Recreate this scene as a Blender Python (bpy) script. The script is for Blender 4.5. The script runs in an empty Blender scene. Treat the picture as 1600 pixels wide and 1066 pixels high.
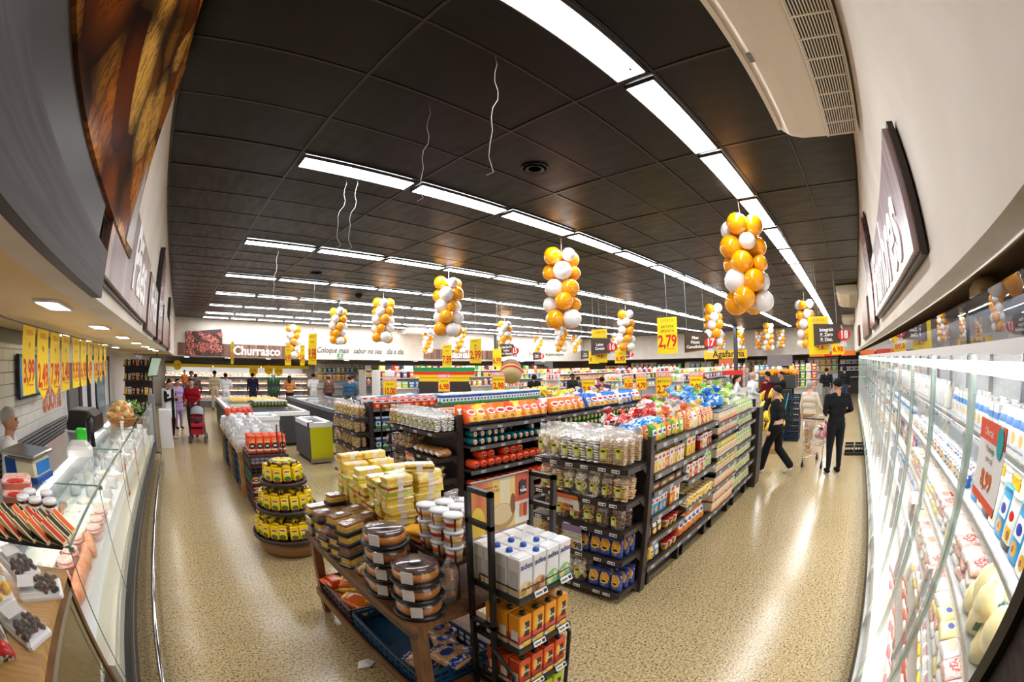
import bpy, bmesh, math, random
from mathutils import Vector, Matrix, Euler
random.seed(7)
R = math.radians
S = bpy.context.scene
COL = S.collection
# ---------------------------------------------------------------- camera
cam = bpy.data.cameras.new('camera')
cam.type = 'PANO'
cam.panorama_type = 'FISHEYE_LENS_POLYNOMIAL'
cam.sensor_fit = 'HORIZONTAL'; cam.sensor_width = 36.0
cam.fisheye_fov = R(200)
cam.fisheye_polynomial_k0 = 0.0
(cam.fisheye_polynomial_k1, cam.fisheye_polynomial_k2, cam.fisheye_polynomial_k3, cam.fisheye_polynomial_k4) = (-0.06445061525686986, -0.0001597608555806613, 2.656135143441769e-06, -7.336811883616799e-07)
cam.clip_start = 0.02; cam.clip_end = 200
co = bpy.data.objects.new('camera', cam); COL.objects.link(co)
_r, _u, _f = ((0.713597931, -0.700526966, -0.006321514), (-0.032878273, -0.042502645, 0.998555228), (0.699783546, 0.712359105, 0.053361916))
m4 = Matrix(((_r[0], _u[0], -_f[0], 0), (_r[1], _u[1], -_f[1], 0), (_r[2], _u[2], -_f[2], 2.2), (0, 0, 0, 1)))
co.matrix_world = m4
S.camera = co
# ---------------------------------------------------------------- world, exposure, light levels
w = bpy.data.worlds.new('world'); S.world = w; w.use_nodes = True
w.node_tree.nodes['Background'].inputs[0].default_value = (1.0, 0.96, 0.9, 1)
w.node_tree.nodes['Background'].inputs[1].default_value = 0.12
S.view_settings.view_transform = 'Standard'; S.view_settings.look = 'None'
S.view_settings.gamma = 1.0; S.view_settings.use_curve_mapping = False
S.view_settings.exposure = 0.85
TUBE = 17.0        # ceiling fluorescent panels
FRIDGE = 7.5       # lit strips inside the wall fridges
DOWN = 16.0        # soffit downlights
S.cycles.use_denoising = True
S.cycles.max_bounces = 7; S.cycles.transparent_max_bounces = 28
S.cycles.diffuse_bounces = 3; S.cycles.glossy_bounces = 3; S.cycles.transmission_bounces = 4
S.cycles.caustics_reflective = False; S.cycles.caustics_refractive = False
S.cycles.sample_clamp_indirect = 8.0
CZ = 3.98          # ceiling height
SZ = 2.42          # soffit height
WX, WY = -0.43, -0.39   # upper walls left and right
BY = 19.0          # back wall
FX = 26.0          # far end wall
# ---------------------------------------------------------------- helpers
class MB:
    def __init__(s): s.v = []; s.f = []; s.m = []; s.s = []
    def add(s, vs, fs, m=0, smooth=False, M=None):
        o = len(s.v)
        if M is not None: vs = [tuple(M @ Vector(v)) for v in vs]
        s.v += [tuple(v) for v in vs]
        for f in fs: s.f.append([i+o for i in f]); s.m.append(m); s.s.append(smooth)
        return s
    def box(s, x0, x1, y0, y1, z0, z1, m=0, M=None):
        vs = [(x0,y0,z0),(x1,y0,z0),(x1,y1,z0),(x0,y1,z0),(x0,y0,z1),(x1,y0,z1),(x1,y1,z1),(x0,y1,z1)]
        return s.add(vs, [(0,3,2,1),(4,5,6,7),(0,1,5,4),(1,2,6,5),(2,3,7,6),(3,0,4,7)], m, False, M)
    def bbox(s, x0, x1, y0, y1, z0, z1, b=0.01, m=0, M=None):   # box with chamfered vertical and top edges
        p = [(x0+b,y0),(x1-b,y0),(x1,y0+b),(x1,y1-b),(x1-b,y1),(x0+b,y1),(x0,y1-b),(x0,y0+b)]
        cx, cy = (x0+x1)/2, (y0+y1)/2
        kx = max(0.01, 1-2*b/max(1e-6, x1-x0)); ky = max(0.01, 1-2*b/max(1e-6, y1-y0))
        vs = [(a,c,z0) for a,c in p]+[(a,c,z1-b) for a,c in p]+[(cx+(a-cx)*kx, cy+(c-cy)*ky, z1) for a,c in p]
        fs = [tuple(range(7,-1,-1)), tuple(range(16,24))]
        for r in (0,8):
            for i in range(8): j=(i+1)%8; fs.append((r+i,r+j,r+8+j,r+8+i))
        return s.add(vs, fs, m, False, M)
    def cyl(s, p0, p1, r0, r1=None, n=10, m=0, caps=True, smooth=True, M=None):
        r1 = r0 if r1 is None else r1
        a, b = Vector(p0), Vector(p1); d = (b-a).normalized()
        u = d.orthogonal().normalized(); w = d.cross(u)
        vs = []
        for c, r in ((a,r0),(b,r1)):
            for i in range(n):
                t = 2*math.pi*i/n; vs.append(tuple(c+u*(r*math.cos(t))+w*(r*math.sin(t))))
        fs = [(i,(i+1)%n,n+(i+1)%n,n+i) for i in range(n)]
        s.add(vs, fs, m, smooth, M)
        if caps: s.add(vs, [tuple(range(n-1,-1,-1)), tuple(range(n,2*n))], m, False, M)
        return s
    def tube(s, pts, r, n=6, m=0, M=None, closed=False):
        pts = [Vector(p) for p in pts]; k = len(pts); vs = []; u = None
        for i, p in enumerate(pts):
            if closed: d = pts[(i+1)%k]-pts[i-1]
            else: d = pts[min(i+1,k-1)]-pts[max(i-1,0)]
            d = d.normalized() if d.length > 1e-9 else Vector((0,0,1))
            if u is None: u = d.orthogonal().normalized()
            u = (u-d*u.dot(d)); u = u.normalized() if u.length > 1e-6 else d.orthogonal().normalized()
            w = d.cross(u); rr = r[i] if isinstance(r,(list,tuple)) else r
            for j in range(n):
                t = 2*math.pi*j/n; vs.append(tuple(p+u*(rr*math.cos(t))+w*(rr*math.sin(t))))
        fs = []
        for i in range(k if closed else k-1):
            a=i*n; b=((i+1)%k)*n
            for j in range(n): fs.append((a+j,a+(j+1)%n,b+(j+1)%n,b+j))
        if not closed: fs += [tuple(range(n-1,-1,-1)), tuple(range((k-1)*n,k*n))]
        return s.add(vs, fs, m, True, M)
    def lathe(s, prof, n=14, m=0, M=None, smooth=True, c=(0,0,0), capb=True, capt=True):
        vs = []; k = len(prof)
        for r, z in prof:
            for j in range(n):
                t = 2*math.pi*j/n; vs.append((c[0]+r*math.cos(t), c[1]+r*math.sin(t), c[2]+z))
        fs = []
        for i in range(k-1):
            for j in range(n): fs.append((i*n+j,i*n+(j+1)%n,(i+1)*n+(j+1)%n,(i+1)*n+j))
        if capb: fs.append(tuple(range(n-1,-1,-1)))
        if capt: fs.append(tuple(range((k-1)*n,k*n)))
        return s.add(vs, fs, m, smooth, M)
    def ball(s, c, r, n=10, k=6, m=0, sz=1.0, M=None, sy=1.0):
        prof = []
        vs = [(c[0],c[1],c[2]-r*sz)]
        for i in range(1,k):
            a = -math.pi/2+math.pi*i/k
            for j in range(n):
                t = 2*math.pi*j/n; vs.append((c[0]+r*math.cos(a)*math.cos(t), c[1]+sy*r*math.cos(a)*math.sin(t), c[2]+r*sz*math.sin(a)))
        vs.append((c[0],c[1],c[2]+r*sz)); e = len(vs)-1
        fs = [(0,1+(j+1)%n,1+j) for j in range(n)]
        for i in range(k-2):
            for j in range(n): fs.append((1+i*n+j,1+i*n+(j+1)%n,1+(i+1)*n+(j+1)%n,1+(i+1)*n+j))
        b = 1+(k-2)*n
        fs += [(b+j,b+(j+1)%n,e) for j in range(n)]
        return s.add(vs, fs, m, True, M)
    def prism(s, poly, a0, a1, axis='y', m=0, M=None):   # polygon in the plane across axis, extruded along it
        def P(u,v,a): return (u,a,v) if axis=='y' else ((a,u,v) if axis=='x' else (u,v,a))
        n=len(poly); vs=[P(u,v,a0) for u,v in poly]+[P(u,v,a1) for u,v in poly]
        fs=[tuple(range(n)),tuple(range(2*n-1,n-1,-1))]+[(i,n+i,n+(i+1)%n,(i+1)%n) for i in range(n)]
        return s.add(vs,fs,m,False,M)
    def quad(s, a,b,c,d, m=0, M=None): return s.add([a,b,c,d],[(0,1,2,3)],m,False,M)
    def mesh(s, name, mats):
        me = bpy.data.meshes.new(name); me.from_pydata(s.v, [], s.f)
        if not isinstance(mats,(list,tuple)): mats=[mats]
        for x in mats: me.materials.append(x)
        me.polygons.foreach_set('material_index', s.m); me.polygons.foreach_set('use_smooth', s.s)
        me.update(); return me
    def obj(s, name, mats, parent=None, loc=(0,0,0), rz=0.0, **kw):
        return put(s.mesh(name, mats), name, parent, loc, rz, **kw)
def put(me, name, parent=None, loc=(0,0,0), rz=0.0, rot=None, scale=None, label=None, cat=None, group=None, kind=None, col=None):
    o = bpy.data.objects.new(name, me); COL.objects.link(o)
    o.location = loc
    if rot is not None: o.rotation_euler = rot
    elif rz: o.rotation_euler = (0,0,rz)
    if scale is not None: o.scale = scale if isinstance(scale,(tuple,list)) else (scale,)*3
    if parent is not None: o.parent = parent
    tag(o,label,cat,group,kind)
    if col is not None: o.color = (col[0],col[1],col[2],1)
    return o
def tag(o,label=None,cat=None,group=None,kind=None):
    if label: o['label']=label
    if cat: o['category']=cat
    if group: o['group']=group
    if kind: o['kind']=kind
    return o
def empty(name, loc=(0,0,0), rz=0.0, label=None, cat=None, group=None, kind=None, parent=None):
    o = bpy.data.objects.new(name, None); COL.objects.link(o); o.location = loc; o.rotation_euler=(0,0,rz); o.empty_display_size=.1
    if parent is not None: o.parent=parent
    return tag(o,label,cat,group,kind)
def copytree(o, loc, rz=None, label=None, group=None, parent=None):
    c = o.copy(); COL.objects.link(c); c.location = loc
    if rz is not None: c.rotation_euler = (0,0,rz)
    if parent is not None: c.parent = parent
    if label: c['label']=label
    if group: c['group']=group
    for ch in o.children:
        d = ch.copy(); COL.objects.link(d); d.parent = c
        for g in ch.children:
            e = g.copy(); COL.objects.link(e); e.parent = d
    return c
def nth(i):
    i+=1; return '%d%s'%(i,'th' if 10<=i%100<=20 else {1:'st',2:'nd',3:'rd'}.get(i%10,'th'))
def uniq(base,*extra):
    """a label of at most 16 words: the description plus what singles this one out"""
    t=base+''.join(', '+x for x in extra if x)
    for w in (' of',' the',' on',' a',' with',' and',' in',' from'):
        if len(t.split())<=16: break
        t=(t+' ').replace(w+' ',' ').strip()
    return ' '.join(t.split()[:16])
def rnd(a,b): return random.uniform(a,b)
def J(c, k=.06): return tuple(max(0,min(1,x*(1+rnd(-k,k)))) for x in c)
# ---------------------------------------------------------------- materials
def srgb(r,g=None,b=None):
    if g is None: r,g,b = (int(r[i:i+2],16) for i in (0,2,4))
    return tuple(((x/255)/12.92 if x/255<=.04045 else ((x/255+.055)/1.055)**2.4) for x in (r,g,b))
class N:
    def __init__(s, mat): s.t = mat.node_tree; s.n = s.t.nodes
    def new(s, ty, **kw):
        x = s.n.new(ty)
        for k,v in kw.items(): setattr(x,k,v)
        return x
    def link(s,a,b): s.t.links.new(a,b)
    def math(s, op, a, b=None, clamp=False):
        x = s.n.new('ShaderNodeMath'); x.operation = op; x.use_clamp = clamp
        for i,v in enumerate((a,b)):
            if v is None: continue
            if isinstance(v,(int,float)): x.inputs[i].default_value = v
            else: s.link(v, x.inputs[i])
        return x.outputs[0]
    def mix(s, fac, a, b):
        x = s.n.new('ShaderNodeMix'); x.data_type='RGBA'
        for i,v in ((0,fac),(6,a),(7,b)):
            if isinstance(v,(int,float)): x.inputs[i].default_value=v
            elif isinstance(v,tuple): x.inputs[i].default_value=(v[0],v[1],v[2],1)
            else: s.link(v,x.inputs[i])
        return x.outputs[2]
    def noise(s, vec, scale, detail=3, rough=.55):
        x = s.n.new('ShaderNodeTexNoise'); x.inputs['Scale'].default_value=scale; x.inputs['Detail'].default_value=detail; x.inputs['Roughness'].default_value=rough
        if vec is not None: s.link(vec,x.inputs['Vector'])
        return x.outputs[0]
    def ramp(s, fac, stops):
        x = s.n.new('ShaderNodeValToRGB'); s.link(fac,x.inputs[0])
        e = x.color_ramp.elements
        while len(e)<len(stops): e.new(.5)
        for i,(p,c) in enumerate(stops): e[i].position=p; e[i].color=(c[0],c[1],c[2],1)
        return x.outputs[0]
    def coord(s, which='Generated'):
        return s.n.new('ShaderNodeTexCoord').outputs[which]
    def sep(s, v):
        x=s.n.new('ShaderNodeSeparateXYZ'); s.link(v,x.inputs[0]); return x.outputs
    def mapped(s, v, scale=(1,1,1), rot=(0,0,0), loc=(0,0,0)):
        x=s.n.new('ShaderNodeMapping'); s.link(v,x.inputs[0]); x.inputs['Scale'].default_value=scale; x.inputs['Rotation'].default_value=rot; x.inputs['Location'].default_value=loc; return x.outputs[0]
    def bump(s, h, strength=.3, dist=.01):
        x=s.n.new('ShaderNodeBump'); x.inputs['Strength'].default_value=strength; x.inputs['Distance'].default_value=dist; s.link(h,x.inputs['Height']); return x.outputs[0]
_M = {}
def mat(name, c=(.5,.5,.5), rough=.5, metal=0.0, spec=.5, emit=0.0, ec=None, coat=0.0, trans=0.0, fn=None):
    if name in _M: return _M[name]
    m = bpy.data.materials.new(name); m.use_nodes=True; _M[name]=m
    b = m.node_tree.nodes['Principled BSDF']
    b.inputs['Base Color'].default_value=(c[0],c[1],c[2],1); b.inputs['Roughness'].default_value=rough
    b.inputs['Metallic'].default_value=metal; b.inputs['Specular IOR Level'].default_value=spec
    if coat: b.inputs['Coat Weight'].default_value=coat
    if trans: b.inputs['Transmission Weight'].default_value=trans
    if emit:
        e = ec or c; b.inputs['Emission Color'].default_value=(e[0],e[1],e[2],1); b.inputs['Emission Strength'].default_value=emit
    if fn: fn(N(m), b)
    return m
def clearmat(name, tint=(1,1,1), gloss=.12, diff=0.0, rough=.05, dc=(1,1,1), fres=True, ior=1.45):
    """see-through film or pane: transparent + reflection + a little diffuse veil"""
    if name in _M: return _M[name]
    m = bpy.data.materials.new(name); m.use_nodes=True; _M[name]=m
    n=N(m); n.n.remove(m.node_tree.nodes['Principled BSDF']); out=m.node_tree.nodes['Material Output']
    tr=n.new('ShaderNodeBsdfTransparent'); tr.inputs[0].default_value=(*tint,1)
    gl=n.new('ShaderNodeBsdfGlossy'); gl.inputs[0].default_value=(1,1,1,1); gl.inputs[1].default_value=rough
    mx=n.new('ShaderNodeMixShader')
    if fres:   # Schlick reflectance, the same from both sides of the sheet
        ge=n.new('ShaderNodeNewGeometry'); dt=n.new('ShaderNodeVectorMath'); dt.operation='DOT_PRODUCT'
        n.link(ge.outputs['Normal'],dt.inputs[0]); n.link(ge.outputs['Incoming'],dt.inputs[1])
        p5=n.math('POWER',n.math('SUBTRACT',1.0,n.math('ABSOLUTE',dt.outputs['Value'])),5.0)
        n.link(n.math('ADD',n.math('MULTIPLY',p5,.75),gloss,True),mx.inputs[0])
    else: mx.inputs[0].default_value=gloss
    last=tr.outputs[0]
    if diff:
        df=n.new('ShaderNodeBsdfDiffuse'); df.inputs[0].default_value=(*dc,1)
        m2=n.new('ShaderNodeMixShader'); m2.inputs[0].default_value=diff; n.link(tr.outputs[0],m2.inputs[1]); n.link(df.outputs[0],m2.inputs[2]); last=m2.outputs[0]
    n.link(last,mx.inputs[1]); n.link(gl.outputs[0],mx.inputs[2]); n.link(mx.outputs[0],out.inputs[0])
    return m
_SPEC={}
def flat(m):
    """the same print for a pack that lies on its back"""
    b,mk,r,s=_SPEC[m.name]; return printed(m.name+', lying',b,mk,r,s,lying=True)
def printed(name, base=None, marks=(), rough=.35, spec=.5, noise=0.0, coat=0.0, lying=False):
    """printed pack: object colour (or base) with flat printed marks in the pack's own box coordinates.
    marks: ('band',z0,z1,col) | ('dot',u,z,ru,rz,col) | ('rect',u0,u1,z0,z1,col) | ('vband',u0,u1,col) | ('mot',scale,thr,col)"""
    if name in _M: return _M[name]
    _SPEC[name]=(base,marks,rough,spec)
    def fn(n,b):
        g=n.coord('Generated'); x,y,z=n.sep(g)[:3]
        if lying: y,z=z,y
        if base is None: c=n.new('ShaderNodeObjectInfo').outputs['Color']
        else:
            r=n.new('ShaderNodeRGB'); r.outputs[0].default_value=(*base,1); c=r.outputs[0]
        for k in marks:
            t=k[0]
            if t=='band': fac=n.math('MULTIPLY',n.math('GREATER_THAN',z,k[1]),n.math('LESS_THAN',z,k[2]))
            elif t=='vband': fac=n.math('MULTIPLY',n.math('GREATER_THAN',x,k[1]),n.math('LESS_THAN',x,k[2]))
            elif t=='yband': fac=n.math('MULTIPLY',n.math('GREATER_THAN',y,k[1]),n.math('LESS_THAN',y,k[2]))
            elif t=='rect':
                fac=n.math('MULTIPLY',n.math('MULTIPLY',n.math('GREATER_THAN',x,k[1]),n.math('LESS_THAN',x,k[2])),n.math('MULTIPLY',n.math('GREATER_THAN',z,k[3]),n.math('LESS_THAN',z,k[4])))
            elif t in('dot','ydot','xydot'):
                uu,vv={'dot':(x,z),'ydot':(y,z),'xydot':(x,y)}[t]
                dx=n.math('DIVIDE',n.math('SUBTRACT',uu,k[1]),k[3]); dz=n.math('DIVIDE',n.math('SUBTRACT',vv,k[2]),k[4])
                fac=n.math('LESS_THAN',n.math('ADD',n.math('MULTIPLY',dx,dx),n.math('MULTIPLY',dz,dz)),1.0)
            elif t=='mot': fac=n.math('GREATER_THAN',n.noise(g,k[1],2),k[2])
            col=k[-1]
            c=n.mix(fac,c,col)
        if noise:
            c=n.mix(n.math('MULTIPLY',n.noise(g,6,3),noise),c,(.05,.04,.03))
        n.link(c,b.inputs['Base Color'])
    return mat(name,(.5,.5,.5),rough,0,spec,coat=coat,fn=fn)
def speck(name, c1, c2, scale, rough=.6, c3=None, coord='Object', bump=0.0, spec=.4, lo=.4, hi=.6):
    def fn(n,b):
        f=n.noise(n.coord(coord),scale,4)
        st=[(lo,c1),(hi,c2)] if c3 is None else [(lo,c1),((lo+hi)/2,c3),(hi,c2)]
        n.link(n.ramp(f,st),b.inputs['Base Color'])
        if bump: n.link(n.bump(f,bump,.01),b.inputs['Normal'])
    return mat(name,c1,rough,0,spec,fn=fn)
def woodmat(name, c1, c2, scale=(1,1,12), rough=.45, coord='Object', sc=3.0):
    def fn(n,b):
        v=n.mapped(n.coord(coord),scale)
        f=n.noise(v,sc,5,.6)
        n.link(n.ramp(f,[(.3,c1),(.7,c2)]),b.inputs['Base Color'])
    return mat(name,c1,rough,0,.4,fn=fn)
# text as meshes, one datablock for each string
_T={}
def textmesh(s, size, m, bold=0.0, shear=0.0, align='CENTER', ext=0.0, sx=1.0, res=3, line=1.0):
    key=(s,size,m.name,bold,shear,align,ext,sx)
    if key in _T: return _T[key]
    cu=bpy.data.curves.new('lettering','FONT'); cu.body=s; cu.size=size; cu.offset=bold; cu.shear=shear; cu.align_x=align; cu.align_y='CENTER'
    cu.extrude=ext; cu.resolution_u=res; cu.space_line=line
    ob=bpy.data.objects.new('lettering',cu)
    me=ob.to_mesh(); me2=me.copy(); ob.to_mesh_clear()
    bpy.data.objects.remove(ob); bpy.data.curves.remove(cu)
    for v in me2.vertices: v.co.x*=sx
    me2.materials.clear(); me2.materials.append(m); me2.name='lettering'
    _T[key]=me2; return me2
def text(s, size, m, parent, loc, rot, name='lettering', **kw):
    return put(textmesh(s,size,m,**kw), name, parent, loc, rot=rot)
# facings for text on a vertical face (text reads left to right in local x, up in local y)
FMX=(R(90),0,R(-90))   # face looks to -x
FMY=(R(90),0,0)        # face looks to -y
FPX=(R(90),0,R(90))    # face looks to +x
FPY=(R(90),0,R(180))   # face looks to +y

# ================================================================ materials of the setting
def _floor(n,b):
    o=n.coord('Object')
    v1=n.new('ShaderNodeTexVoronoi'); v1.inputs['Scale'].default_value=34; n.link(o,v1.inputs['Vector'])
    f=n.noise(o,58,4,.65); f2=n.noise(o,46,3,.65); f3=n.noise(o,1.1,3)
    c=n.ramp(f,[(.30,srgb(84,64,38)),(.44,srgb(168,142,98)),(.56,srgb(198,176,130)),(.72,srgb(226,210,172))])
    c=n.mix(n.math('MULTIPLY',n.math('LESS_THAN',f2,.425),.9),c,srgb(56,42,24))
    c=n.mix(n.math('MULTIPLY',f3,.25),c,srgb(190,172,136))
    bt=n.new('ShaderNodeTexBrick'); n.link(n.mapped(o,(1,1,1),(0,0,0),(.1,.2,0)),bt.inputs['Vector']); bt.offset=0
    bt.inputs['Scale'].default_value=1; bt.inputs['Brick Width'].default_value=1.0; bt.inputs['Row Height'].default_value=.55; bt.inputs['Mortar Size'].default_value=.003
    c=n.mix(n.math('MULTIPLY',bt.outputs['Fac'],.45),c,srgb(120,98,66))
    n.link(c,b.inputs['Base Color'])
    n.link(n.math('ADD',n.math('MULTIPLY',f3,.16),.14),b.inputs['Roughness'])
mFloor=mat('granite floor',(.5,.4,.3),.22,fn=_floor)
def _ceil(n,b):
    o=n.coord('Object'); i=n.new('ShaderNodeObjectInfo')
    ad=n.new('ShaderNodeVectorMath'); ad.operation='ADD'; n.link(o,ad.inputs[0]); n.link(i.outputs['Location'],ad.inputs[1])
    v=n.mapped(ad.outputs[0],(1.2,6,1))
    f=n.noise(v,1.5,5,.65); g=n.noise(n.mapped(ad.outputs[0],(5,1.3,1)),2.2,4,.6)
    n.link(n.ramp(f,[(.35,srgb(11,10,10)),(.62,srgb(19,17,16)),(.8,srgb(32,27,25))]),b.inputs['Base Color'])
    n.link(n.math('ADD',n.math('MULTIPLY',g,.40),.20),b.inputs['Roughness'])
    n.link(n.bump(f,.25,.004),b.inputs['Normal'])
mCeil=mat('black painted ceiling tile',(.02,.018,.017),.4,spec=.32,fn=_ceil)
mGrid=mat('dark ceiling grid',srgb(46,38,33),.35)
mWall=speck('cream painted wall',srgb(222,212,200),srgb(230,221,210),2.0,.7)
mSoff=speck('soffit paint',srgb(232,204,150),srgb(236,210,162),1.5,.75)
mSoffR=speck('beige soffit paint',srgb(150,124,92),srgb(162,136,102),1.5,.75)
mTile=mat('white wall tile',srgb(236,236,238),.25)
mGrout=mat('grout',srgb(206,206,208),.8)
mWhite=mat('white enamel',srgb(238,238,240),.35)
mGreyP=mat('grey panel',srgb(120,120,124),.5)
mBlack=mat('black metal',srgb(24,22,22),.4)
mDark=mat('dark brown steel',srgb(52,42,38),.45)
mDarkG=mat('dark grey plastic',srgb(58,58,62),.5)
mSteel=mat('brushed steel',srgb(190,190,190),.3,1.0)
mChrome=mat('chrome',srgb(220,220,225),.12,1.0)
mAlu=mat('grey aluminium lip',srgb(112,108,108),.4,.3)
mTube=mat('lit diffuser',(1,1,1),.5,emit=TUBE,ec=(.97,.985,1.0))
mDown=mat('lit downlight',(1,1,1),.5,emit=DOWN,ec=(1.0,.97,.93))
mFrL=mat('fridge light strip',(1,1,1),.5,emit=FRIDGE,ec=(1.0,.99,.97))
mFrB=mat('meat fridge light strip',(1,1,1),.5,emit=FRIDGE*1.05,ec=(1.0,.99,.97))
mSignW=mat('sign white',srgb(245,245,245),.5)
mYel=mat('price card yellow',srgb(255,222,0),.5)
mRedT=mat('price red ink',srgb(222,40,20),.5)
mBlkT=mat('black ink',srgb(25,22,20),.5)
mRed=mat('sign red',srgb(224,36,30),.45)
mPap=mat('white paper',srgb(240,238,236),.6)
mOrT=mat('orange ink',srgb(226,110,40),.5)
# wood veneer of the wall signs: narrow upright boards
def _ven(n,b):
    o=n.coord('Object'); x,y,z=n.sep(o)[:3]
    u=n.math('ADD',x,y)
    k=n.math('FLOOR',n.math('MULTIPLY',u,11.0)); wn=n.new('ShaderNodeTexWhiteNoise'); wn.noise_dimensions='1D'; n.link(k,wn.inputs['W'])
    f=n.noise(n.mapped(o,(14,14,1.2)),2.5,4)
    t=n.math('ADD',n.math('MULTIPLY',wn.outputs['Value'],.55),n.math('MULTIPLY',f,.45))
    n.link(n.ramp(t,[(.2,srgb(96,64,56)),(.5,srgb(136,98,84)),(.85,srgb(176,136,116))]),b.inputs['Base Color'])
mVen=mat('wood veneer sign board',(.3,.2,.15),.35,fn=_ven)
def _dven(n,b):
    f=n.noise(n.mapped(n.coord('Object'),(9,1.0,30)),2.0,4)
    n.link(n.ramp(f,[(.3,srgb(34,29,29)),(.7,srgb(68,58,56))]),b.inputs['Base Color'])
mDVen=mat('grey wood laminate',(.2,.2,.2),.6,fn=_dven)
# ================================================================ floor, ceiling, walls
MB().box(-4,28.5,-2.2,24.5,-.1,0).obj('floor',mFloor,kind='structure',label='beige speckled granite shop floor')
ceil=MB().box(WX,FX,WY,BY,CZ+.03,CZ+.12).obj('ceiling',mGrid,kind='structure',label='black suspended tile ceiling')
TX,TY=1.25,.628
tiles=[]
for i in range(0,22):
    for j in range(0,32):
        x0=-.41+i*TX; y0=-.388+j*TY
        if x0>FX-.3 or y0>BY-.3: continue
        tiles.append((x0,y0))
def tile_vis(t): return (t[0]+.6)**2+(t[1]+.3)**2
tiles.sort(key=tile_vis)
tm=MB().bbox(0,TX-.022,0,TY-.022,0,.03,.004)
tm.v=[(x,y,.0+(.03-z)) for x,y,z in tm.v]; tm.f=[f[::-1] for f in tm.f]
tme=tm.mesh('ceiling_tile',mCeil)
for x0,y0 in tiles[:300]: put(tme,'ceiling_tile',ceil,(x0+.011,y0+.011,CZ+.001+rnd(0,.004)))
b=MB()
for x0,y0 in tiles[300:]: b.box(x0+.011,x0+TX-.011,y0+.011,y0+TY-.011,CZ+.001,CZ+.03)
b.obj('far_ceiling_tiles',mCeil,ceil,kind='stuff')
for i in range(0,22):
    x=-.41+i*TX
    if x<FX: MB().box(x-.012,x+.012,WY,BY,CZ-.004,CZ+.004).obj('grid_bar',mGrid,ceil)
for j in range(0,31):
    y=-.388+j*TY
    MB().box(WX,FX,y-.009,y+.009,CZ-.003,CZ+.004).obj('grid_bar',mGrid,ceil)
# walls
MB().box(WX-.12,WX,WY-.2,BY+.1,SZ+.14,CZ+.1).box(WX-.14,WX+.006,WY-.2,BY+.1,SZ,SZ+.16).obj('wall_left',[mWall],kind='structure',label='cream upper wall above the bakery counter')
MB().box(WX-.1,FX+.1,WY-.12,WY,SZ+.10,CZ+.1).box(WX-.1,FX+.1,WY-.12,WY+.01,SZ,SZ+.11).obj('wall_right',mWall,kind='structure',label='cream upper wall above the glass door fridges')
MB().box(WX-.1,FX+.1,BY,BY+.1,SZ-.02,CZ+.1).obj('wall_back',mWall,kind='structure',label='cream back wall over the meat fridges')
MB().box(FX,FX+.1,-2,24,SZ,CZ+.1).obj('wall_far',mWall,kind='structure',label='cream end wall behind the checkouts')
MB().box(28.4,28.5,-2,24,0,SZ+.1).obj('end_wall',mat('taupe wall',srgb(120,108,96),.7),kind='structure',label='taupe wall of the recess past the checkouts')
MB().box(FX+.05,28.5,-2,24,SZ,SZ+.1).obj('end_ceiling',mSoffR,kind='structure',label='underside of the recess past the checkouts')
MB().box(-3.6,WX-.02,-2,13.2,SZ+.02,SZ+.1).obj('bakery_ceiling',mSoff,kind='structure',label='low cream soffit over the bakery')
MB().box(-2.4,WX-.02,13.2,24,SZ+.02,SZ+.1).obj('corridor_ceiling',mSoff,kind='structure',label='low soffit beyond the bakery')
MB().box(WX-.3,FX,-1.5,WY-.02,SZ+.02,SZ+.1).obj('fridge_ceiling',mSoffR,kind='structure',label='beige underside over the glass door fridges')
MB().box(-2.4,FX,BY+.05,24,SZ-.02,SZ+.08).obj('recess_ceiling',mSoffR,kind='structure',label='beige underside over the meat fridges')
MB().box(-.6,FX,-1.72,-1.6,0,SZ+.1).obj('fridge_wall',mWhite,kind='structure',label='wall behind the glass door fridges')
MB().box(-2.5,FX,23.9,24.1,0,SZ+.1).obj('recess_wall',mWall,kind='structure',label='wall behind the meat fridges')
MB().box(-2.5,-.5,-2,-1.9,0,SZ+.1).obj('corner_wall',mWall,kind='structure',label='wall behind the bakery corner')
# tiled bakery wall: white glazed bricks, ribbed grey band below
wb=MB().box(-2.52,-2.42,-2,7.5,0,SZ+.02).obj('bakery_wall',mGrout,kind='structure',label='white tiled wall behind the bakery counter')
bk=MB().bbox(0,.354,0,.114,0,.02,.006)
bk.v=[(z,x,y) for x,y,z in bk.v]
bkm=bk.mesh('brick',mTile)
row=0
z=1.29
while z<2.30:
    y=2.2-(.18 if row%2 else 0)
    while y<7.46:
        if y+.354<7.49: put(bkm,'brick',wb,(-2.42+rnd(-.001,.002),y,z))
        y+=.36
    z+=.12; row+=1
for k in range(12): MB().cyl((-2.415,2.2,1.26-k*.045),(-2.415,7.49,1.26-k*.045),.024,n=6).obj('rib',mGreyP,wb)
MB().box(-2.42,-2.36,2,7.5,2.30,2.43).obj('cornice',mGreyP,wb)
text('adona',.62,mat('terracotta letter',srgb(214,120,88),.6),wb,(-2.395,6.60,1.66),FPX,sx=.72,bold=.012)
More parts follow.
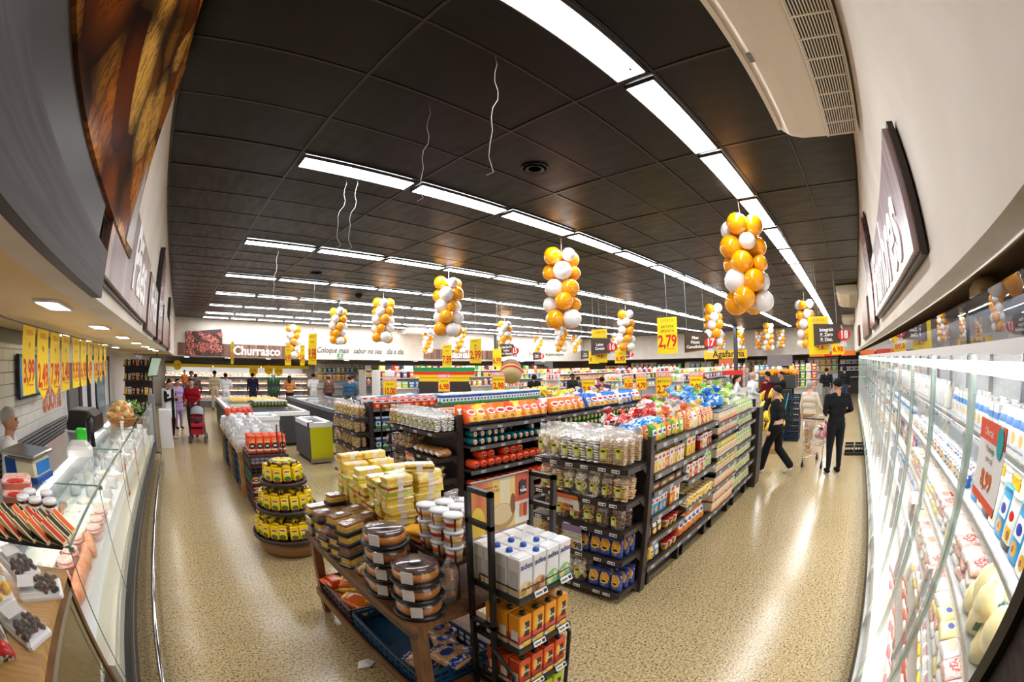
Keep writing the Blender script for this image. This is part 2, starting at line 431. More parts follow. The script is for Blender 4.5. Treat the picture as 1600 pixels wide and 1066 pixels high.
# cold room wall with doors
cw=MB().box(-2.52,-2.42,7.5,19.9,0,SZ+.02).obj('coldroom_wall',mWhite,kind='structure',label='white cold room wall beyond the tiles')
d=empty('door_1',(-2.41,7.62,0),kind='structure',label='grey service door beside the tiled wall')
MB().box(0,.05,0,1.1,0,2.1).obj('door_leaf',mat('grey door',srgb(104,104,108),.45),d)
MB().box(.05,.07,.75,.98,1.2,1.75).obj('window_seal',mBlack,d)
d=empty('door_2',(-2.41,9.55,0),kind='structure',label='white swing door with an oval porthole')
MB().box(0,.05,0,2.5,0,2.15).obj('door_leaf',mWhite,d)
MB().box(-.02,.07,-.12,0,0,2.2).box(-.02,.07,2.5,2.62,0,2.2).box(-.02,.07,-.12,2.62,2.15,2.25).obj('door_frame',mat('navy trim',srgb(40,48,66),.4),d)
def rrect(y0,y1,z0,z1,r,n=5):
    p=[]
    for cy,cz,a in ((y1-r,z1-r,0),(y0+r,z1-r,90),(y0+r,z0+r,180),(y1-r,z0+r,270)):
        for k in range(n+1): t=R(a+90*k/n); p.append((cy+r*math.cos(t),cz+r*math.sin(t)))
    return p
MB().prism(rrect(.55,1.75,1.02,1.92,.22),.05,.085,'x').obj('window_seal',mBlack,d)
MB().prism(rrect(.63,1.67,1.1,1.84,.18),.08,.09,'x').obj('window_pane',mat('blue porthole glass',srgb(150,176,190),.08,spec=.8),d)
# ================================================================ ceiling lights
mFrame=mat('light fixture frame',srgb(70,66,64),.4)
lf=MB().box(0,1.17,-.115,-.103,0,.03).box(0,1.17,.103,.115,0,.03).box(0,.012,-.115,.115,0,.03).box(1.158,1.17,-.115,.115,0,.03).mesh('fixture_frame',mFrame)
ld=MB().quad((.012,-.103,.004),(.012,.103,.004),(1.158,.103,.004),(1.158,-.103,.004)).mesh('diffuser',mTube)
lc=MB().box(1.06,1.09,-.05,-.035,-.004,.004).mesh('tube_cap',mAlu)
ROWS=[(1.0,'row of ceiling lights running along the fridge wall'),(3.515,'row of ceiling lights second from the fridge wall'),(6.435,'row of ceiling lights third from the fridge wall'),(9.12,'row of ceiling lights fourth from the fridge wall'),(11.7,'row of ceiling lights fifth from the fridge wall'),(14.2,'row of ceiling lights sixth from the fridge wall'),(16.6,'row of ceiling lights seventh from the fridge wall'),(18.3,'row of ceiling lights next to the back wall')]
for r,(y,g) in enumerate(ROWS):
    for i in range(19):
        e=empty('fluorescent_ceiling_light',(.875+i*TX,y,CZ-.034),label=uniq('lit white fluorescent panel, '+g,nth(i)+' in its row'),cat='ceiling light',group=g)
        put(lf,'fixture_frame',e); put(ld,'diffuser',e)
        if r<2 and i<8: put(lc,'tube_cap',e)
# downlights in the bakery soffit
dl=MB().box(-.085,.085,-.17,.17,0,.012).mesh('trim_ring',mWhite); dp=MB().quad((-.07,-.15,-.001),(-.07,.15,-.001),(.07,.15,-.001),(.07,-.15,-.001)).mesh('diffuser',mDown)
nm=['first','second','third','fourth','fifth','sixth','seventh']
for k,y in enumerate((2.2,3.6,5.1,6.7,8.3,9.9,11.5)):
    e=empty('soffit_downlight',(-.8,y,SZ+.006),label='lit square downlight in the cream soffit, %s along the counter front'%nm[k],cat='downlight',group='soffit downlights over the counter front'); put(dl,'trim_ring',e); put(dp,'diffuser',e)
for k,y in enumerate((2.7,5.2,6.6,8.2,9.8)):
    e=empty('soffit_downlight',(-1.72,y,SZ+.006),label='lit downlight above the price flags, %s along the tiled wall side'%nm[k],cat='downlight',group='soffit downlights behind the price flags'); put(dl,'trim_ring',e); put(dp,'diffuser',e)
for k in range(12):
    e=empty('recess_downlight',(.2+k*2.1,20.6,SZ-.034),label='round lit downlight under the back wall, %s from the corner'%nth(k),cat='downlight',group='downlights over the back shelves'); MB().cyl((0,0,0),(0,0,.012),.16,n=16).obj('trim_ring',mWhite,e); MB().add([(.13*math.cos(t*math.pi/8),.13*math.sin(t*math.pi/8),-.002) for t in range(16)],[tuple(range(15,-1,-1))]).obj('diffuser',mDown,e)
# loose wires hanging from the ceiling
mWire=mat('white wire',srgb(190,188,185),.5)
def wire(x,y,dz,wob,lab,ceilz=CZ):
    pts=[]
    for k in range(12):
        t=k/11; pts.append((x+wob*math.sin(t*7)*t*.5+.015*math.sin(t*19),y+wob*math.cos(t*6)*.4*t,ceilz-t*dz))
    pts.append((pts[-1][0]-.03,pts[-1][1]+.02,pts[-1][2]-.02))
    MB().tube(pts,.0026,5).obj('hanging_wire',mWire,label=lab,cat='wire',group='loose wires hanging from the ceiling')
wire(1.35,1.5,.80,.10,'longest loose white wire dangling from the near ceiling joint')
wire(1.39,2.22,.72,.07,'loose white wire beside the second light row, left of the longest one')
wire(1.42,3.71,.68,.12,'loose white wire of a pair under the second light row, left one')
wire(1.52,3.66,.70,.10,'loose white wire of a pair under the second light row, right one')
wire(1.48,6.67,.82,.06,'loose white wire under the third light row')
wire(5.97,.85,.45,.04,'short loose wire next to the light row by the fridges')
vm=MB().lathe([(.11,0),(.13,-.012),(.13,0)],18).lathe([(.06,-.004),(.09,-.016),(.09,-.004)],18).mesh('ceiling_diffuser',mGrid)
put(vm,'ceiling_diffuser',None,(2.73,2.47,CZ-.004),label='round dark ceiling vent between the first two light rows',cat='vent')
put(vm,'ceiling_diffuser',None,(2.71,8.26,CZ-.004),label='round dark ceiling vent before the fourth light row',cat='vent')
MB().ball((0,0,-.03),.09,12,6,sz=.8).cyl((0,0,-.02),(0,0,0),.1,n=14).obj('dome_camera',mBlack,None,(4.61,10.3,CZ-.01),label='black dome camera on the ceiling',cat='camera')

# ================================================================ wall signs and photo boards
def _bread(n,b):
    o=n.coord('Object'); v=n.mapped(o,(1,2.3,3.4),(.6,0,.2))
    vo=n.new('ShaderNodeTexVoronoi'); vo.inputs['Scale'].default_value=1.25; n.link(v,vo.inputs['Vector'])
    d=vo.outputs['Distance']; wn=n.sep(vo.outputs['Color'])[0]
    f=n.noise(n.mapped(o,(1,9,3)),5,4,.7)
    base=n.ramp(wn,[(.0,srgb(96,40,14)),(.35,srgb(196,104,26)),(.65,srgb(232,152,52)),(.9,srgb(240,180,84))])
    c=n.mix(n.math('MULTIPLY',n.math('GREATER_THAN',f,.52),.55),base,srgb(92,38,12))
    sh=n.ramp(d,[(.0,(1,1,1)),(.48,(.85,.85,.85)),(.66,(.35,.35,.35)),(.85,(.05,.05,.05))])
    c=n.mix(sh,srgb(24,16,13),c)
    n.link(c,b.inputs['Base Color'])
mBread=mat('bread photograph print',(.4,.2,.05),.18,fn=_bread)
def _meat(n,b):
    o=n.coord('Object')
    vo=n.new('ShaderNodeTexVoronoi'); vo.inputs['Scale'].default_value=1.4; n.link(n.mapped(o,(1.6,1,3)),vo.inputs['Vector'])
    f=n.noise(n.mapped(o,(3,1,6)),3.5,5,.7)
    c=n.ramp(f,[(.36,srgb(30,20,22)),(.47,srgb(140,56,44)),(.56,srgb(196,110,96)),(.66,srgb(240,214,204))])
    c=n.mix(n.math('MULTIPLY',n.math('GREATER_THAN',vo.outputs['Distance'],.55),.8),c,srgb(28,22,24))
    n.link(c,b.inputs['Base Color'])
mMeatP=mat('grilled meat photograph print',(.3,.1,.1),.25,fn=_meat)
mWh=mat('raised white letter',srgb(248,246,244),.4)
# left wall
s=empty('photo_board',(-.40,0,0),label='large photo board of loaves and a bread knife, high over the bakery',cat='photo board')
MB().box(0,.035,-.3,2.36,2.70,3.88).obj('print',mBread,s)
MB().box(-.02,0,-.3,2.37,2.69,3.89).obj('backing',mDark,s)
MB().prism([(2.05,2.72),(2.33,2.74),(2.30,3.05),(2.22,3.18)],.035,.042,'x').obj('knife_blade',mat('printed knife blade',srgb(186,178,170),.3),s)
s=empty('sign_board',(-.40,0,0),label='grey wood laminate board with a cut end under the bread photo',cat='sign board')
MB().box(0,.045,-.38,1.60,2.40,2.56).obj('board',mDVen,s)
MB().box(.0,.02,-.38,1.5,2.56,2.70).obj('bracket_rail',mDark,s)
s=empty('paes_sign',(-.405,0,0),label='reddish wood sign reading Pães over the bakery',cat='sign')
MB().box(0,.03,1.7,3.85,2.50,2.98).obj('board',mVen,s); MB().box(-.012,.0,1.68,3.87,2.48,3.0).obj('edge',mDark,s)
text('Pães',.52,mWh,s,(.032,3.05,2.76),FPX,bold=.012,ext=.004)
s=empty('frios_sign',(-.405,0,0),label='smaller reddish wood sign after the Pães sign',cat='sign')
MB().box(0,.03,4.05,5.35,2.46,2.96).obj('board',mVen,s); MB().box(-.012,.0,4.03,5.37,2.45,2.97).obj('edge',mDark,s)
text('Frios',.46,mWh,s,(.032,4.7,2.72),FPX,bold=.01,ext=.004)
for k,(y0,y1,z0,z1,l) in enumerate(((5.5,6.6,2.46,3.5,'narrow dark framed photo board after the second wood sign'),(6.9,9.6,2.46,2.98,'long wood sign board far along the bakery wall'),(9.9,11.2,2.44,3.5,'far dark photo board at the end of the bakery wall'))):
    s=empty('photo_board' if k!=1 else 'sign_board',(-.40,0,0),label=l,cat='photo board' if k!=1 else 'sign board')
    MB().box(0,.04,y0,y1,z0,z1).obj('board',mVen if k==1 else mMeatP,s); MB().box(-.02,.0,y0-.03,y1+.03,z0-.03,z1+.03).box(0,.045,y0-.03,y0,z0-.03,z1+.03).obj('edge',mDark,s)
# right wall
s=empty('fiambres_sign',(0,-.377,0),label='wood veneer sign reading Fiambres on the wall over the fridges',cat='sign')
MB().box(1.62,4.25,.03,.06,2.55,3.03).obj('board',mat('veneer with painted sheen',srgb(172,150,150),.2,fn=lambda n,b:n.link(n.ramp(n.noise(n.mapped(n.coord('Object'),(16,1,.6)),2.5,3),[(.3,srgb(164,140,144)),(.7,srgb(214,196,200))]),b.inputs['Base Color'])),s)  # paler copy of the sign veneer, reflected light painted into its colour
MB().box(1.60,4.27,0,.03,2.53,3.05).obj('edge',mDark,s)
text('Fiambres',.56,mWh,s,(2.9,.063,2.77),FPY,bold=.014,ext=.004)
s=empty('photo_board',(0,-.377,0),label='narrow photo board after the Fiambres sign',cat='photo board')
MB().box(4.62,5.6,.02,.05,2.52,3.62).obj('print',mMeatP,s); MB().box(4.6,5.62,0,.02,2.5,3.64).obj('edge',mBlack,s)
for k,(x0,x1,l) in enumerate(((6.2,8.6,'wood sign board past the photo board on the fridge wall'),(12.0,13.6,'far wood sign board on the fridge wall'))):
    s=empty('sign_board',(0,-.377,0),label=l,cat='sign board'); MB().box(x0,x1,.02,.05,2.5,2.98).obj('board',mVen,s); MB().box(x0-.02,x1+.02,0,.02,2.48,3.0).obj('edge',mDark,s)
# back wall
s=empty('churrasco_sign',(0,BY,0),label='long wood sign reading Churrasco on the back wall',cat='sign')
MB().box(-.25,5.05,-.05,-.02,2.44,2.95).obj('board',mVen,s); MB().box(-.25,5.05,-.02,0,2.45,2.94).obj('edge',mDark,s)
text('Churrasco',.52,mWh,s,(3.5,-.055,2.68),FMY,bold=.014,ext=.004)
s=empty('photo_board',(1.0,BY-.06,2.95),label='tilted photo board of grilled meat on the Churrasco sign',cat='photo board')
MB().box(-.85,.85,-.05,-.02,-.5,.47).obj('print',mMeatP,s,(0,0,0)); MB().box(-.85,.85,-.02,.01,-.45,.52).obj('back_panel',mDarkG,s,rot=(0,R(-6),0))
mScr=mat('script letter grey',srgb(88,84,84),.5)
s=empty('wall_lettering',(0,BY-.01,0),label='grey script lettering reading Coloque mais sabor no seu dia a dia',cat='lettering')
text('Coloque mais   sabor no seu   dia a dia.',.36,mScr,s,(8.75,-.005,2.82),FMY,shear=.35,sx=.82,bold=.004)
s=empty('wall_lettering',(0,BY-.01,0),label='smaller grey script lettering beyond the Matinais sign',cat='lettering')
text('E vem depois de quem tempera.',.30,mScr,s,(21.9,-.005,2.86),FMY,shear=.35,sx=.9,bold=.003)
s=empty('matinais_sign',(0,BY,0),label='wood sign reading Matinais on the back wall',cat='sign')
MB().box(12.3,17.2,-.05,-.02,2.5,3.0).obj('board',mVen,s); MB().box(12.3,17.2,-.02,0,2.51,2.99).obj('edge',mDark,s)
text('Matinais',.56,mWh,s,(14.6,-.055,2.74),FMY,bold=.014,ext=.004)
s=empty('exit_plate',(7.6,BY-.02,2.56),label='small green exit plate under the script lettering',cat='exit plate')
MB().box(-.14,.14,-.02,0,-.12,.12).obj('plate',mat('exit green',srgb(90,150,120),.5),s)
text('SAÍDA',.09,mPap,s,(0,-.022,-.06),FMY); MB().box(-.04,.04,-.024,-.02,.0,.09).obj('pictogram',mPap,s)
# ================================================================ ceiling air conditioners
mAC=mat('ivory plastic',srgb(232,222,206),.35); mACd=mat('dark slot',srgb(40,38,34),.6)
def ac_unit():
    e=empty('air_conditioner',(0,0,0))
    prof=[(-.37,.24),(-.37,.0),(-.1,0.0),(.10,.012),(.19,.04),(.245,.09),(.26,.15),(.26,.24)]
    n=len(prof); bd=MB()
    vs=[];xs=[-3.12,-.05,-.012,0]; sc=[1,1,.97,.9]
    for x,k in zip(xs,sc):
        for u,v in prof: vs.append((x,u if u<0 else u*k,.24-(.24-v)*(1 if k==1 else .985)))
    fs=[tuple(range(n)),tuple(range(4*n-1,3*n-1,-1))]
    for r in range(3):
        for i in range(n): fs.append((r*n+i,(r+1)*n+i,(r+1)*n+(i+1)%n,r*n+(i+1)%n))
    bd.add(vs,fs).obj('housing',mAC,e)
    MB().box(-3.0,-.03,-.355,-.12,-.006,.002).obj('grille_recess',mACd,e)
    g=empty('grille',(0,0,0),parent=e)
    slm=MB().box(-3.0,-.03,-.004,.004,-.012,-.004).mesh('slat',mAC)
    for k in range(13): put(slm,'slat',g,(0,-.348+k*.0185,0))
    cb=MB().box(-.006,.006,-.36,-.115,-.014,-.004).mesh('cross_bar',mAC)
    for k in range(17): put(cb,'cross_bar',g,(-.03-k*.185,0,0))
    MB().box(-3.05,-.01,-.12,-.105,-.012,0).box(-3.05,-.01,-.37,-.355,-.012,0).obj('grille_frame',mAC,e)
    MB().box(-3.0,-.06,.235,.262,.09,.115,m=0).obj('air_slot',mACd,e)
    MB().box(-3.0,-.08,.24,.27,.07,.092).obj('louvre',mAC,e,)
    MB().box(-1.06,-.98,.185,.215,.030,.045).obj('small_badge',mGreyP,e)
    return e
A=ac_unit(); A.location=(2.97,0,3.715); tag(A,'long ivory air conditioner under the ceiling nearest the camera','air conditioner','air conditioners along the fridge wall')
copytree(A,(14.6,0,3.72),label='second ivory air conditioner along the fridge wall',group='air conditioners along the fridge wall')
copytree(A,(22.6,0,3.72),label='farthest ivory air conditioner along the fridge wall',group='air conditioners along the fridge wall')
copytree(A,(13.5,BY-.39,3.72),rz=math.pi,label='ivory air conditioner under the ceiling at the back wall',group='air conditioners at the back wall').location=(10.9,BY-.36,3.70)
# ================================================================ balloon columns
mBO=mat('orange balloon',srgb(255,168,10),.12,spec=.7); mBW=mat('white balloon',srgb(244,240,238),.14,spec=.6)
mBT=mat('balloon print',srgb(232,96,52),.5)
def balloonmesh(m,nm):
    prof=[(.004,-.155),(.012,-.148),(.006,-.142),(.035,-.122),(.075,-.085),(.105,-.04),(.118,.005),(.112,.05),(.09,.088),(.055,.112),(.02,.122)]
    b=MB().lathe(prof,16,0); return b.mesh(nm,[m])
bO,bW=balloonmesh(mBO,'balloon'),balloonmesh(mBW,'balloon')
bpm=MB(); 
for q in range(9):   # illegible little print running up the side
    t=R(-28+q*7); hh=.010 if q else .015
    bpm.quad((.119*math.cos(t),-hh,.119*math.sin(t)),(.119*math.cos(t),hh*.8,.119*math.sin(t)),(.119*math.cos(t+.07),hh*.8,.119*math.sin(t+.07)),(.119*math.cos(t+.07),-hh,.119*math.sin(t+.07)))
bprint=bpm.mesh('printed_mark',mBT)
def balloons(x,y,zb,zt,seed,label,near=False,group='balloon columns hanging from the ceiling'):
    rng=random.Random(seed)
    e=empty('balloon_cluster',(x,y,zb),label=label,cat='balloons',group=group)
    h=zt-zb; L=5; 
    for k in range(L):
        z=.12+(h-.24)*k/(L-1)
        for i in range(4):
            a=R(90*i+k*42+rng.uniform(-8,8)); r=.150+rng.uniform(-.012,.012)
            orange=((i+(0 if k%2 else 0))%2==0)
            if rng.random()<.08: orange=not orange
            s=rng.uniform(.95,1.14)*(.82 if rng.random()<.12 else 1)
            o=put(bO if orange else bW,'balloon',e,(r*math.cos(a),r*math.sin(a),z+rng.uniform(-.02,.02)),rot=(0,R(80+rng.uniform(-12,12)),a),scale=s*1.04)
            if near and rng.random()<.5:
                put(bprint,'printed_mark',o)
    MB().cyl((0,0,.0),(0,0,CZ-zb-.01),.004,n=5).obj('string',mWire,e)
BL=[(4.61,1.12,2.70,3.74,'big balloon column nearest the fridge wall'),(4.69,3.77,2.69,3.80,'big orange and white balloon column in the middle of the near line'),
(4.78,6.55,2.73,3.82,'balloon column of the near line under the third light row'),(4.86,9.35,2.73,3.79,'balloon column of the near line under the fourth light row'),(4.7,11.9,2.76,3.82,'farthest balloon column of the near line'),
(4.1,14.9,2.35,3.5,'balloon column beside the price flags before the back fridges'),
(11.9,1.25,2.45,3.7,'balloon column behind the aisle 18 sign'),(11.5,3.9,2.6,3.74,'balloon column behind the aisle 17 sign'),(11.2,6.6,2.55,3.75,'balloon column to the right of the aisle 16 sign'),
(13.9,11.3,2.7,3.8,'balloon column straight behind the big middle one'),(11.2,11.8,2.85,3.8,'balloon column above the aisle 15 sign'),(11.6,15.0,2.68,3.8,'balloon column above the cereal price cards'),(11.9,18.0,2.75,3.8,'balloon column before the Matinais sign'),
(19.6,3.9,2.6,3.8,'balloon column far down the aisle before the checkouts'),(19.7,12.2,2.72,3.8,'small far balloon column over the dairy signs'),(20.2,15.3,2.85,3.85,'small far balloon column right of the small script'),(19.4,17.5,2.9,3.85,'small far balloon column before the script lettering'),
(24.0,6.5,2.8,3.85,'tiny balloon column over the yellow pharmacy sign'),(25.2,5.6,2.78,3.85,'tiny balloon column to the right of the pharmacy sign'),(24.9,4.2,2.8,3.85,'tiny balloon column at the far end wall'),(24.3,7.8,2.85,3.85,'tiny balloon column to the left of the pharmacy sign'),(19.5,1.3,2.7,3.8,'far balloon column along the fridge aisle')]
for k,(x,y,zb,zt,l) in enumerate(BL): balloons(x,y,zb,zt,100+k,l,near=k<4)
# ================================================================ hanging aisle signs
mBrn=mat('aisle sign brown',srgb(74,56,50),.45)
def ellipse(cy,cz,ry,rz,n=20): return [(cy+ry*math.cos(2*math.pi*k/n),cz+rz*math.sin(2*math.pi*k/n)) for k in range(n)]
def aisle_sign(x,y,num,lines,lab,z0=2.38,z1=2.80,w=.5):
    e=empty('aisle_sign',(x,y,z0),label=lab,cat='aisle sign',group='hanging aisle signs')
    h=z1-z0
    MB().prism([(0,-.0),(-w,.045),(-w-.1,h*.5),(-w,h-.03),(0,h)],0,.02,'x').obj('board',mBrn,e)
    MB().prism([(-w+.02,-.0),(-w-.16,-.02),(-w-.05,h*.9)],.022,.03,'x').obj('white_panel',mSignW,e)
    MB().prism([(0,-.0),(-w,.045),(-w,.06),(0,.016)],-.004,.0,'x').obj('wood_edge',mat('sign edge wood',srgb(176,120,70),.5),e)
    MB().prism(ellipse(-w-.1,h*.45,.135,.10),-.03,.0,'x').obj('number_disc',mRed,e)
    text(num,.19,mWh,e,(-.032,-w-.1,h*.45),FMX,bold=.008,sx=.9)
    for k,t in enumerate(lines): text(t,.085,mWh,e,(-.004,-w*.5,h*.5+.09*(len(lines)/2-.5-k)),FMX,bold=.003)
    for yy in (-.05,-w+.05): MB().cyl((.01,yy,h-.02),(.01,yy,CZ-z0),.003,n=4).obj('hanging_wire',mWire,e)
aisle_sign(8.4,.72,'18',['Integrais','P. Zero','P. Diet.'],'brown aisle sign with red disc 18 by the fridges',2.40,2.82,.54)
aisle_sign(8.4,3.52,'17',['Pães','Pizzas','Canudinhos'],'brown aisle sign with red disc 17')
aisle_sign(8.4,5.92,'16',['Leites','Cereais'],'brown aisle sign with red disc 16')
aisle_sign(8.4,9.02,'15',['Leite Em Pó','Açúcar','Linha Especiais'],'brown aisle sign with red disc 15',2.40,2.78)
aisle_sign(16.0,14.8,'8',['Massas','Molhos'],'small far brown aisle sign left of the middle balloons',2.4,2.8)
aisle_sign(16.2,12.0,'9',['Óleos','Azeites'],'small far brown aisle sign right of the middle balloons',2.4,2.8)
aisle_sign(17.4,10.6,'7',['Sopas','Temperos'],'smallest far brown aisle sign between the yellow cards',2.4,2.8)
# ================================================================ hanging yellow price cards
def price_card(x,y,z0,w,h,top,mid,price,lab,face=FMX,point=False,group='yellow price cards hanging from the ceiling',string=True,name='price_card',yaw=0.0):
    e=empty(name,(x,y,z0),rz={FMX:0,FPX:math.pi,FMY:math.pi/2}[face]+yaw,label=lab,cat='price card',group=group)
    poly=[(-w/2,0),(w/2,0),(w/2,h),(-w/2,h)] if not point else [(-w/2,.09),(0,0),(w/2,.09),(w/2,h),(-w/2,h)]
    MB().prism(poly,-.003,.003,'x').obj('card',mYel,e)
    if top: text(top,h*.11,mOrT,e,(-.005,0,h*.90),FMX)
    for k,t in enumerate(mid): text(t,h*.105,mBlkT,e,(-.005,0,h*(.74-.12*k)),FMX,shear=.2)
    if price: text(price,h*.46,mRedT,e,(-.005,0,h*.33),FMX,bold=h*.012,sx=min(1.0,w/h*1.3/max(1,len(price)*.27)))
    MB().box(-.005,-.004,-w*.36,w*.05,h*.13,h*.145).obj('underline',mRedT,e)
    if string: MB().cyl((0,0,h),(0,0,CZ-z0),.003,n=4).obj('string',mWire,e)
    return e
price_card(7.5,3.5,2.36,.42,.68,'OFERTA',['BATATA','BRANCA'],'2,79','big yellow card for batata branca at 2,79')
price_card(8.5,5.75,2.22,.44,.78,'OFERTA',[],'0,','yellow card behind the aisle 16 sign')
price_card(8.5,.62,2.26,.44,.70,'OFERTA',[],'0,','yellow card behind the aisle 18 sign')
price_card(9.6,.25,2.25,.3,.32,'',['OFERTA'],'6,98','small yellow card 6,98 right below the aisle 18 sign')
price_card(6.0,7.22,2.23,.38,.52,'OFERTA',['leite','1kg'],'2,99','yellow card 2,99 before the Matinais sign')
price_card(6.0,8.26,2.14,.36,.52,'OFERTA',['cereal'],'7,89','yellow card 7,89 left of the Matinais letters')
price_card(8.3,9.05,2.14,.36,.5,'',[],'6,99','yellow card below the aisle 15 sign')
price_card(2.95,9.05,2.18,.34,.66,'OFERTA',['arroz'],'9,98','tall yellow card at the yellow freezer',face=FMX,yaw=.25)
price_card(3.5,13.3,2.14,.30,.62,'OFERTA',['feijão'],'4,99','yellow card on the lowest balloon column, wider one',face=FMX,yaw=.45)
price_card(3.9,13.0,2.14,.24,.62,'OFERTA',['café'],'5,49','yellow card beside the lowest balloon column, narrower one',face=FMX,yaw=.35)
price_card(1.8,14.6,2.14,.20,.72,'OFERTA',['carne'],'19,9','narrow yellow card before the Churrasco letters',face=FMX,yaw=.35)
price_card(11.5,8.0,2.2,.4,.4,'',['OFERTA'],'8,99','far yellow card under the aisle 16 area',face=FMX)
price_card(11.5,7.0,2.2,.4,.4,'',['OFERTA'],'6,90','far yellow card right of the aisle 16 area',face=FMX)
# flags over the bakery counter
FL=[(3.20,.30,.46,'3,99',0),(3.58,.32,.52,'2,49',1),(3.98,.32,.52,'7,99',1),(4.38,.32,.50,'2,48',0),(4.86,.33,.50,'9,95',0),(5.27,.32,.50,'6,98',0),(5.68,.26,.50,'4,99',1),(6.10,.30,.52,'9,90',1),(6.48,.24,.52,'2,75',1),(6.86,.2,.46,'1,99',1)]
nm2=['first','second','third','fourth','fifth','sixth','seventh','eighth','ninth','last']
for k,(y,w_,h_,p,pt) in enumerate(FL):
    price_card(-1.4,y,SZ-.03-h_,w_,h_,'OFERTA',['kg'],p,'yellow price flag %s over the bakery counter, %s in the line'%(p.replace(',','.'),nm2[k]),face=FPX,point=bool(pt),group='yellow price flags over the bakery counter',string=False,name='price_flag')
MB().tube([(-1.4,2.4,SZ-.0),(-1.4,2.6,SZ-.022),(-1.4,7.4,SZ-.022),(-1.4,7.5,SZ)],.006,5).obj('flag_line',mAlu,None,label='thin line holding the yellow price flags',cat='line')

# ================================================================ product shapes (built once, shared by the copies)
def pillow(nm,w,d,h,mats,n=12,crimp=.10,sag=0.0,wrk=.06,seed=1,top=.05):
    """sealed bag standing up: width x, depth y, height z"""
    rng=random.Random(seed); prof=[(0,.55,.9),(.04,.85,.97),(.14,1,1),(.35,1.0,1.0),(.6,.92,.98),(.78,.66,.95),(1-crimp,.22,.94),(1-crimp*.6,top,.97),(1,top,1.0)]
    vs=[];k=len(prof)
    for i,(t,dd,ww) in enumerate(prof):
        for j in range(n):
            a=2*math.pi*(j+.5)/n; ca,sa=math.cos(a),math.sin(a)
            x=math.copysign(abs(ca)**.55,ca)*w/2*ww; y=math.copysign(abs(sa)**.7,sa)*d/2*dd
            q=1+rng.uniform(-wrk,wrk) if 0<i<k-2 else 1
            vs.append((x*q,y*q,t*h+ (rng.uniform(-.015,.015)*h if 0<i<k-1 else 0)))
    fs=[tuple(range(n-1,-1,-1)),tuple(range((k-1)*n,k*n))]
    for i in range(k-1):
        for j in range(n): fs.append((i*n+j,i*n+(j+1)%n,(i+1)*n+(j+1)%n,(i+1)*n+j))
    return MB().add(vs,fs,0,True).mesh(nm,mats)
def flatpack(nm,w,d,h,mats,seed=1,n=12):
    """bag lying on its back: x width, y length, z thickness"""
    me=pillow(nm,w,h,d,mats,n,.12,seed=seed)
    for v in me.vertices: x,y,z=v.co; v.co=(x,z-d/2,y+h/2)
    return me
def carton(nm,w,d,h,mats,b=.004): return MB().bbox(-w/2,w/2,-d/2,d/2,0,h,b).mesh(nm,mats)
def jar(nm,r,h,mats,lid=.2,lidr=1.04,n=14):
    b=MB().lathe([(r*.94,0),(r,.04*h),(r,h*(1-lid)),(r*.9,h*(1-lid))],n,0); b.lathe([(r*lidr,h*(1-lid)),(r*lidr,h*.97),(r*lidr*.92,h)],n,1); return b.mesh(nm,mats)
def tub(nm,r,h,mats,n=16,lidh=.15):
    b=MB().lathe([(r*.80,0),(r*.95,h*(1-lidh))],n,0); b.lathe([(r*1.03,h*(1-lidh)),(r*1.05,h*(1-lidh*.5)),(r*1.0,h),(r*.2,h)],n,1); return b.mesh(nm,mats)
def bottle(nm,r,h,mats,n=12):
    b=MB().lathe([(r*.9,0),(r,.03*h),(r,.60*h),(r*.8,.70*h),(r*.35,.82*h),(r*.32,.9*h)],n,0); b.lathe([(r*.4,.9*h),(r*.4,h),(r*.3,h)],n,1); return b.mesh(nm,mats)
W_=srgb(245,243,238)
pBag=printed('printed bag, round logo',None,[('band',.0,.14,srgb(60,60,70)),('dot',.5,.62,.36,.16,W_),('dot',.5,.62,.26,.09,srgb(210,40,30)),('rect',.16,.84,.16,.42,srgb(240,190,60)),('dot',.62,.28,.16,.09,srgb(190,110,40))],.3)
pBag2=printed('printed bag, white panel',None,[('rect',.1,.9,.42,.78,W_),('dot',.5,.58,.28,.1,srgb(40,70,170)),('dot',.5,.24,.30,.13,srgb(235,170,60)),('dot',.42,.22,.12,.06,srgb(150,80,30))],.3)
pBag3=printed('printed bag, window',None,[('dot',.5,.36,.34,.22,srgb(238,200,110)),('mot',9,.56,srgb(250,236,190)),('rect',.18,.82,.66,.82,W_),('rect',.24,.76,.70,.78,srgb(200,30,30))],.28)
pBox=printed('printed box, fruit and bowl',None,[('band',.60,.92,W_),('dot',.5,.76,.34,.10,srgb(214,40,30)),('dot',.42,.26,.26,.16,srgb(250,206,80)),('dot',.62,.22,.16,.12,srgb(230,120,30))],.35)
pCream=printed('cream carton with colour foot',srgb(238,224,196),[('band',0,.10,srgb(230,120,60)),('dot',.5,.26,.38,.16,srgb(232,110,56)),('dot',.4,.24,.16,.1,srgb(250,200,90)),('band',.90,1.01,srgb(70,64,60)),('rect',.2,.8,.62,.78,srgb(226,206,170))],.35)
pCreamY=printed('cream carton with yellow band',srgb(240,226,190),[('band',.72,.92,srgb(250,210,40)),('band',.60,.70,srgb(70,160,60)),('dot',.5,.3,.36,.2,srgb(240,160,60)),('dot',.3,.2,.14,.12,srgb(60,120,190))],.35)
pGreen=printed('white and green pouch',srgb(236,232,210),[('vband',.72,1.01,srgb(110,180,40)),('dot',.36,.42,.3,.18,srgb(190,205,110)),('rect',.1,.62,.66,.82,srgb(120,190,60)),('dot',.4,.2,.2,.1,srgb(232,180,60))],.3)
pNood=printed('yellow noodle pack',srgb(250,236,196),[('dot',.5,.5,.3,.3,srgb(248,200,60)),('band',.0,.14,srgb(240,190,60)),('rect',.3,.7,.6,.85,srgb(196,60,40))],.3)
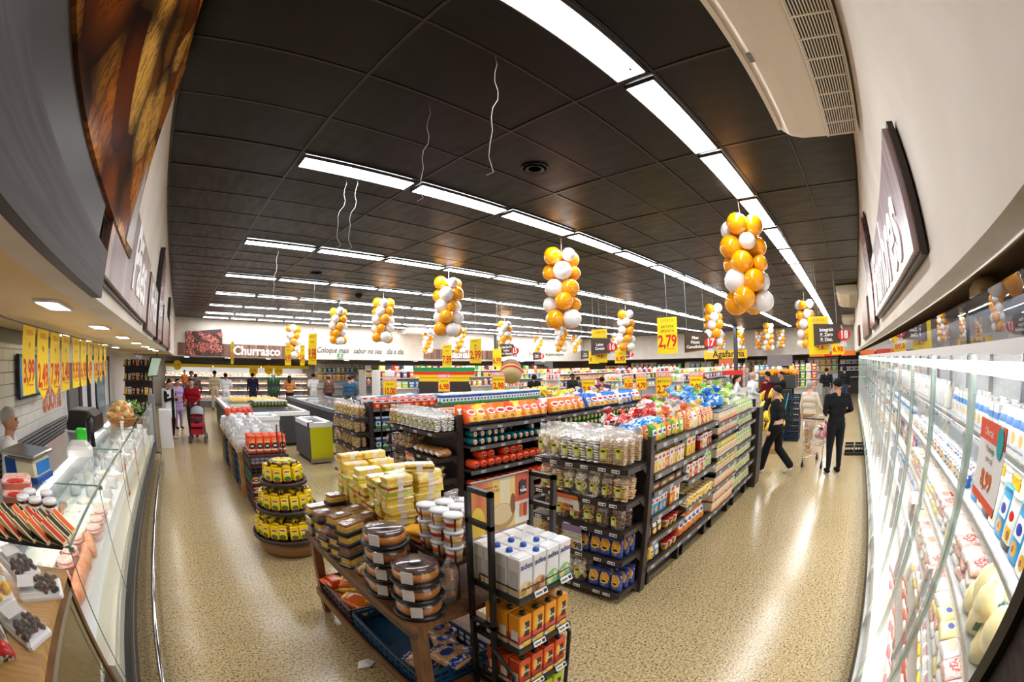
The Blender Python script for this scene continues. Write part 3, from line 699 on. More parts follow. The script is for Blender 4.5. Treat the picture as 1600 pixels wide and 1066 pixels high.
pCoffee=printed('yellow coffee pack',srgb(250,214,10),[('band',.0,.17,srgb(58,30,22)),('dot',.5,.30,.42,.15,srgb(30,130,60)),('dot',.5,.2,.2,.07,srgb(196,40,28)),('rect',.14,.86,.60,.80,srgb(246,232,190)),('rect',.2,.8,.66,.76,srgb(150,60,30))],.3)
pOrange=printed('orange rice sack',srgb(238,92,34),[('dot',.5,.42,.42,.17,srgb(40,44,60)),('rect',.3,.7,.38,.46,W_),('band',.16,.24,W_),('rect',.1,.9,.62,.68,srgb(250,170,90))],.3)
pTeal=printed('teal noodle pack',None,[('dot',.5,.5,.26,.30,srgb(240,190,150)),('dot',.5,.56,.13,.12,srgb(226,80,40)),('dot',.5,.38,.12,.1,srgb(250,230,200))],.28)
pPasta=printed('orange pasta pack',srgb(232,72,26),[('dot',.5,.45,.2,.22,srgb(38,44,64)),('rect',.42,.58,.42,.5,W_),('mot',7,.60,srgb(245,120,60))],.28)
pBlueB=printed('blue biscuit bag with window',srgb(28,72,160),[('dot',.5,.56,.44,.28,srgb(226,160,60)),('mot',8,.6,srgb(246,200,110)),('dot',.5,.42,.30,.10,srgb(245,220,60)),('dot',.5,.42,.24,.06,srgb(60,40,40)),('band',0,.16,srgb(20,56,140)),('band',.86,1.01,srgb(24,64,150))],.3)
pMilk=printed('milk carton blue and white',srgb(240,244,248),[('band',.0,.2,srgb(60,170,80)),('band',.62,.86,srgb(40,90,180)),('dot',.5,.4,.25,.12,srgb(60,60,70))],.35)
pPink=printed('pink meat pack',srgb(230,170,160),[('dot',.5,.5,.36,.36,srgb(196,84,80)),('mot',10,.55,srgb(244,224,220)),('rect',.6,.92,.6,.9,W_)],.2)
pWhiteP=printed('white dairy pack',srgb(240,240,244),[('band',.55,.75,None or srgb(90,150,220)),('dot',.5,.3,.25,.15,srgb(240,200,120))],.35)
pObj=printed('plain coloured pack',None,[('dot',.5,.55,.3,.2,W_),('rect',.2,.8,.12,.25,srgb(250,230,150))],.35)
pObj2=printed('coloured pack, lower picture',None,[('rect',.1,.9,.62,.86,W_),('dot',.5,.32,.34,.2,srgb(250,214,120))],.35)
mFilm=clearmat('clear plastic film',(1,1,1),.05,.05,.12)
mFilmW=clearmat('crinkled cellophane',(.97,.97,.97),.10,.16,.15)
mFilmTop=clearmat('milky bag top',(1,1,1),.10,.20,.2,dc=(1,1,1))
mLabelY=printed('yellow green biscuit label',srgb(206,208,30),[('rect',.12,.62,.06,.55,srgb(214,212,214)),('dot',.5,.76,.34,.12,srgb(60,60,20)),('rect',.66,.9,.1,.6,srgb(190,196,40))],.4)
# biscuit fillings
def biscuit_mesh(nm,kind,w,d,h,m,seed):
    rng=random.Random(seed); b=MB()
    if kind=='disc':      # stacked rounds in two columns
        for cx in (-w*.24,w*.24):
            for cy in (-d*.2,d*.22):
                k=0; z=.012
                while z<h*.70:
                    b.lathe([(w*.18,0),(w*.245,.006),(w*.18,.013)],9,0,M=Matrix.Translation((cx+rng.uniform(-.006,.006),cy+rng.uniform(-.005,.005),z))@Euler((rng.uniform(-.3,.3),rng.uniform(-.3,.3),0)).to_matrix().to_4x4()); z+=.0185+rng.uniform(0,.004)
    elif kind=='ball':
        for k in range(26): b.ball((rng.uniform(-w*.34,w*.34),rng.uniform(-d*.28,d*.28),rng.uniform(.02,h*.70)),rng.uniform(.017,.024),7,5,0)
    elif kind=='ring':
        for k in range(22):
            a=rng.uniform(0,6.28); M=Matrix.Translation((rng.uniform(-w*.28,w*.28),rng.uniform(-d*.22,d*.22),.02+h*.66*k/22))@Euler((1.2+rng.uniform(-.5,.5),rng.uniform(-.5,.5),a)).to_matrix().to_4x4()
            b.tube([(.024*math.cos(t*math.pi/4),.024*math.sin(t*math.pi/4),0) for t in range(8)],.008,5,0,M=M,closed=True)
    elif kind=='braid':
        for cx in (-w*.28,0,w*.28):
            for k in range(11):
                for sgn in (-1,1): b.ball((cx+sgn*w*.07,-d*.18+rng.uniform(-.004,.004),.02+k*h*.066),w*.095,6,4,0,sz=.75)
                b.ball((cx,d*.16,.02+k*h*.066),w*.13,6,4,0,sz=.6)
    else:
        for k in range(40): b.ball((rng.uniform(-w*.36,w*.36),rng.uniform(-d*.3,d*.3),rng.uniform(.015,h*.70)),rng.uniform(.010,.017),6,4,0,sz=.7)
    return b.mesh(nm,m)
mBisW=speck('white biscuit',srgb(246,238,224),srgb(252,249,242),30); mBisT=speck('tan biscuit',srgb(214,166,104),srgb(238,204,150),40); mBisG=speck('golden biscuit',srgb(222,156,62),srgb(246,200,106),40); mBisB=speck('brown snack',srgb(120,74,42),srgb(170,110,66),40); mBisC=speck('cream biscuit',srgb(236,214,170),srgb(248,234,204),40)
def film_bag(nm,w,d,h,m,seed):
    me=pillow(nm,w,d,h,[m,mFilmTop],12,.22,wrk=.05,seed=seed,top=.12)
    for p in me.polygons:
        if p.center.z>h*.66: p.material_index=1
    return me
BW,BD,BH=.125,.085,.27
filmM=[film_bag('bag_film',BW,BD,BH,mFilm,k) for k in range(3)]
lbl=MB().add([(-.028,-.0,0),(.028,-.0,0),(.028,-.004,.066),(.016,-.004,.082),(-.016,-.004,.082),(-.028,-.004,.066)],[(0,1,2,3,4,5)]).mesh('label',mLabelY)
BISC={}
for nm,kd,mm in (('white','disc',mBisW),('whiteball','ball',mBisC),('tan','disc',mBisT),('braid','braid',mBisT),('ring','ring',mBisC),('golden','small',mBisG),('brown','small',mBisB),('rings','ring',mBisG),('garlic','ball',mBisW)):
    BISC[nm]=[biscuit_mesh('biscuits',kd,BW,BD,BH,mm,k) for k in range(2)]
def biscuit_bag(loc,rz,kind,label,group,sc=1.0,labelled=True,name='biscuit_bag'):
    o=put(random.choice(filmM),name,None,loc,rz,label=label,cat='biscuit bag',group=group,scale=(sc,sc,sc))
    put(random.choice(BISC[kind]),'biscuits',o)
    if labelled: put(lbl,'label',o,(rnd(-.015,.015),-BD*.5-.004,.045+rnd(0,.02)))
    return o
def fill(me,n0,nrow,p0,step,rowstep,rz=0,name='pack',label='',cat='pack',group='',cols=None,jit=.004,jr=.05,colfn=None,skip=0.0,tilt=0.0,scale=None,layers=1,lstep=.1):
    """line copies of a product up along a shelf: n0 along step, nrow rows deep along rowstep"""
    out=[]
    for r in range(nrow):
        for i in range(n0):
            for L in range(layers):
                if skip and random.random()<skip and L==layers-1: continue
                x=p0[0]+step[0]*i+rowstep[0]*r+rnd(-jit,jit); y=p0[1]+step[1]*i+rowstep[1]*r+rnd(-jit,jit); z=p0[2]+L*lstep
                m_=me[random.randrange(len(me))] if isinstance(me,list) else me
                o=put(m_,name,None,(x,y,z),rot=(tilt,0,rz+rnd(-jr,jr)),label=uniq(label,nth(i)+' along',('' if r==0 else nth(r)+' row back'),('' if layers==1 else nth(L)+' layer')),cat=cat,group=group,scale=scale)
                c=(cols[(i*3+r)%len(cols)] if cols and colfn is None else (colfn(i,r) if colfn else None))
                if c is not None: o.color=(*J(c),1)
                out.append(o)
    return out
RED=srgb(206,34,30); ORG=srgb(240,120,30); YEL=srgb(250,208,40); GRN=srgb(70,160,60); BLU=srgb(30,110,200); LBL=srgb(60,160,220); WHT=srgb(240,238,232); BRN=srgb(96,56,36); TEA=srgb(10,104,110); PUR=srgb(96,60,140); PNK=srgb(226,120,140); DRK=srgb(40,34,34); LIM=srgb(150,200,60); CRM=srgb(236,222,190)
tagm=MB().box(-.038,.038,-.003,.0,-.014,.014).mesh('price_tag',printed('shelf price tag',srgb(240,240,240),[('rect',.08,.6,.25,.7,srgb(120,120,120)),('rect',.68,.95,.2,.8,srgb(40,40,40))],.5))

# ================================================================ promo table with cakes (near middle)
mWoodD=woodmat('dark walnut',srgb(62,40,28),srgb(104,72,50),(3,1,3),.4)
mWoodM=woodmat('brown table wood',srgb(98,66,40),srgb(140,98,62),(14,2,2),.45)
mWoodL=woodmat('light oak',srgb(176,132,78),srgb(206,164,104),(2,14,2),.4)
T=empty('display_table',(0,0,0),label='dark wooden two tier display table loaded with cakes and tubs',cat='display table')
MB().box(.94,1.95,1.70,3.42,.785,.82).obj('lower_top',mWoodM,T)
MB().box(.94,.97,1.70,3.42,.74,.785).obj('apron',mWoodD,T)
MB().box(1.27,1.95,1.80,3.46,1.07,1.10).obj('upper_top',mWoodD,T); MB().box(1.27,1.285,1.80,3.46,1.03,1.07).obj('upper_apron',mWoodD,T)
MB().box(1.32,1.36,1.82,3.44,.82,1.07).obj('riser',mWoodD,T)
for x,y in ((.965,1.71),(.965,3.32),(1.86,1.71),(1.86,3.32)): MB().box(x,x+.075,y,y+.075,0,.785).obj('leg',mWoodM,T)
MB().box(.96,1.93,1.70,3.40,.20,.225).obj('bottom_shelf',mWoodM,T); MB().box(.945,.965,1.68,3.40,.17,.25).obj('side_rail',mWoodM,T)
ptg=MB().box(-.003,0,-.05,.05,-.03,.03).mesh('price_ticket',mPap)
for y in (2.05,2.5,2.95): put(ptg,'price_ticket',T,(1.268,y,1.05))
# cake slabs stacked on the upper tier
def _slab(n,b):
    g=n.coord('Generated'); x,y,z=n.sep(g)[:3]
    f=n.noise(n.coord('Object'),22,3); oc=n.new('ShaderNodeObjectInfo').outputs['Color']
    c=n.mix(n.math('GREATER_THAN',f,.56),srgb(250,214,84),srgb(252,236,160))
    c=n.mix(n.math('MULTIPLY',n.math('GREATER_THAN',z,.30),n.math('LESS_THAN',z,.62)),c,oc)
    c=n.mix(n.math('MULTIPLY',n.math('GREATER_THAN',z,.93),n.math('GREATER_THAN',f,.44)),c,srgb(244,232,214))
    c=n.mix(n.math('MULTIPLY',n.math('GREATER_THAN',x,.40),n.math('LESS_THAN',x,.60)),c,srgb(238,228,216))
    n.link(c,b.inputs['Base Color'])
mSlab=mat('wrapped sponge cake',(.8,.6,.2),.16,spec=.8,coat=.4,fn=_slab)
def slabmesh(seed):
    rng=random.Random(seed); me=MB().bbox(-.105,.105,-.05,.05,0,.052,.008)
    me.v=[(x+rng.uniform(-.004,.004),y+rng.uniform(-.004,.004),z+rng.uniform(-.002,.003)) for x,y,z in me.v]; return me.mesh('sponge_cake',mSlab)
SL=[slabmesh(k) for k in range(4)]
cset=[srgb(250,214,84),srgb(246,200,70),srgb(232,170,60),srgb(150,205,40),srgb(222,70,40),srgb(250,224,120),srgb(140,82,44),srgb(250,214,84)]
for r in range(8):
    y=3.36-r*.118
    for cc in range(2):
        n=[7,6,5,6,5,6,6,7][r] - (cc==0 and r in(2,4))
        for L in range(n):
            x=1.40+cc*.235+rnd(-.012,.012)
            put(SL[(r+L+cc)%4],'sponge_cake',None,(x,y+rnd(-.008,.008),1.10+L*.051),rnd(-.09,.09),label=uniq('yellow wrapped sponge cake on the upper tier of the display table',nth(r)+' stack','layer '+nth(L),('','rear pile')[cc]),cat='cake',group='sponge cake slabs on the display table',col=cset[(r*2+L*3+cc*5+random.randrange(2))%8])
put(SL[0],'sponge_cake',None,(1.46,2.62,1.405),.25,label='brown topped cake slab lying crossways over the sponge stacks',cat='cake',col=srgb(140,82,44))
put(SL[1],'sponge_cake',None,(1.60,2.56,1.46),-.5,label='tilted brown and yellow cake slab on the very top of the stacks',cat='cake',col=srgb(140,82,44))
# bread loaf in a tied bag
mToast=speck('sliced bread',srgb(196,140,84),srgb(220,176,120),20)
lf_=MB()
for k in range(9): lf_.bbox(-.055,.055,-.045,.045,.004+k*.016,.018+k*.016,.012)
lfm=lf_.mesh('loaf',mToast)
bgm=pillow('bread_bag',.15,.13,.25,mFilmW,12,.30,wrk=.1,seed=4,top=.25)
for x,y,l in ((1.50,2.20,'sliced loaf in a tied clear bag beside the cake slabs'),(1.68,2.30,'second bagged loaf half hidden behind the first')):
    o=put(bgm,'bread_bag',None,(x,y,1.10),.3,label=l,cat='bread'); put(lfm,'loaf',o); MB().box(-.035,.035,-.066,-.063,.03,.11).obj('label',mPap,o)
put(flatpack('snack_pack',.16,.2,.035,mat('gold wrapper',srgb(236,170,30),.25),3),'snack_pack',None,(1.36,2.23,1.10),.4,label='gold snack pouch lying at the shelf edge, upper one of two',cat='snack').location.z=1.14
put(flatpack('snack_pack',.16,.2,.035,mat('gold wrapper',srgb(236,170,30),.25),4),'snack_pack',None,(1.37,2.22,1.10),.1,label='gold snack pouch lying at the shelf edge, lower one of two',cat='snack')
# tubs with white lids
pTub=printed('dulce tub print',srgb(236,234,230),[('band',.30,.56,srgb(206,52,34)),('dot',.3,.45,.2,.14,srgb(240,190,80)),('ydot',.3,.45,.2,.14,srgb(70,120,50)),('vband',.45,.55,srgb(120,40,30))],.3)
pTub2=printed('dulce tub print orange',srgb(236,234,230),[('band',.30,.62,srgb(236,110,30)),('dot',.3,.45,.2,.14,srgb(250,220,120)),('vband',.45,.55,srgb(60,40,30))],.3)
mLidW=mat('white lid',srgb(236,236,240),.3)
tb=[tub('tub',.056,.095,[p,mLidW]) for p in (pTub,pTub2)]
for i,(x,y) in enumerate(((1.335,2.08),(1.335,1.955),(1.345,1.835),(1.455,2.06),(1.46,1.94),(1.47,1.83),(1.58,2.0),(1.585,1.88))):
    for L in range(3): put(tb[(i+L)%2],'tub',None,(x+rnd(-.004,.004),y+rnd(-.004,.004),1.10+L*.0955),rnd(-2,2)*.4+2.3,label=uniq('white lidded tub on the upper tier of the display table',nth(i)+' stack',nth(L)+' layer'),cat='tub',group='stacked tubs on the display table')
# loaf cakes in trays on the lower tier
mTray=mat('black plastic tray',srgb(28,30,34),.25); mCakeY=speck('yellow cake',srgb(226,164,30),srgb(244,196,60),25); mCakeB=speck('brown cake crust',srgb(110,66,36),srgb(146,92,54),25)
mDome=clearmat('clear dome lid',(1,1,1),.10,.02,.10)
trm=MB().bbox(-.11,.11,-.062,.062,0,.022,.008).mesh('tray',mTray); ckY=MB().bbox(-.095,.095,-.05,.05,.02,.062,.01).bbox(-.09,.09,-.046,.046,.062,.074,.006,m=1).mesh('cake',[mCakeY,mCakeB]); ckB=MB().bbox(-.095,.095,-.05,.05,.02,.07,.01).mesh('cake',[mCakeB]); dmm=MB().bbox(-.105,.105,-.058,.058,.02,.082,.012).mesh('dome_lid',mDome); tkm=MB().box(-.03,.03,-.02,.02,.0825,.0835).mesh('price_label',mPap)
def loaf(x,y,L,kind,rz,lab,g='boxed loaf cakes on the lower tier'):
    o=put(trm,'boxed_cake',None,(x,y,.82+L*.083),rz,label=lab,cat='cake',group=g)
    put(ckY if kind else ckB,'cake',o); put(dmm,'dome_lid',o); put(tkm,'price_label',o)
for (x,y,n,rz) in ((1.05,3.30,3,.15),(1.06,3.14,3,.2),(1.23,3.28,4,.1),(1.04,2.97,2,.3),(1.055,2.80,4,.35),(1.06,2.63,4,.42),(1.22,2.90,4,.3),(1.23,2.73,4,.4)):
    for L in range(n): loaf(x,y,L,(L+int(y*10))%3!=0,rz+rnd(-.05,.05),uniq('loaf cake in a black tray on the lower tier','stack at %.0f cm from the far end'%((3.42-y)*100),nth(L)+' up'))
# bagged buns behind them, against the riser
for k,(x,y) in enumerate(((1.22,3.02),(1.24,2.56),(1.23,2.46),(1.21,2.36),(1.24,2.26),(1.25,2.62))):
    o=put(bgm,'bun_bag',None,(x,y,.82),k,label='clear bag of brown buns leaning against the riser',cat='buns',group='bagged buns on the lower tier',scale=(.8,.8,.85))
    b=MB()
    for q in range(4): b.ball((rnd(-.03,.03),rnd(-.03,.03),.035+q*.035),.036,8,5,0,sz=.7)
    b.obj('buns',mCakeB,o)
# ring cakes in clear tubs, two stacks
mRing=speck('orange ring cake',srgb(200,112,24),srgb(226,142,44),20); mChoc=speck('chocolate topping',srgb(58,28,16),srgb(84,42,24),40)
rt=MB().lathe([(.112,0),(.128,.008),(.13,.016),(.108,.018)],20).mesh('base_tray',mTray)
rc=MB().lathe([(.098,.016),(.108,.03),(.106,.066)],20,0).lathe([(.106,.066),(.09,.084),(.04,.082),(.03,.05)],20,1).mesh('cake',[mRing,mChoc])
rd=MB().lathe([(.112,.016),(.116,.05),(.108,.085),(.085,.094),(.02,.096)],20).mesh('dome_lid',mDome); rl=MB().box(-.028,.028,-.117,-.114,.022,.082).mesh('label',mPap)
def ringcake(x,y,L,lab):
    o=put(rt,'ring_cake',None,(x,y,.82+L*.112),rnd(-.3,.1),label=lab,cat='cake',group='boxed ring cakes on the lower tier',scale=1.17); put(rc,'cake',o); put(rd,'dome_lid',o); put(rl,'label',o,rz=-.7)
for L in range(3): ringcake(1.095,1.86,L,'chocolate topped ring cake in the stack at the table corner, %s'%('bottom','middle','top')[L])
for L in range(4): ringcake(1.085,2.17,L,'chocolate topped ring cake in the stack behind the corner stack, %s'%('bottom','second up','third up','top')[L])
for k,(x,y,z,sc) in enumerate(((1.27,1.86,.82,.95),(1.25,2.02,.82,.85),(1.24,2.34,.82,.85),(1.27,1.80,.95,.75),(1.24,2.24,.96,.75))):
    o=put(bgm,'bun_bag',None,(x,y,z),k*1.3,label=uniq('crinkled clear bag of golden buns by the ring cake stacks',nth(k)+' of five'),cat='buns',group='bun bags by the ring cakes',scale=sc)
    b=MB()
    for q in range(5): b.ball((rnd(-.03,.03),rnd(-.03,.03),.035+q*.028),.036,8,5,0,sz=.7)
    b.obj('buns',mRing,o)
dmb=clearmat('clear cup',(1,1,1),.1,.06,.08)
for k,(x,y,L) in enumerate(((1.03,2.34,0),(1.03,2.34,1),(1.10,2.40,0),(1.10,2.40,1),(1.03,2.44,0),(1.02,2.27,0))):
    o=MB().lathe([(.04,0),(.052,.06),(.04,.075)],12).obj('cake_cup',dmb,None,(x,y,.82+L*.076),label='small yellow muffin in a clear cup between the boxed loaves and ring cakes',cat='muffin',group='muffin cups on the lower tier'); MB().ball((0,0,.03),.036,8,5).obj('muffin',mCakeY,o)
# crates on the bottom shelf
def crate(name,loc,w,d,h,m,label,group=None,rz=0,slots=True,open_front=False):
    e=empty(name,loc,rz,label=label,cat='crate',group=group)
    MB().box(0,w,0,d,0,.012).obj('base',m,e)
    def side(L,h,axis,off):
        b=MB(); t=.012
        def bx(a0,a1,z0,z1):
            if axis=='x': b.box(a0,a1,off,off+t,z0,z1)
            else: b.box(off,off+t,a0,a1,z0,z1)
        bx(0,L,0,h*.22); bx(0,L,h*.78,h); bx(0,L,h*.46,h*.56)
        k=max(3,int(L/.07))
        for i in range(k+1): bx(L*i/k-.006 if i else 0,min(L,L*i/k+.006),h*.2,h*.8)
        return b
    side(w,h,'x',0).obj('side',m,e); side(w,h,'x',d-.012).obj('side',m,e); side(d,h,'y',0).obj('side',m,e); side(d,h,'y',w-.012).obj('side',m,e)
    return e
mCrB=mat('blue crate',srgb(16,66,100),.4); mCrM=mat('maroon crate',srgb(74,50,58),.45); mCrK=mat('black crate',srgb(34,34,36),.5); mCrG=mat('green crate',srgb(20,110,86),.45)
crate('plastic_crate',(.98,1.76,.226),.56,.92,.15,mCrB,'blue plastic crate at the near end of the table bottom shelf')
crate('plastic_crate',(.98,2.70,.226),.56,.66,.15,mCrM,'maroon plastic crate with orange snack bags on the table bottom shelf')
mSnk=mat('glossy snack print',(.5,.5,.5),.22,spec=.7,fn=lambda n,b:n.link(n.mix(n.math('GREATER_THAN',n.noise(n.coord('Object'),13,2),.585),n.new('ShaderNodeObjectInfo').outputs['Color'],srgb(250,214,60)),b.inputs['Base Color']))
SNK=[flatpack('snack_bag',.17,.24,.08,mSnk,k) for k in range(3)]
for k,(x,y,z,rz,c) in enumerate(((1.10,3.18,.25,.4,ORG),(1.26,3.20,.25,1.0,RED),(1.12,2.98,.25,-.3,RED),(1.30,3.0,.25,.8,ORG),(1.14,2.82,.25,.2,YEL),(1.32,2.84,.25,-.5,ORG),(1.16,3.08,.31,.9,YEL),(1.26,2.92,.32,-.2,RED),(1.10,2.86,.32,.5,ORG),(1.06,3.24,.33,.2,srgb(245,80,20)),(1.2,3.12,.36,-.6,ORG))):
    put(SNK[k%3],'snack_bag',None,(x,y,z),rot=(rnd(-.2,.2),rnd(-.25,.25),rz),label='bright orange and red snack bag heaped in the maroon crate',cat='snack bag',group='snack bags in the maroon crate',col=c)
pRoll=printed('bread roll pack',srgb(206,160,110),[('band',0,.2,srgb(24,56,150)),('band',.8,1.01,srgb(24,56,150)),('mot',6,.55,srgb(232,196,150)),('dot',.5,.5,.3,.14,srgb(40,70,160))],.2)
RLP=[flatpack('roll_pack',.17,.26,.085,flat(pRoll),k+5) for k in range(2)]
for k,(x,y,z,rz) in enumerate(((1.13,2.0,.24,.5),(1.35,1.92,.24,1.2),(1.40,2.10,.24,-.3),(1.25,1.86,.33,.2),(1.46,2.24,.24,.4))):
    put(RLP[k%2],'roll_pack',None,(x,y,z),rz,label='blue and clear pack of bread rolls in the blue crate',cat='bread rolls',group='roll packs in the blue crate')
MB().add([(0,0,.002),(.1,-.03,.012),(.16,.02,.004),(.13,.07,.016),(.05,.08,.003),(.08,.03,.02)],[(0,1,5),(1,2,5),(2,3,5),(3,4,5),(4,0,5)]).obj('paper_scrap',mPap,None,(.84,2.44,0),label='white crumpled paper scrap on the floor',cat='paper')
# ================================================================ juice rack
K=empty('juice_rack',(0,0,0),label='black metal rack of juice and soy cartons with a poster on top',cat='rack')
X0,X1,Y0,Y1=1.325,1.745,1.31,1.665
for zt in (1.05,.70,.37,.06): 
    sh=MB().box(X0,X1,Y0,Y1,zt-.035,zt).obj('shelf',mBlack,K)
    MB().tube([(X0+.015,Y1-.05,zt),(X0+.015,Y1-.05,zt+.045),(X0+.015,Y0+.03,zt+.045),(X0+.03,Y0+.015,zt+.045),(X1-.03,Y0+.015,zt+.045),(X1-.015,Y0+.03,zt+.045),(X1-.015,Y1-.05,zt+.045),(X1-.015,Y1-.05,zt)],.005,6).obj('wire_guard',mBlack,sh)
    put(tagm,'price_tag',sh,(X0+.15,Y0-.004,zt-.006),rot=(R(-20),0,0),scale=1.2); put(tagm,'price_tag',sh,(X1-.07,Y0-.004,zt-.006),rot=(R(-25),0,0),scale=1.2)
for x in (X0-.03,X1+.004):
    f=empty('side_frame',(0,0,0),parent=K)
    for y in (1.47,1.64): MB().box(x,x+.026,y,y+.026,0,1.60).obj('post',mBlack,f)
    for zt in (1.574,1.40,.78,.3): MB().box(x,x+.026,1.47,1.666,zt,zt+.026).obj('cross_bar',mBlack,f)
MB().tube([(X0-.02,1.51,.66),(X0-.02,1.33,.50),(X0-.02,1.33,0)],.013,6).obj('brace',mBlack,K); MB().tube([(X1+.02,1.51,.74),(X1+.02,1.33,.60),(X1+.02,1.33,0)],.013,6).obj('brace',mBlack,K)
def _post(n,b):
    g=n.coord('Generated'); x,y,z=n.sep(g)[:3]
    c=n.ramp(x,[(.0,srgb(226,150,40)),(.12,srgb(204,96,60)),(.35,srgb(232,168,90)),(.55,srgb(238,206,130))])
    def ell(u,v,ru,rv,col):
        nonlocal c
        dx=n.math('DIVIDE',n.math('SUBTRACT',x,u),ru); dz=n.math('DIVIDE',n.math('SUBTRACT',z,v),rv)
        c=n.mix(n.math('LESS_THAN',n.math('ADD',n.math('MULTIPLY',dx,dx),n.math('MULTIPLY',dz,dz)),1.0),c,col)
    ell(.5,.7,.16,.5,srgb(240,200,110)); ell(.56,.75,.09,.6,srgb(232,220,180)); ell(.50,.25,.22,.26,srgb(190,150,90)); ell(.50,.30,.19,.20,srgb(226,200,150)); ell(.70,.45,.05,.2,srgb(146,90,50)); ell(.1,.2,.12,.35,srgb(232,200,60))
    c=n.mix(n.math('MULTIPLY',n.math('GREATER_THAN',x,.74),n.math('GREATER_THAN',z,.46)),c,srgb(216,96,70))
    c=n.mix(n.math('MULTIPLY',n.math('GREATER_THAN',x,.74),n.math('LESS_THAN',z,.46)),c,srgb(234,230,220))
    n.link(c,b.inputs['Base Color'])
po=MB().box(X0+.0,X1+.0,1.648,1.658,1.30,1.60).obj('poster',mat('breakfast poster print',(.8,.5,.3),.4,fn=_post),K)
MB().box(X0,X1,1.644,1.662,1.598,1.606).obj('poster_rail',mAlu,K)
MB().prism([(1.665,1.475),(1.72,1.475),(1.72,1.56),(1.705,1.55),(1.69,1.565),(1.665,1.55)],1.643,1.646,'y').obj('logo_patch',mBlack,po); text('del',.016,mWh,po,(1.692,1.641,1.52),FMY); text('Valle',.026,mWh,po,(1.692,1.641,1.50),FMY,bold=.001)
text('Comece o dia\ncom mais energia',.022,mBlkT,po,(1.44,1.645,1.55),FMY)
for k,(x,c) in enumerate(((1.67,srgb(230,120,30)),(1.70,srgb(190,60,30)))): MB().box(x,x+.024,1.643,1.646,1.34,1.42).obj('printed_carton',mat('poster carton %d'%k,c,.4),po)
# cartons: soy drink, juice
mTetraW=mat('white carton',srgb(238,238,240),.35); mCapB=mat('blue cap',srgb(30,90,190),.35); mCapK=mat('black cap',srgb(24,24,26),.35); mAdes=mat('soy brand purple',srgb(70,60,130),.4)
CW,CD,CH=.094,.085,.225
cap=lambda m,r,h,nm='cap': MB().lathe([(r,0),(r*1.02,h*.6),(r*.9,h)],14).mesh(nm,m)
capB=cap(mCapB,.017,.018); capK=cap(mCapK,.017,.02)
def soycap(x,y): return (int(round((x-X0-.062)/.098)),int(round((y-Y0-.055)/.087))) in ((1,0),(0,1),(1,1),(2,1),(1,2),(0,2))
def soy(x,y,var,lab,gr):
    c1,c2={'almond':(srgb(226,170,120),srgb(150,84,40)),'vanilla':(srgb(236,210,160),srgb(196,150,70)),'green':(srgb(120,196,140),srgb(236,220,150))}[var]
    m=printed('soy carton '+var,srgb(240,240,242),[('band',0,.03,c1),('ydot',.5,.12,.6,.24,srgb(240,240,242)),('dot',.5,.14,.55,.26,c1),('dot',.3,.14,.24,.12,c2),('dot',.72,.24,.16,.10,c2),('band',.965,1.01,srgb(246,246,248))],.35)
    key='soycarton_'+var
    if key not in _M: _M[key]=carton('soy_carton',CW*.98,CD*.98,CH,m)
    o=put(_M[key],'soy_carton',None,(x,y,1.05),label=lab,cat='soy carton',group=gr)
    put(capB,'cap',o,(0,-.012,CH)) if soycap(x,y) else MB().prism([(-.04,-.03),(.04,-.03),(.04,.03),(-.04,.03)],CH,CH+.004,'z').obj('fold',mTetraW,o); text('ades',.045,mAdes,o,(0,-CD*.49-.002,CH*.80),FMY,bold=.0012)
    MB().box(-CW*.49-.001,-CW*.49-.0005,-.03,.03,.03,.15).obj('nutrition_print',mat('faint grey print',srgb(206,206,210),.5),o)
vs_=['vanilla','almond','green','green']
for i in range(4):
    for r in range(4): soy(X0+.062+i*.098,Y0+.055+r*.087,vs_[i],uniq('white %s soy carton on the top shelf of the juice rack'%({'vanilla':'vanilla','almond':'almond','green':'green footed'}[vs_[i]]),nth(i)+' across',nth(r)+' row'),'soy cartons on the juice rack')
def juice(x,y,z,var,lab,gr,capm=None):
    base=srgb(246,160,30) if var=='o' else (srgb(226,80,30) if var=='r' else srgb(180,200,40))
    low=srgb(222,84,60) if var=='o' else srgb(196,44,30)
    m=printed('juice carton '+var,base,[('band',.12,.40,low if var!='g' else srgb(120,170,40)),('band',.0,.12,srgb(240,230,210)),('dot',.62,.10,.36,.12,srgb(250,190,40)),('dot',.62,.10,.26,.085,srgb(255,214,100)),('rect',.34,.80,.34,.80,srgb(34,28,26)),('dot',.3,.62,.18,.2,srgb(250,190,60))],.3)
    key='juicec_'+var
    if key not in _M: _M[key]=carton('juice_carton',CW*.96,CD*.94,CH*.98,m)
    o=put(_M[key],'juice_carton',None,(x,y,z),label=lab,cat='juice carton',group=gr)
    put(capK,'cap',o,(0,-.015,CH*.98)); text('Valle',.028,mWh,o,(.006,-CD*.47-.002,CH*.56),FMY,bold=.0006); text('del',.014,mWh,o,(-.006,-CD*.47-.002,CH*.66),FMY)
    MB().box(-CW*.48-.001,-CW*.48-.0005,-.03,.02,.04,.12).obj('nutrition_print',mPap,o)
for z,v,l,g in ((.70,'o','orange juice carton with black cap on the second shelf of the rack','orange juice cartons, second shelf'),(.37,'r','red orange juice carton with black cap on the third shelf of the rack','red orange juice cartons, third shelf'),(.06,'g','lime green juice carton on the lowest shelf of the rack','green juice cartons, lowest shelf')):
    for i in range(4):
        for r in range(3 if v!='g' else 2): juice(X0+.062+i*.098,Y0+.055+r*.090,z,v,uniq(l,nth(i)+' across',nth(r)+' row'),g)
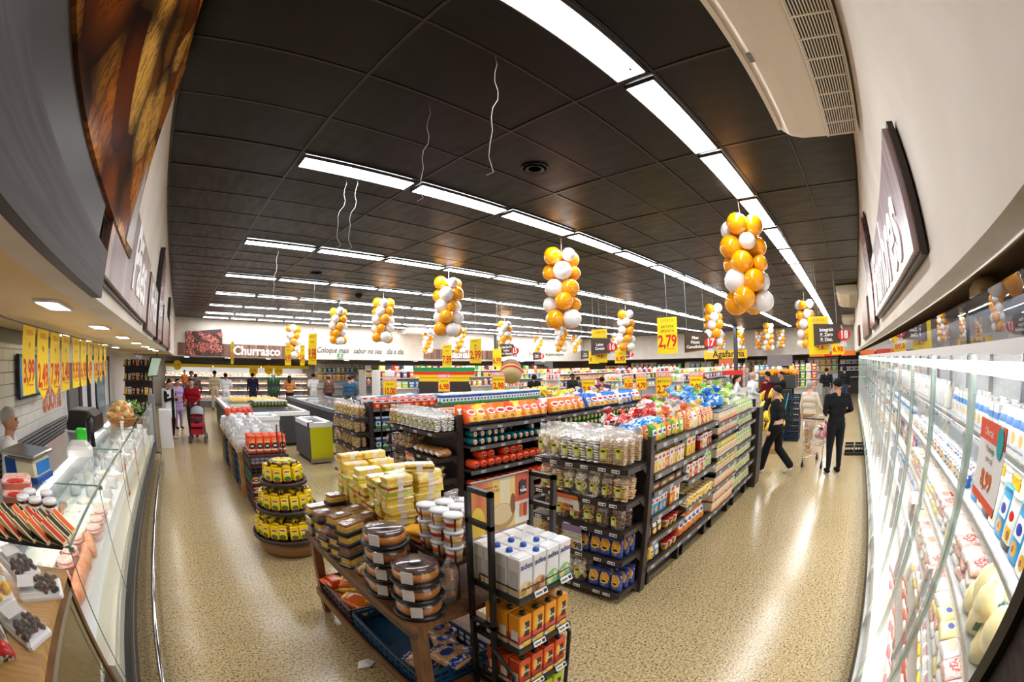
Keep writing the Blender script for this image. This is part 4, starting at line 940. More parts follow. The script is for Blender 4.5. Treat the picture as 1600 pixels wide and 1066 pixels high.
# ================================================================ round coffee tower
E0=empty('coffee_tower',(1.16,4.93,0),label='round three tier stand of yellow coffee packs',cat='display stand')
mBar=woodmat('barrel wood',srgb(120,84,48),srgb(164,124,78),(1,1,14),.5,sc=2)
MB().lathe([(.37,0),(.41,.06),(.43,.20)],28).obj('barrel_base',mBar,E0)
for z,r in ((.235,.46),(.56,.37),(.87,.28)): MB().lathe([(r,-.035),(r+.015,-.03),(r+.015,.012),(r-.0,.012),(r-.005,0),(.02,0)],32).obj('tier',mDark,E0)
for z,(a) in zip((.235,.56,.87),[o for o in E0.children if o.name.startswith('tier')]): a.location.z=z
MB().cyl((0,0,.2),(0,0,.9),.06,n=12).cyl((0,0,.56),(0,0,.60),.2,.2,n=20).obj('column',mBlack,E0)
MB().tube([(0,0,.87),(0,0,1.22),(-.02,.05,1.22),(-.02,.05,1.50),(.02,-.05,1.50),(.02,-.05,1.22),(0,0,1.22)],.008,6).obj('sign_holder',mBlack,E0)
CF=[pillow('coffee_pack',.10,.062,.19,pCoffee,12,.07,wrk=.02,seed=k,top=.45) for k in range(3)]
CB=carton('coffee_pack',.10,.065,.175,pCoffee)
for z,r,rows in ((.235,.46,2),(.56,.37,2),(.87,.28,2)):
    for q in range(rows):
        rr=r-.055-q*.085; n=int(2*math.pi*rr/.112)
        for k in range(n):
            a=2*math.pi*k/n+rnd(-.03,.03)
            put(CB if k%3 else CF[k%3],'coffee_pack',None,(1.16+rr*math.cos(a),4.93+rr*math.sin(a),z+.001),rot=(R(-6),0,a+math.pi/2),label=uniq('yellow coffee pack on the %s tier of the round stand'%({.235:'lowest',.56:'middle',.87:'top'}[z]),nth(k)+' around',('','inner ring')[q]),cat='coffee pack',group='coffee packs on the round stand, %s tier'%({.235:'lowest',.56:'middle',.87:'top'}[z]))
    for k in range(int(14*r/.46)) if rows>1 else ():
        a=2*math.pi*k/int(14*r/.46); rr=r-.10
        put(CF[k%3],'coffee_pack',None,(1.16+rr*math.cos(a),4.93+rr*math.sin(a),z+.19),rot=(R(-75),0,a+math.pi/2+rnd(-.4,.4)),label='yellow coffee pack lying over the upright ones on the round stand',cat='coffee pack',group='loose coffee packs on the round stand')
# ================================================================ maroon crate stack with rice sacks, and the wooden table behind
for k in range(6):
    crate('plastic_crate',(.98,6.28,.0+k*.145),.62,.74,.145,[mCrM,mCrM,mCrM,mCrG,mCrM,mCrM][k],'%s crate in the stack under the orange sacks, level %s from the floor'%(['maroon','maroon','maroon','green','maroon','maroon'][k],['one','two','three','four','five','six'][k]),'crate stack beside the coffee stand')
SK=[pillow('rice_sack',.118,.09,.26,pOrange,12,.2,wrk=.06,seed=k,top=.35) for k in range(3)]
fill(SK,5,3,(1.04,6.36,.90),(.122,0),(0,.12),name='rice_sack',label='orange sack with dark badge standing in the top maroon crate',cat='sack',group='orange sacks in the top crate')
for k in range(4): fill(SK,5,1,(1.04,6.30,.02+k*.145),(.12,0),(0,.1),name='rice_sack',label='orange sack peeking out of a lower crate of the stack',cat='sack',group='orange sacks in the lower crates',scale=(1,.6,.5))
Wt=empty('wooden_table',(0,0,0),label='long oak table with bagged bread behind the crate stack',cat='table')
MB().box(.90,1.75,7.12,10.4,.74,.78).obj('top',mWoodL,Wt)
for x,y in ((.92,7.14),(.92,10.3),(1.66,7.14),(1.66,10.3),(.92,8.7)): MB().box(x,x+.07,y,y+.07,0,.74).obj('leg',mWoodL,Wt)
for k in range(5): crate('plastic_crate',(.93,7.28+.0,.0+k*.14),.62,.4,.14,mCrB if k else mat('orange crate',srgb(196,96,40),.4),'%s crate under the near end of the oak table, level %s'%('blue' if k else 'orange',['one','two','three','four','five'][k]),'crates under the oak table')
for q,y0 in enumerate((8.0,8.9,9.6)):
    for k in range(4): crate('plastic_crate',(.95,y0,k*.145),.6,.5,.14,mCrB,'blue crate under the oak table, pile %s, level %s'%(['two','three','four'][q],['one','two','three','four'][k]),'crates under the oak table')
mBagW=clearmat('milky plastic bag',(.96,.96,.97),.10,.62,.25,dc=(.95,.95,.97))
BB=[pillow('bread_bag',.19,.15,.24,mBagW,10,.3,wrk=.16,seed=k+20,top=.3) for k in range(3)]
bunm=MB()
for q in range(5): bunm.ball((rnd(-.05,.05),rnd(-.03,.03),.04+.02*q),.042,8,5,0,sz=.7)
bunme=bunm.mesh('buns',speck('pale bun',srgb(214,170,120),srgb(236,204,164),20))
for r in range(4):
    for i in range(13):
        o=put(BB[(i+r)%3],'bread_bag',None,(1.0+r*.2+rnd(-.02,.02),7.25+i*.235+rnd(-.03,.03),.78),rnd(0,3),label=uniq('milky bag of buns piled on the oak table',nth(i)+' along',nth(r)+' across'),cat='bread bag',group='bagged buns on the oak table'); put(bunme,'buns',o)
for r in range(3):
    for i in range(11):
        o=put(BB[(i+r+1)%3],'bread_bag',None,(1.1+r*.2+rnd(-.03,.03),7.4+i*.24+rnd(-.04,.04),.92),rnd(0,3),label=uniq('milky bag of buns in the upper layer on the oak table',nth(i)+' along',nth(r)+' across'),cat='bread bag',group='bagged buns on the oak table'); put(bunme,'buns',o)
mRedB=mat('red pack film',srgb(226,70,40),.25)
for k in range(10): put(pillow('red_pack',.14,.1,.16,mRedB,10,seed=k) if k<2 else bpy.data.meshes['red_pack'],'red_pack',None,(1.05+(k%5)*.13,9.5+(k//5)*.2,.98+.10),rnd(0,3),label='red wrapped bread on top of the bag pile',cat='bread',group='red packs on the bag pile')

# ================================================================ gondola shelving
mShelf=mat('shelf steel',srgb(74,66,62),.45); mLip=mat('shelf lip',srgb(104,100,100),.4)
def shelfpart(parent,x0,x1,y0,y1,zb,face,tags=3,m=mDark,lipm=mLip):
    """one shelf with its price lip; zb is the lower edge of the lip; face -y or -x side carries the lip"""
    s=MB().box(x0,x1,y0,y1,zb+.03,zb+.05).obj('shelf',m,parent)
    if face=='y':
        MB().box(x0,x1,y0-.008,y0+.004,zb,zb+.05).obj('lip',lipm,s)
        for k in range(tags): put(tagm,'price_tag',s,(x0+(x1-x0)*(k+.5+rnd(-.2,.2))/tags,y0-.010,zb+.024))
    else:
        MB().box(x0-.008,x0+.004,y0,y1,zb,zb+.05).obj('lip',lipm,s)
        for k in range(tags): put(tagm,'price_tag',s,(x0-.010,y0+(y1-y0)*(k+.5+rnd(-.2,.2))/tags,zb+.024),rz=-math.pi/2)
    return s
def gondola(label,x0,x1,yf,ys,yb,h,bays,base=.16):
    g=empty('shelf_run',(0,0,0),label=label,cat='shelving')
    MB().box(x0,x1,ys-.02,ys+.02,.05,h-.08).obj('back_panel',mDark,g)
    for k,(a,b_,zs) in enumerate(bays):
        MB().box(a-.02,a+.02,ys-.05,ys+.05,0,h-.04).obj('upright',mDark,g)
        for z in zs: shelfpart(g,a+.005,b_-.005,yf,ys,z,'y',3)
        MB().box(a+.005,b_-.005,ys,yb,h-.16,h-.14).obj('rear_shelf',mDark,g)
        for q in range(2): MB().box(a+.1+q*.7,a+.14+q*.7,yf+.03,yf+.10,0,.2).obj('foot',mBlack,g)
    MB().box(x0,x1,yf+.10,yb-.1,0,base).obj('plinth',mBlack,g)
    return g
def endcap(label,xf,xb,y0,y1,zs,h,tags=4):
    e=empty('endcap_shelf',(0,0,0),label=label,cat='shelving')
    MB().box(xb-.015,xb+.02,y0,y1,.03,h-.03).obj('back_panel',mDark,e)
    for y in (y0-.03,y1-.01): MB().box(xb-.05,xb+.03,y,y+.04,0,h).obj('upright',mDark,e)
    for z in zs:
        s=shelfpart(e,xf,xb,y0+.02,y1,z,'x',tags,lipm=mDark)
        MB().box(xf,xb,y0+.008,y0+.02,z,z+.05).obj('side_edge',mDark,s)
        MB().prism([(xb-.16,z+.03),(xb,z+.03),(xb,z-.08),(xb-.04,z-.08)],y0+.0,y0+.012,'y').obj('bracket',mDark,s)
    return e
def card(x,y,z,w,h,lab,lines,price,col,face,tilt=0.0,pc=None):
    e=empty('offer_card',(x,y,z),label=lab,cat='price card'); e.rotation_euler=(0,tilt,0) if face==FMX else (tilt,0,0)
    A=(lambda u0,u1,v0,v1,m,nm,t:MB().box(-t,0,u0,u1,v0,v1).obj(nm,m,e)) if face==FMX else (lambda u0,u1,v0,v1,m,nm,t:MB().box(u0,u1,-t,0,v0,v1).obj(nm,m,e))
    A(-w/2,w/2,-h,0,mPap,'card',.003); A(-w/2,w/2,-h*.25,0,col,'header',.004); A(-w/2,w/2,-h,-h*.9,col,'footer',.004)
    L=lambda u,v:(-.006,u,v) if face==FMX else (u,-.006,v)
    for k,t in enumerate(lines): text(t,h*.11,mBlkT,e,L(0,-h*(.33+.12*k)),face)
    A(-w*.05,w*.45,-h*.86,-h*.55,pc or mOrT,'price_patch',.0045) if pc else None
    text(price,h*.30,mBlkT if pc else mOrT,e,L(0,-h*.71),face,bold=h*.008)
    return e
# ---- gondola nearest the fridge aisle
G1=gondola('long dark gondola shelf facing the fridge aisle',3.42,7.40,1.70,2.25,2.80,1.56,[(3.42,4.25,(1.43,1.15,.98,.73,.48,.20)),(4.25,5.22,(1.42,1.15,.88,.56,.20)),(5.22,6.23,(1.38,1.23,.93,.74,.54,.20)),(6.23,7.40,(1.36,1.17,.89,.70,.47,.22))])
endcap('dark end shelf of biscuit bags nearest the camera',3.02,3.40,1.74,2.78,(1.28,.97,.70,.42,.07),1.56,6)
MB().box(7.41,7.46,1.64,2.80,0,1.40).box(7.46,7.86,1.66,1.70,0,1.38).box(7.46,7.86,2.76,2.80,0,1.38).obj('end_panel',mDark,G1)
MX=-math.pi/2
def erow(x,z,ys,kinds,lab,g,rows=2,sc=1.0,dx=.115):
    for i,(y,k) in enumerate(zip(ys,kinds)):
        for r in range(rows):
            biscuit_bag((x+r*dx+rnd(-.006,.006),y+rnd(-.008,.008),z),MX+rnd(-.2,.2),k,lab%k if '%s' in lab else lab,g,sc*rnd(.96,1.06))
NICE={'white':'white coated','whiteball':'pale round','tan':'brown round','braid':'braided brown','ring':'ring shaped','golden':'golden','brown':'dark brown','garlic':'white ball','rings':'golden ring'}
def shelfrow(x,z,kinds,y0,dy,where,rows=2,sc=1.0,gr=None,dx=.115):
    for i,k in enumerate(kinds):
        for r in range(rows):
            biscuit_bag((x+r*dx+rnd(-.006,.006),y0-i*dy+rnd(-.008,.008),z),MX+rnd(-.2,.2),k,uniq('clear bag of %s biscuits, %s'%(NICE[k],where),nth(i)+' along',('' if r==0 else nth(r)+' row back')),gr or 'biscuit bags, '+where,sc*rnd(.95,1.06),labelled=r==0)
w1='of the near end shelf'
shelfrow(3.075,1.335,['whiteball','whiteball','white','white','white','braid','braid'],2.69,.138,'top tier '+w1,3,1.12)
shelfrow(3.075,1.025,['tan','tan','whiteball','ring','ring','golden','tan'],2.66,.137,'second tier '+w1,2,1.0)
shelfrow(3.075,.755,['brown','golden','golden','golden','brown','brown'],2.62,.155,'third tier '+w1,2,1.0)
BLB=[pillow('biscuit_pack',.115,.07,.21,pBlueB,12,.12,wrk=.04,seed=k+3,top=.3) for k in range(3)]
for i in range(5):
    for r in range(3): put(BLB[(i+r)%3],'biscuit_pack',None,(3.075+r*.10,2.30-i*.115+rnd(-.006,.006),.475),MX+rnd(-.1,.1),label=uniq('blue biscuit pack on the fourth tier of the near end shelf',nth(i)+' along',nth(r)+' deep'),cat='biscuit pack',group='blue biscuit packs on the fourth tier')
shelfrow(3.075,.125,['garlic','garlic','garlic','whiteball'],2.62,.13,'lowest tier '+w1,2,1.08)
shelfrow(3.075,.475,['rings','golden','rings'],2.68,.13,'fourth tier '+w1,2,.95)
for i in range(3):
    for r in range(3): put(BLB[(i+r)%3],'biscuit_pack',None,(3.075+r*.10,2.06-i*.125+rnd(-.006,.006),.125),MX+rnd(-.15,.15),label=uniq('blue biscuit pack on the lowest tier of the near end shelf',nth(i)+' along',nth(r)+' deep'),cat='biscuit pack',group='blue biscuit packs on the lowest tier')
card(3.0,2.36,1.02,.24,.17,'orange headed offer card 13,98 on the second tier of the near end shelf',['kg BISCOITO'],'13,98',mat('card orange',srgb(232,108,58),.5),FMX,R(-12),pc=mat('card amber',srgb(240,170,60),.5))
card(3.0,2.30,.73,.22,.30,'white and violet offer card 13 on the third tier of the near end shelf',['BISC. NUTY 250G','CHOCOLATE'],'13 98',mat('card violet',srgb(150,130,180),.5),FMX,R(-8),pc=mat('card amber',srgb(240,170,60),.5))
# ---- shelves of the near gondola, fridge aisle side
BG=[pillow('snack_bag',.15,.10,.21,pBag,12,.09,seed=k) for k in range(3)]; BG2=[pillow('snack_bag',.15,.10,.21,pBag2,12,.09,seed=k) for k in range(3)]; BG3=[pillow('snack_bag',.13,.09,.19,pBag3,12,.09,seed=k) for k in range(3)]
SB=[pillow('small_bag',.10,.06,.15,p,12,.09,seed=3) for p in (pBag,pBag2,pObj2)]
BX=carton('cereal_box',.085,.05,.17,pBox); BXl=carton('cereal_box',.12,.06,.20,pBox); CR=carton('cream_carton',.062,.075,.135,pCream); CRY=carton('cream_carton',.062,.075,.15,pCreamY)
GP=[pillow('green_pouch',.12,.06,.19,pGreen,12,.06,seed=k,top=.3) for k in range(2)]; ND=[flatpack('noodle_pack',.10,.12,.035,flat(pNood),k) for k in range(3)]
CUP=tub('noodle_cup',.045,.10,[printed('cup print',srgb(240,230,214),[('band',.0,.35,srgb(244,200,60)),('dot',.3,.6,.2,.14,srgb(90,160,180)),('ydot',.3,.5,.2,.2,srgb(206,60,40))],.4),mat('red lid',srgb(206,36,32),.35)])
def side(me,x0,x1,y,z,dx,rows,dy,name,label,cat,cols=None,**k):
    n=max(1,int((x1-x0)/dx))
    return fill(me,n,rows,(x0+dx/2,y,z),(dx,0),(0,dy),name=name,label=label,cat=cat,group=label.split(' on ')[0]+'s on '+label.split(' on ')[-1] if ' on ' in label else label,cols=cols,**k)
N1='of the near gondola'
side(SB,3.45,4.20,1.78,1.482,.105,2,.09,'small_bag','small green and orange bag on the top shelf, first bay '+N1,'snack bag',[GRN,ORG,LIM,YEL])
side(BX,3.45,4.20,1.76,1.202,.09,3,.07,'cereal_box','yellow and white cereal box on the second shelf, first bay '+N1,'cereal box',[YEL,CRM,WHT,CRM,ORG])
TRY=carton('snack_tray',.16,.14,.07,printed('brown card tray',srgb(150,110,70),[('band',.7,1.01,srgb(70,44,34)),('dot',.5,.4,.3,.2,srgb(230,200,150))],.5))
side(TRY,3.45,4.20,1.80,1.032,.17,2,.16,'snack_tray','brown card tray of bars on the third shelf, first bay '+N1,'tray')
side(BX,3.45,3.85,1.76,.782,.09,3,.07,'milk_box','blue and white milk box on the fourth shelf, first bay '+N1,'box',[LBL,WHT,LBL]); side(BXl,3.87,4.20,1.76,.782,.12,2,.09,'cereal_box','orange box on the fourth shelf, first bay '+N1,'box',[ORG,WHT])
side(SB,3.45,3.80,1.78,.532,.11,2,.1,'small_bag','dark snack bag on the fifth shelf, first bay '+N1,'snack bag',[BRN,DRK,YEL]); side(CUP,3.82,4.20,1.77,.532,.10,3,.1,'noodle_cup','red lidded cup on the fifth shelf, first bay '+N1,'cup')
side(SB,3.45,3.85,1.78,.252,.11,2,.1,'small_bag','green and brown bag on the lowest shelf, first bay '+N1,'snack bag',[GRN,BRN,LBL,YEL]); side(CUP,3.87,4.20,1.77,.252,.10,3,.1,'noodle_cup','red lidded cup on the lowest shelf, first bay '+N1,'cup')
side(BG3,4.28,5.18,1.78,1.472,.14,2,.11,'snack_bag','orange and clear snack bag on the top shelf, second bay '+N1,'snack bag',[ORG,srgb(236,150,60),ORG,WHT,RED])
side(BXl,4.28,4.66,1.78,1.202,.13,2,.10,'snack_box','yellow snack pack on the second shelf, second bay '+N1,'snack box',[YEL,YEL,ORG]); side(BX,4.68,5.18,1.77,1.202,.085,3,.07,'snack_box','red and white box on the second shelf, second bay '+N1,'snack box',[RED,WHT,BRN,WHT,RED])
side(BX,4.28,4.90,1.76,.932,.085,3,.07,'sauce_box','white box with red top on the third shelf, second bay '+N1,'box',[WHT,RED]); side(GP,4.92,5.18,1.77,.932,.10,2,.08,'green_pouch','white and green pouch on the third shelf, second bay '+N1,'pouch')
side(ND,4.28,5.18,1.77,.612,.11,3,.13,'noodle_pack','yellow noodle pack heaped on the fourth shelf, second bay '+N1,'noodle pack',layers=3,lstep=.037,jr=.4,tilt=.25)
side(BG2,4.28,5.18,1.80,.252,.13,2,.11,'flour_bag','orange and white bag leaning on the lowest shelf, second bay '+N1,'bag',[ORG,ORG,WHT],tilt=-.15)
for z,me,wd,sz_,ly in ((1.432,CR,'top',1,1),(1.282,CR,'second',.7,1),(.982,CRY,'third',1.25,1),(.792,CRY,'fourth',.85,1),(.592,CR,'fifth',1,1),(.252,CR,'lowest',1,2)):
    side(me,5.24,6.21,1.75,z,.066,2,.08,'cream_carton','cream carton with orange foot on the %s shelf, third bay '%wd+N1 if me is CR else 'cream carton with yellow band on the %s shelf, third bay '%wd+N1,'carton',jr=.01,scale=(1,1,sz_),layers=ly,lstep=.137)
for z,wd,sz_ in ((1.412,'top',1),(1.222,'second',.7),(.942,'third',1.05),(.752,'fourth',.7),(.522,'fifth',.9),(.272,'lowest',1)):
    side(GP,6.26,7.38,1.76,z,.125,2,.09,'green_pouch','white and green pouch on the %s shelf, fourth bay '%wd+N1,'pouch',tilt=-.1,scale=(1,1,sz_))
# ---- heap on top of the near gondola
def tied(nm,r,h,m,seed):
    rng=random.Random(seed); b=MB(); n=11
    prof=[(.55,0),(.95,.12),(1,.3),(.8,.5),(.3,.66),(.14,.72),(.4,.86),(.6,1.0)]; vs=[]
    for rr,t in prof:
        for j in range(n):
            a=2*math.pi*j/n; q=1+rng.uniform(-.18,.18); vs.append((r*rr*q*math.cos(a),r*rr*q*math.sin(a),h*t+rng.uniform(-.02,.02)*h))
    fs=[tuple(range(n-1,-1,-1))]
    for i in range(len(prof)-1):
        for j in range(n): fs.append((i*n+j,i*n+(j+1)%n,(i+1)*n+(j+1)%n,(i+1)*n+j))
    return b.add(vs,fs,0,False).mesh(nm,m)
mCell=mat('coloured cellophane',(.5,.5,.5),.2,spec=.8,fn=lambda n,b:n.link(n.mix(n.math('GREATER_THAN',n.noise(n.coord('Object'),22,3),.56),n.new('ShaderNodeObjectInfo').outputs['Color'],srgb(240,238,236)),b.inputs['Base Color']))
TD=[tied('tied_bag',.10,.22,mCell,k) for k in range(4)]
def heap(x0,x1,y0,y1,z,n,cols,label,group,sc=1.0,zr=.06,me=None,name='tied_bag',cat='bag'):
    for k in range(n):
        put((me or TD)[k%len(me or TD)],name,None,(rnd(x0,x1),rnd(y0,y1),z+rnd(0,zr)),rot=(rnd(-.5,.5),rnd(-.5,.5),rnd(0,6)),scale=sc*rnd(.85,1.15),label=label,cat=cat,group=group,col=J(cols[k%len(cols)],.1))
ZT=1.42
FLT=[flatpack('flat_bag',.24,.32,.09,mCell,k) for k in range(3)]
heap(3.55,4.15,1.90,2.15,1.49,5,[srgb(40,150,220),srgb(30,130,210)],'big bright blue bag lying on top of the near gondola, first bay','blue bags on top of the near gondola',1.0,.05,FLT,'flat_bag')
heap(3.50,3.75,2.05,2.5,1.46,3,[srgb(206,150,96)],'brown loaf bag lying behind the biscuit bags','loaf bags on top of the near gondola',.8,.03,FLT,'flat_bag')
heap(3.50,3.9,2.45,2.75,1.42,8,[GRN,RED,RED,srgb(120,20,30)],'small green or red bag at the rear edge of the near gondola','small rear bags on the near gondola',.6,.04)
heap(4.0,4.75,2.25,2.7,1.43,14,[RED,srgb(232,60,60),WHT,srgb(240,120,110)],'red and clear tied bag on top of the near gondola','red tied bags on top of the near gondola',1.0,.10)
heap(4.75,5.5,2.2,2.7,1.43,12,[WHT,srgb(230,226,222),WHT,LIM],'white tied bag on top of the near gondola','white tied bags on top of the near gondola',1.0,.10)
heap(4.3,5.2,1.95,2.15,1.46,10,[ORG,srgb(236,150,60),YEL],'orange bag row on top of the near gondola, second bay','orange bags on top of the near gondola',.85,.08)
heap(5.35,6.2,2.0,2.6,1.44,14,[srgb(60,170,235),srgb(40,140,225),srgb(110,200,240)],'blue crinkled bag heaped on the middle of the near gondola','blue crinkled bags on the near gondola',1.25,.20)
heap(5.2,5.5,2.2,2.6,1.44,5,[PNK,srgb(240,150,140)],'pink bag beside the blue crinkled ones','pink bags on the near gondola',1.0,.1)
heap(6.0,7.2,2.1,2.7,1.44,16,[LIM,srgb(170,215,90),srgb(200,225,140)],'lime green bag heaped at the far end of the near gondola','lime bags on the near gondola',1.15,.22)
heap(6.2,7.3,1.85,2.1,1.44,8,[srgb(220,225,150),WHT],'pale green bag at the far end of the near gondola','pale bags on the near gondola',.95,.06)
# ---- second gondola
G2=gondola('second dark gondola shelf with snack and pasta packs',3.42,8.0,4.24,4.86,5.5,1.56,[(3.42,4.55,(1.36,1.10,.78,.50,.20)),(4.55,5.7,(1.36,1.10,.78,.50,.20)),(5.7,6.85,(1.36,1.10,.78,.50,.20)),(6.85,8.0,(1.36,1.10,.78,.50,.20))])
endcap('second dark end shelf with white biscuits and cookie bowls',3.05,3.40,4.42,5.72,(1.29,.96,.66,.35,.07),1.56,4)
w2='of the second end shelf'
BWL=MB().lathe([(.045,0),(.085,.05),(.09,.06),(.07,.085),(.02,.095)],14).mesh('cookie_bowl',mFilm); BWC=MB()
for k in range(26):
    a=rnd(0,6.28); r=rnd(0,.06); BWC.ball((r*math.cos(a),r*math.sin(a),rnd(.02,.07)),.016,6,4,0,sz=.6)
BWCm=BWC.mesh('cookies',mBisG)
for i in range(10):
    for r in range(3): biscuit_bag((3.10+r*.11,5.64-i*.123,1.345),MX+rnd(-.2,.2),'white' if i>1 else 'tan',uniq('clear bag of white biscuits on the top tier '+w2,nth(i)+' along',nth(r)+' deep'),'biscuit bags, top tier '+w2,1.0,labelled=r==0)
def bowl(x,y,z,where):
    o=put(BWL,'cookie_bowl',None,(x,y,z),rnd(0,3),label='clear bowl of golden cookies, '+where,cat='cookie bowl',group='cookie bowls, '+where); put(BWCm,'cookies',o)
for i in range(3):
    for r in range(2):
        for L in range(2): bowl(3.14+r*.18,5.62-i*.185,1.015+L*.096,'second tier '+w2)
for i in range(7):
    for r in range(1):
        for L in range(2): bowl(3.14+r*.18,5.62-i*.18,.715+L*.096,'third tier '+w2)
LFB=[flatpack('bread_pack',.12,.22,.09,printed('brown bread pack',srgb(186,136,84),[('mot',7,.5,srgb(150,100,56)),('rect',.25,.75,.35,.65,srgb(200,204,214))],.25),k) for k in range(2)]
for i in range(5): put(LFB[i%2],'bread_pack',None,(3.17,5.02-i*.125,1.03),rot=(R(0),R(-28),MX+rnd(-.05,.05)+math.pi/2+math.pi/2),label='brown bread pack leaning on the second tier '+w2,cat='bread',group='bread packs on the second end shelf')
card(3.03,5.10,.99,.22,.17,'orange headed offer card on the second end shelf',['BISCOITO'],'9,98',mat('card orange',srgb(232,108,58),.5),FMX,R(-12),pc=mat('card amber',srgb(240,170,60),.5))
N2='of the second gondola'
LB=[pillow('snack_bag',.20,.13,.27,p,12,.09,seed=k,wrk=.08) for k,p in enumerate((pBag,pBag2,pBag))]
side(LB,3.45,5.1,4.34,1.412,.17,2,.16,'snack_bag','big orange snack bag leaning on the top shelf '+N2,'snack bag',[srgb(245,90,24),ORG,srgb(250,130,50),YEL],tilt=-.35,jr=.25)
side(LB,5.1,6.0,4.34,1.412,.17,2,.16,'snack_bag','orange and white snack bag leaning on the top shelf '+N2,'snack bag',[ORG,WHT,ORG],tilt=-.35,jr=.25)
side(LB,6.0,7.95,4.34,1.412,.17,2,.16,'snack_bag','blue snack bag leaning on the top shelf '+N2,'snack bag',[BLU,srgb(40,120,220),WHT,BLU],tilt=-.3,jr=.25)
BXm=carton('biscuit_box',.16,.09,.16,pBox)
side(BXm,3.5,4.7,4.98,1.42,.17,2,.12,'biscuit_box','orange biscuit box in the rear line on top '+N2,'box',[ORG,srgb(240,110,50),WHT]); side(BXm,4.7,6.4,4.98,1.42,.17,2,.12,'biscuit_box','blue biscuit box in the rear line on top '+N2,'box',[BLU,LBL,WHT,LBL])
heap(6.4,7.9,4.75,5.4,1.42,16,[BLU,WHT,srgb(210,170,110),YEL],'snack bag heaped at the far rear of the second gondola','rear snack bags on the second gondola',1.1,.12)
NP=MB().lathe([(.03,-.09),(.05,-.07),(.055,0),(.05,.07),(.03,.09)],12); NP.v=[(x,-z,y+.055) for x,y,z in NP.v]; NPm=NP.mesh('noodle_pack',pTeal)
PP=MB().lathe([(.035,-.1),(.06,-.08),(.065,0),(.06,.08),(.035,.1)],12); PP.v=[(x,-z,y+.065) for x,y,z in PP.v]; PPm=PP.mesh('pasta_pack',pPasta)
side(NPm,3.46,4.9,4.34,1.152,.118,2,.2,'noodle_pack','teal noodle pack on the second shelf '+N2,'noodle pack',[TEA,srgb(8,92,100)],skip=.5,layers=2,lstep=.105); side(NPm,4.9,5.3,4.34,1.152,.118,2,.2,'noodle_pack','wine red noodle pack on the second shelf '+N2,'noodle pack',[srgb(96,24,40)],layers=2,lstep=.105); side(NPm,5.3,7.9,4.34,1.152,.118,2,.2,'noodle_pack','green noodle pack on the second shelf '+N2,'noodle pack',[srgb(40,120,40),srgb(60,140,50)],layers=2,lstep=.105)
side(PPm,3.46,7.9,4.35,.832,.135,1,.2,'pasta_pack','orange pasta pack on the third shelf '+N2,'pasta pack',layers=2,lstep=.125,skip=.3); side(PPm,3.46,7.0,4.35,.552,.135,1,.2,'pasta_pack','orange pasta pack on the fourth shelf '+N2,'pasta pack',layers=1); side(PPm,3.46,6.0,4.35,.252,.135,1,.2,'pasta_pack','orange pasta pack on the lowest shelf '+N2,'pasta pack',layers=1)
# ---- wire rack between second and third gondola
q=empty('wire_rack',(3.30,6.12,0),label='tall black wire rack between the second and third gondola',cat='rack')
for x,y in ((0,0),(.3,0),(0,.32),(.3,.32)): MB().box(x,x+.02,y,y+.02,0,1.55).obj('post',mBlack,q)
for z in (.2,.55,.9,1.25): MB().box(0,.32,0,.34,z,z+.012).obj('shelf',mBlack,q)
MB().tube([(.01,.01,1.55),(.01,.33,1.55),(.31,.33,1.55),(.31,.01,1.55)],.01,5,closed=True).obj('top_rim',mBlack,q)
for z in (.214,.564,.914): fill(SB,2,2,(3.40,6.22,z),(.14,0),(0,.14),rz=MX,name='small_bag',label='purple pack on the wire rack between the gondolas',cat='pack',group='purple packs on the wire rack',cols=[PUR,DRK])
# ---- third gondola
G3=gondola('third dark gondola shelf with milk cartons',3.42,8.0,6.98,7.62,8.25,1.56,[(3.42,5.7,(1.36,1.0,.62,.20)),(5.7,8.0,(1.36,1.0,.62,.20))])
endcap('third dark end shelf with golden noodle bags',3.10,3.40,7.02,8.25,(1.20,.94,.66,.38,.07),1.54,3)
for zi,(z,kd) in enumerate(((1.255,['golden','golden','golden','golden','rings','rings','golden','golden']),(.995,['tan','tan','golden','tan','tan','tan','golden','tan']),(.715,['tan','golden','golden','rings','golden','golden','tan','tan']),(.435,['tan','tan','tan','golden','tan','tan','tan','tan']))):
    shelfrow(3.16,z,kd,8.17,.148,'tier %s of the third end shelf'%['one','two','three','four'][zi],2,1.0)
card(3.08,7.95,.97,.20,.17,'orange headed offer card on the third end shelf',['MASSA'],'7,98',mat('card orange',srgb(232,108,58),.5),FMX,R(-12),pc=mat('card amber',srgb(240,170,60),.5))
MK=carton('milk_carton',.085,.075,.20,pMilk)
N3='of the third gondola'
side(MK,3.5,7.9,7.08,1.052,.09,1,.1,'milk_carton','white and blue milk carton on the second shelf '+N3,'milk carton',jr=.01); side(MK,3.5,7.9,7.08,.672,.09,1,.1,'milk_carton','white and blue milk carton on the third shelf '+N3,'milk carton',jr=.01)
side(BXm,3.5,5.0,7.12,1.412,.17,2,.12,'cookie_box','red cookie box in the front line on top '+N3,'box',[srgb(240,60,40),srgb(230,50,40)]); side(MK,5.0,7.9,7.10,1.412,.09,2,.1,'milk_carton','blue and white carton in the front line on top '+N3,'milk carton',jr=.01)
side(BXm,3.5,5.6,7.7,1.42,.17,2,.14,'cookie_box','white and blue box in the rear line on top '+N3,'box',[WHT,BLU,LBL,WHT]); side(BXm,5.6,7.9,7.7,1.42,.17,2,.14,'cookie_box','pale box in the rear line on top '+N3,'box',[WHT,CRM,LIM,WHT])

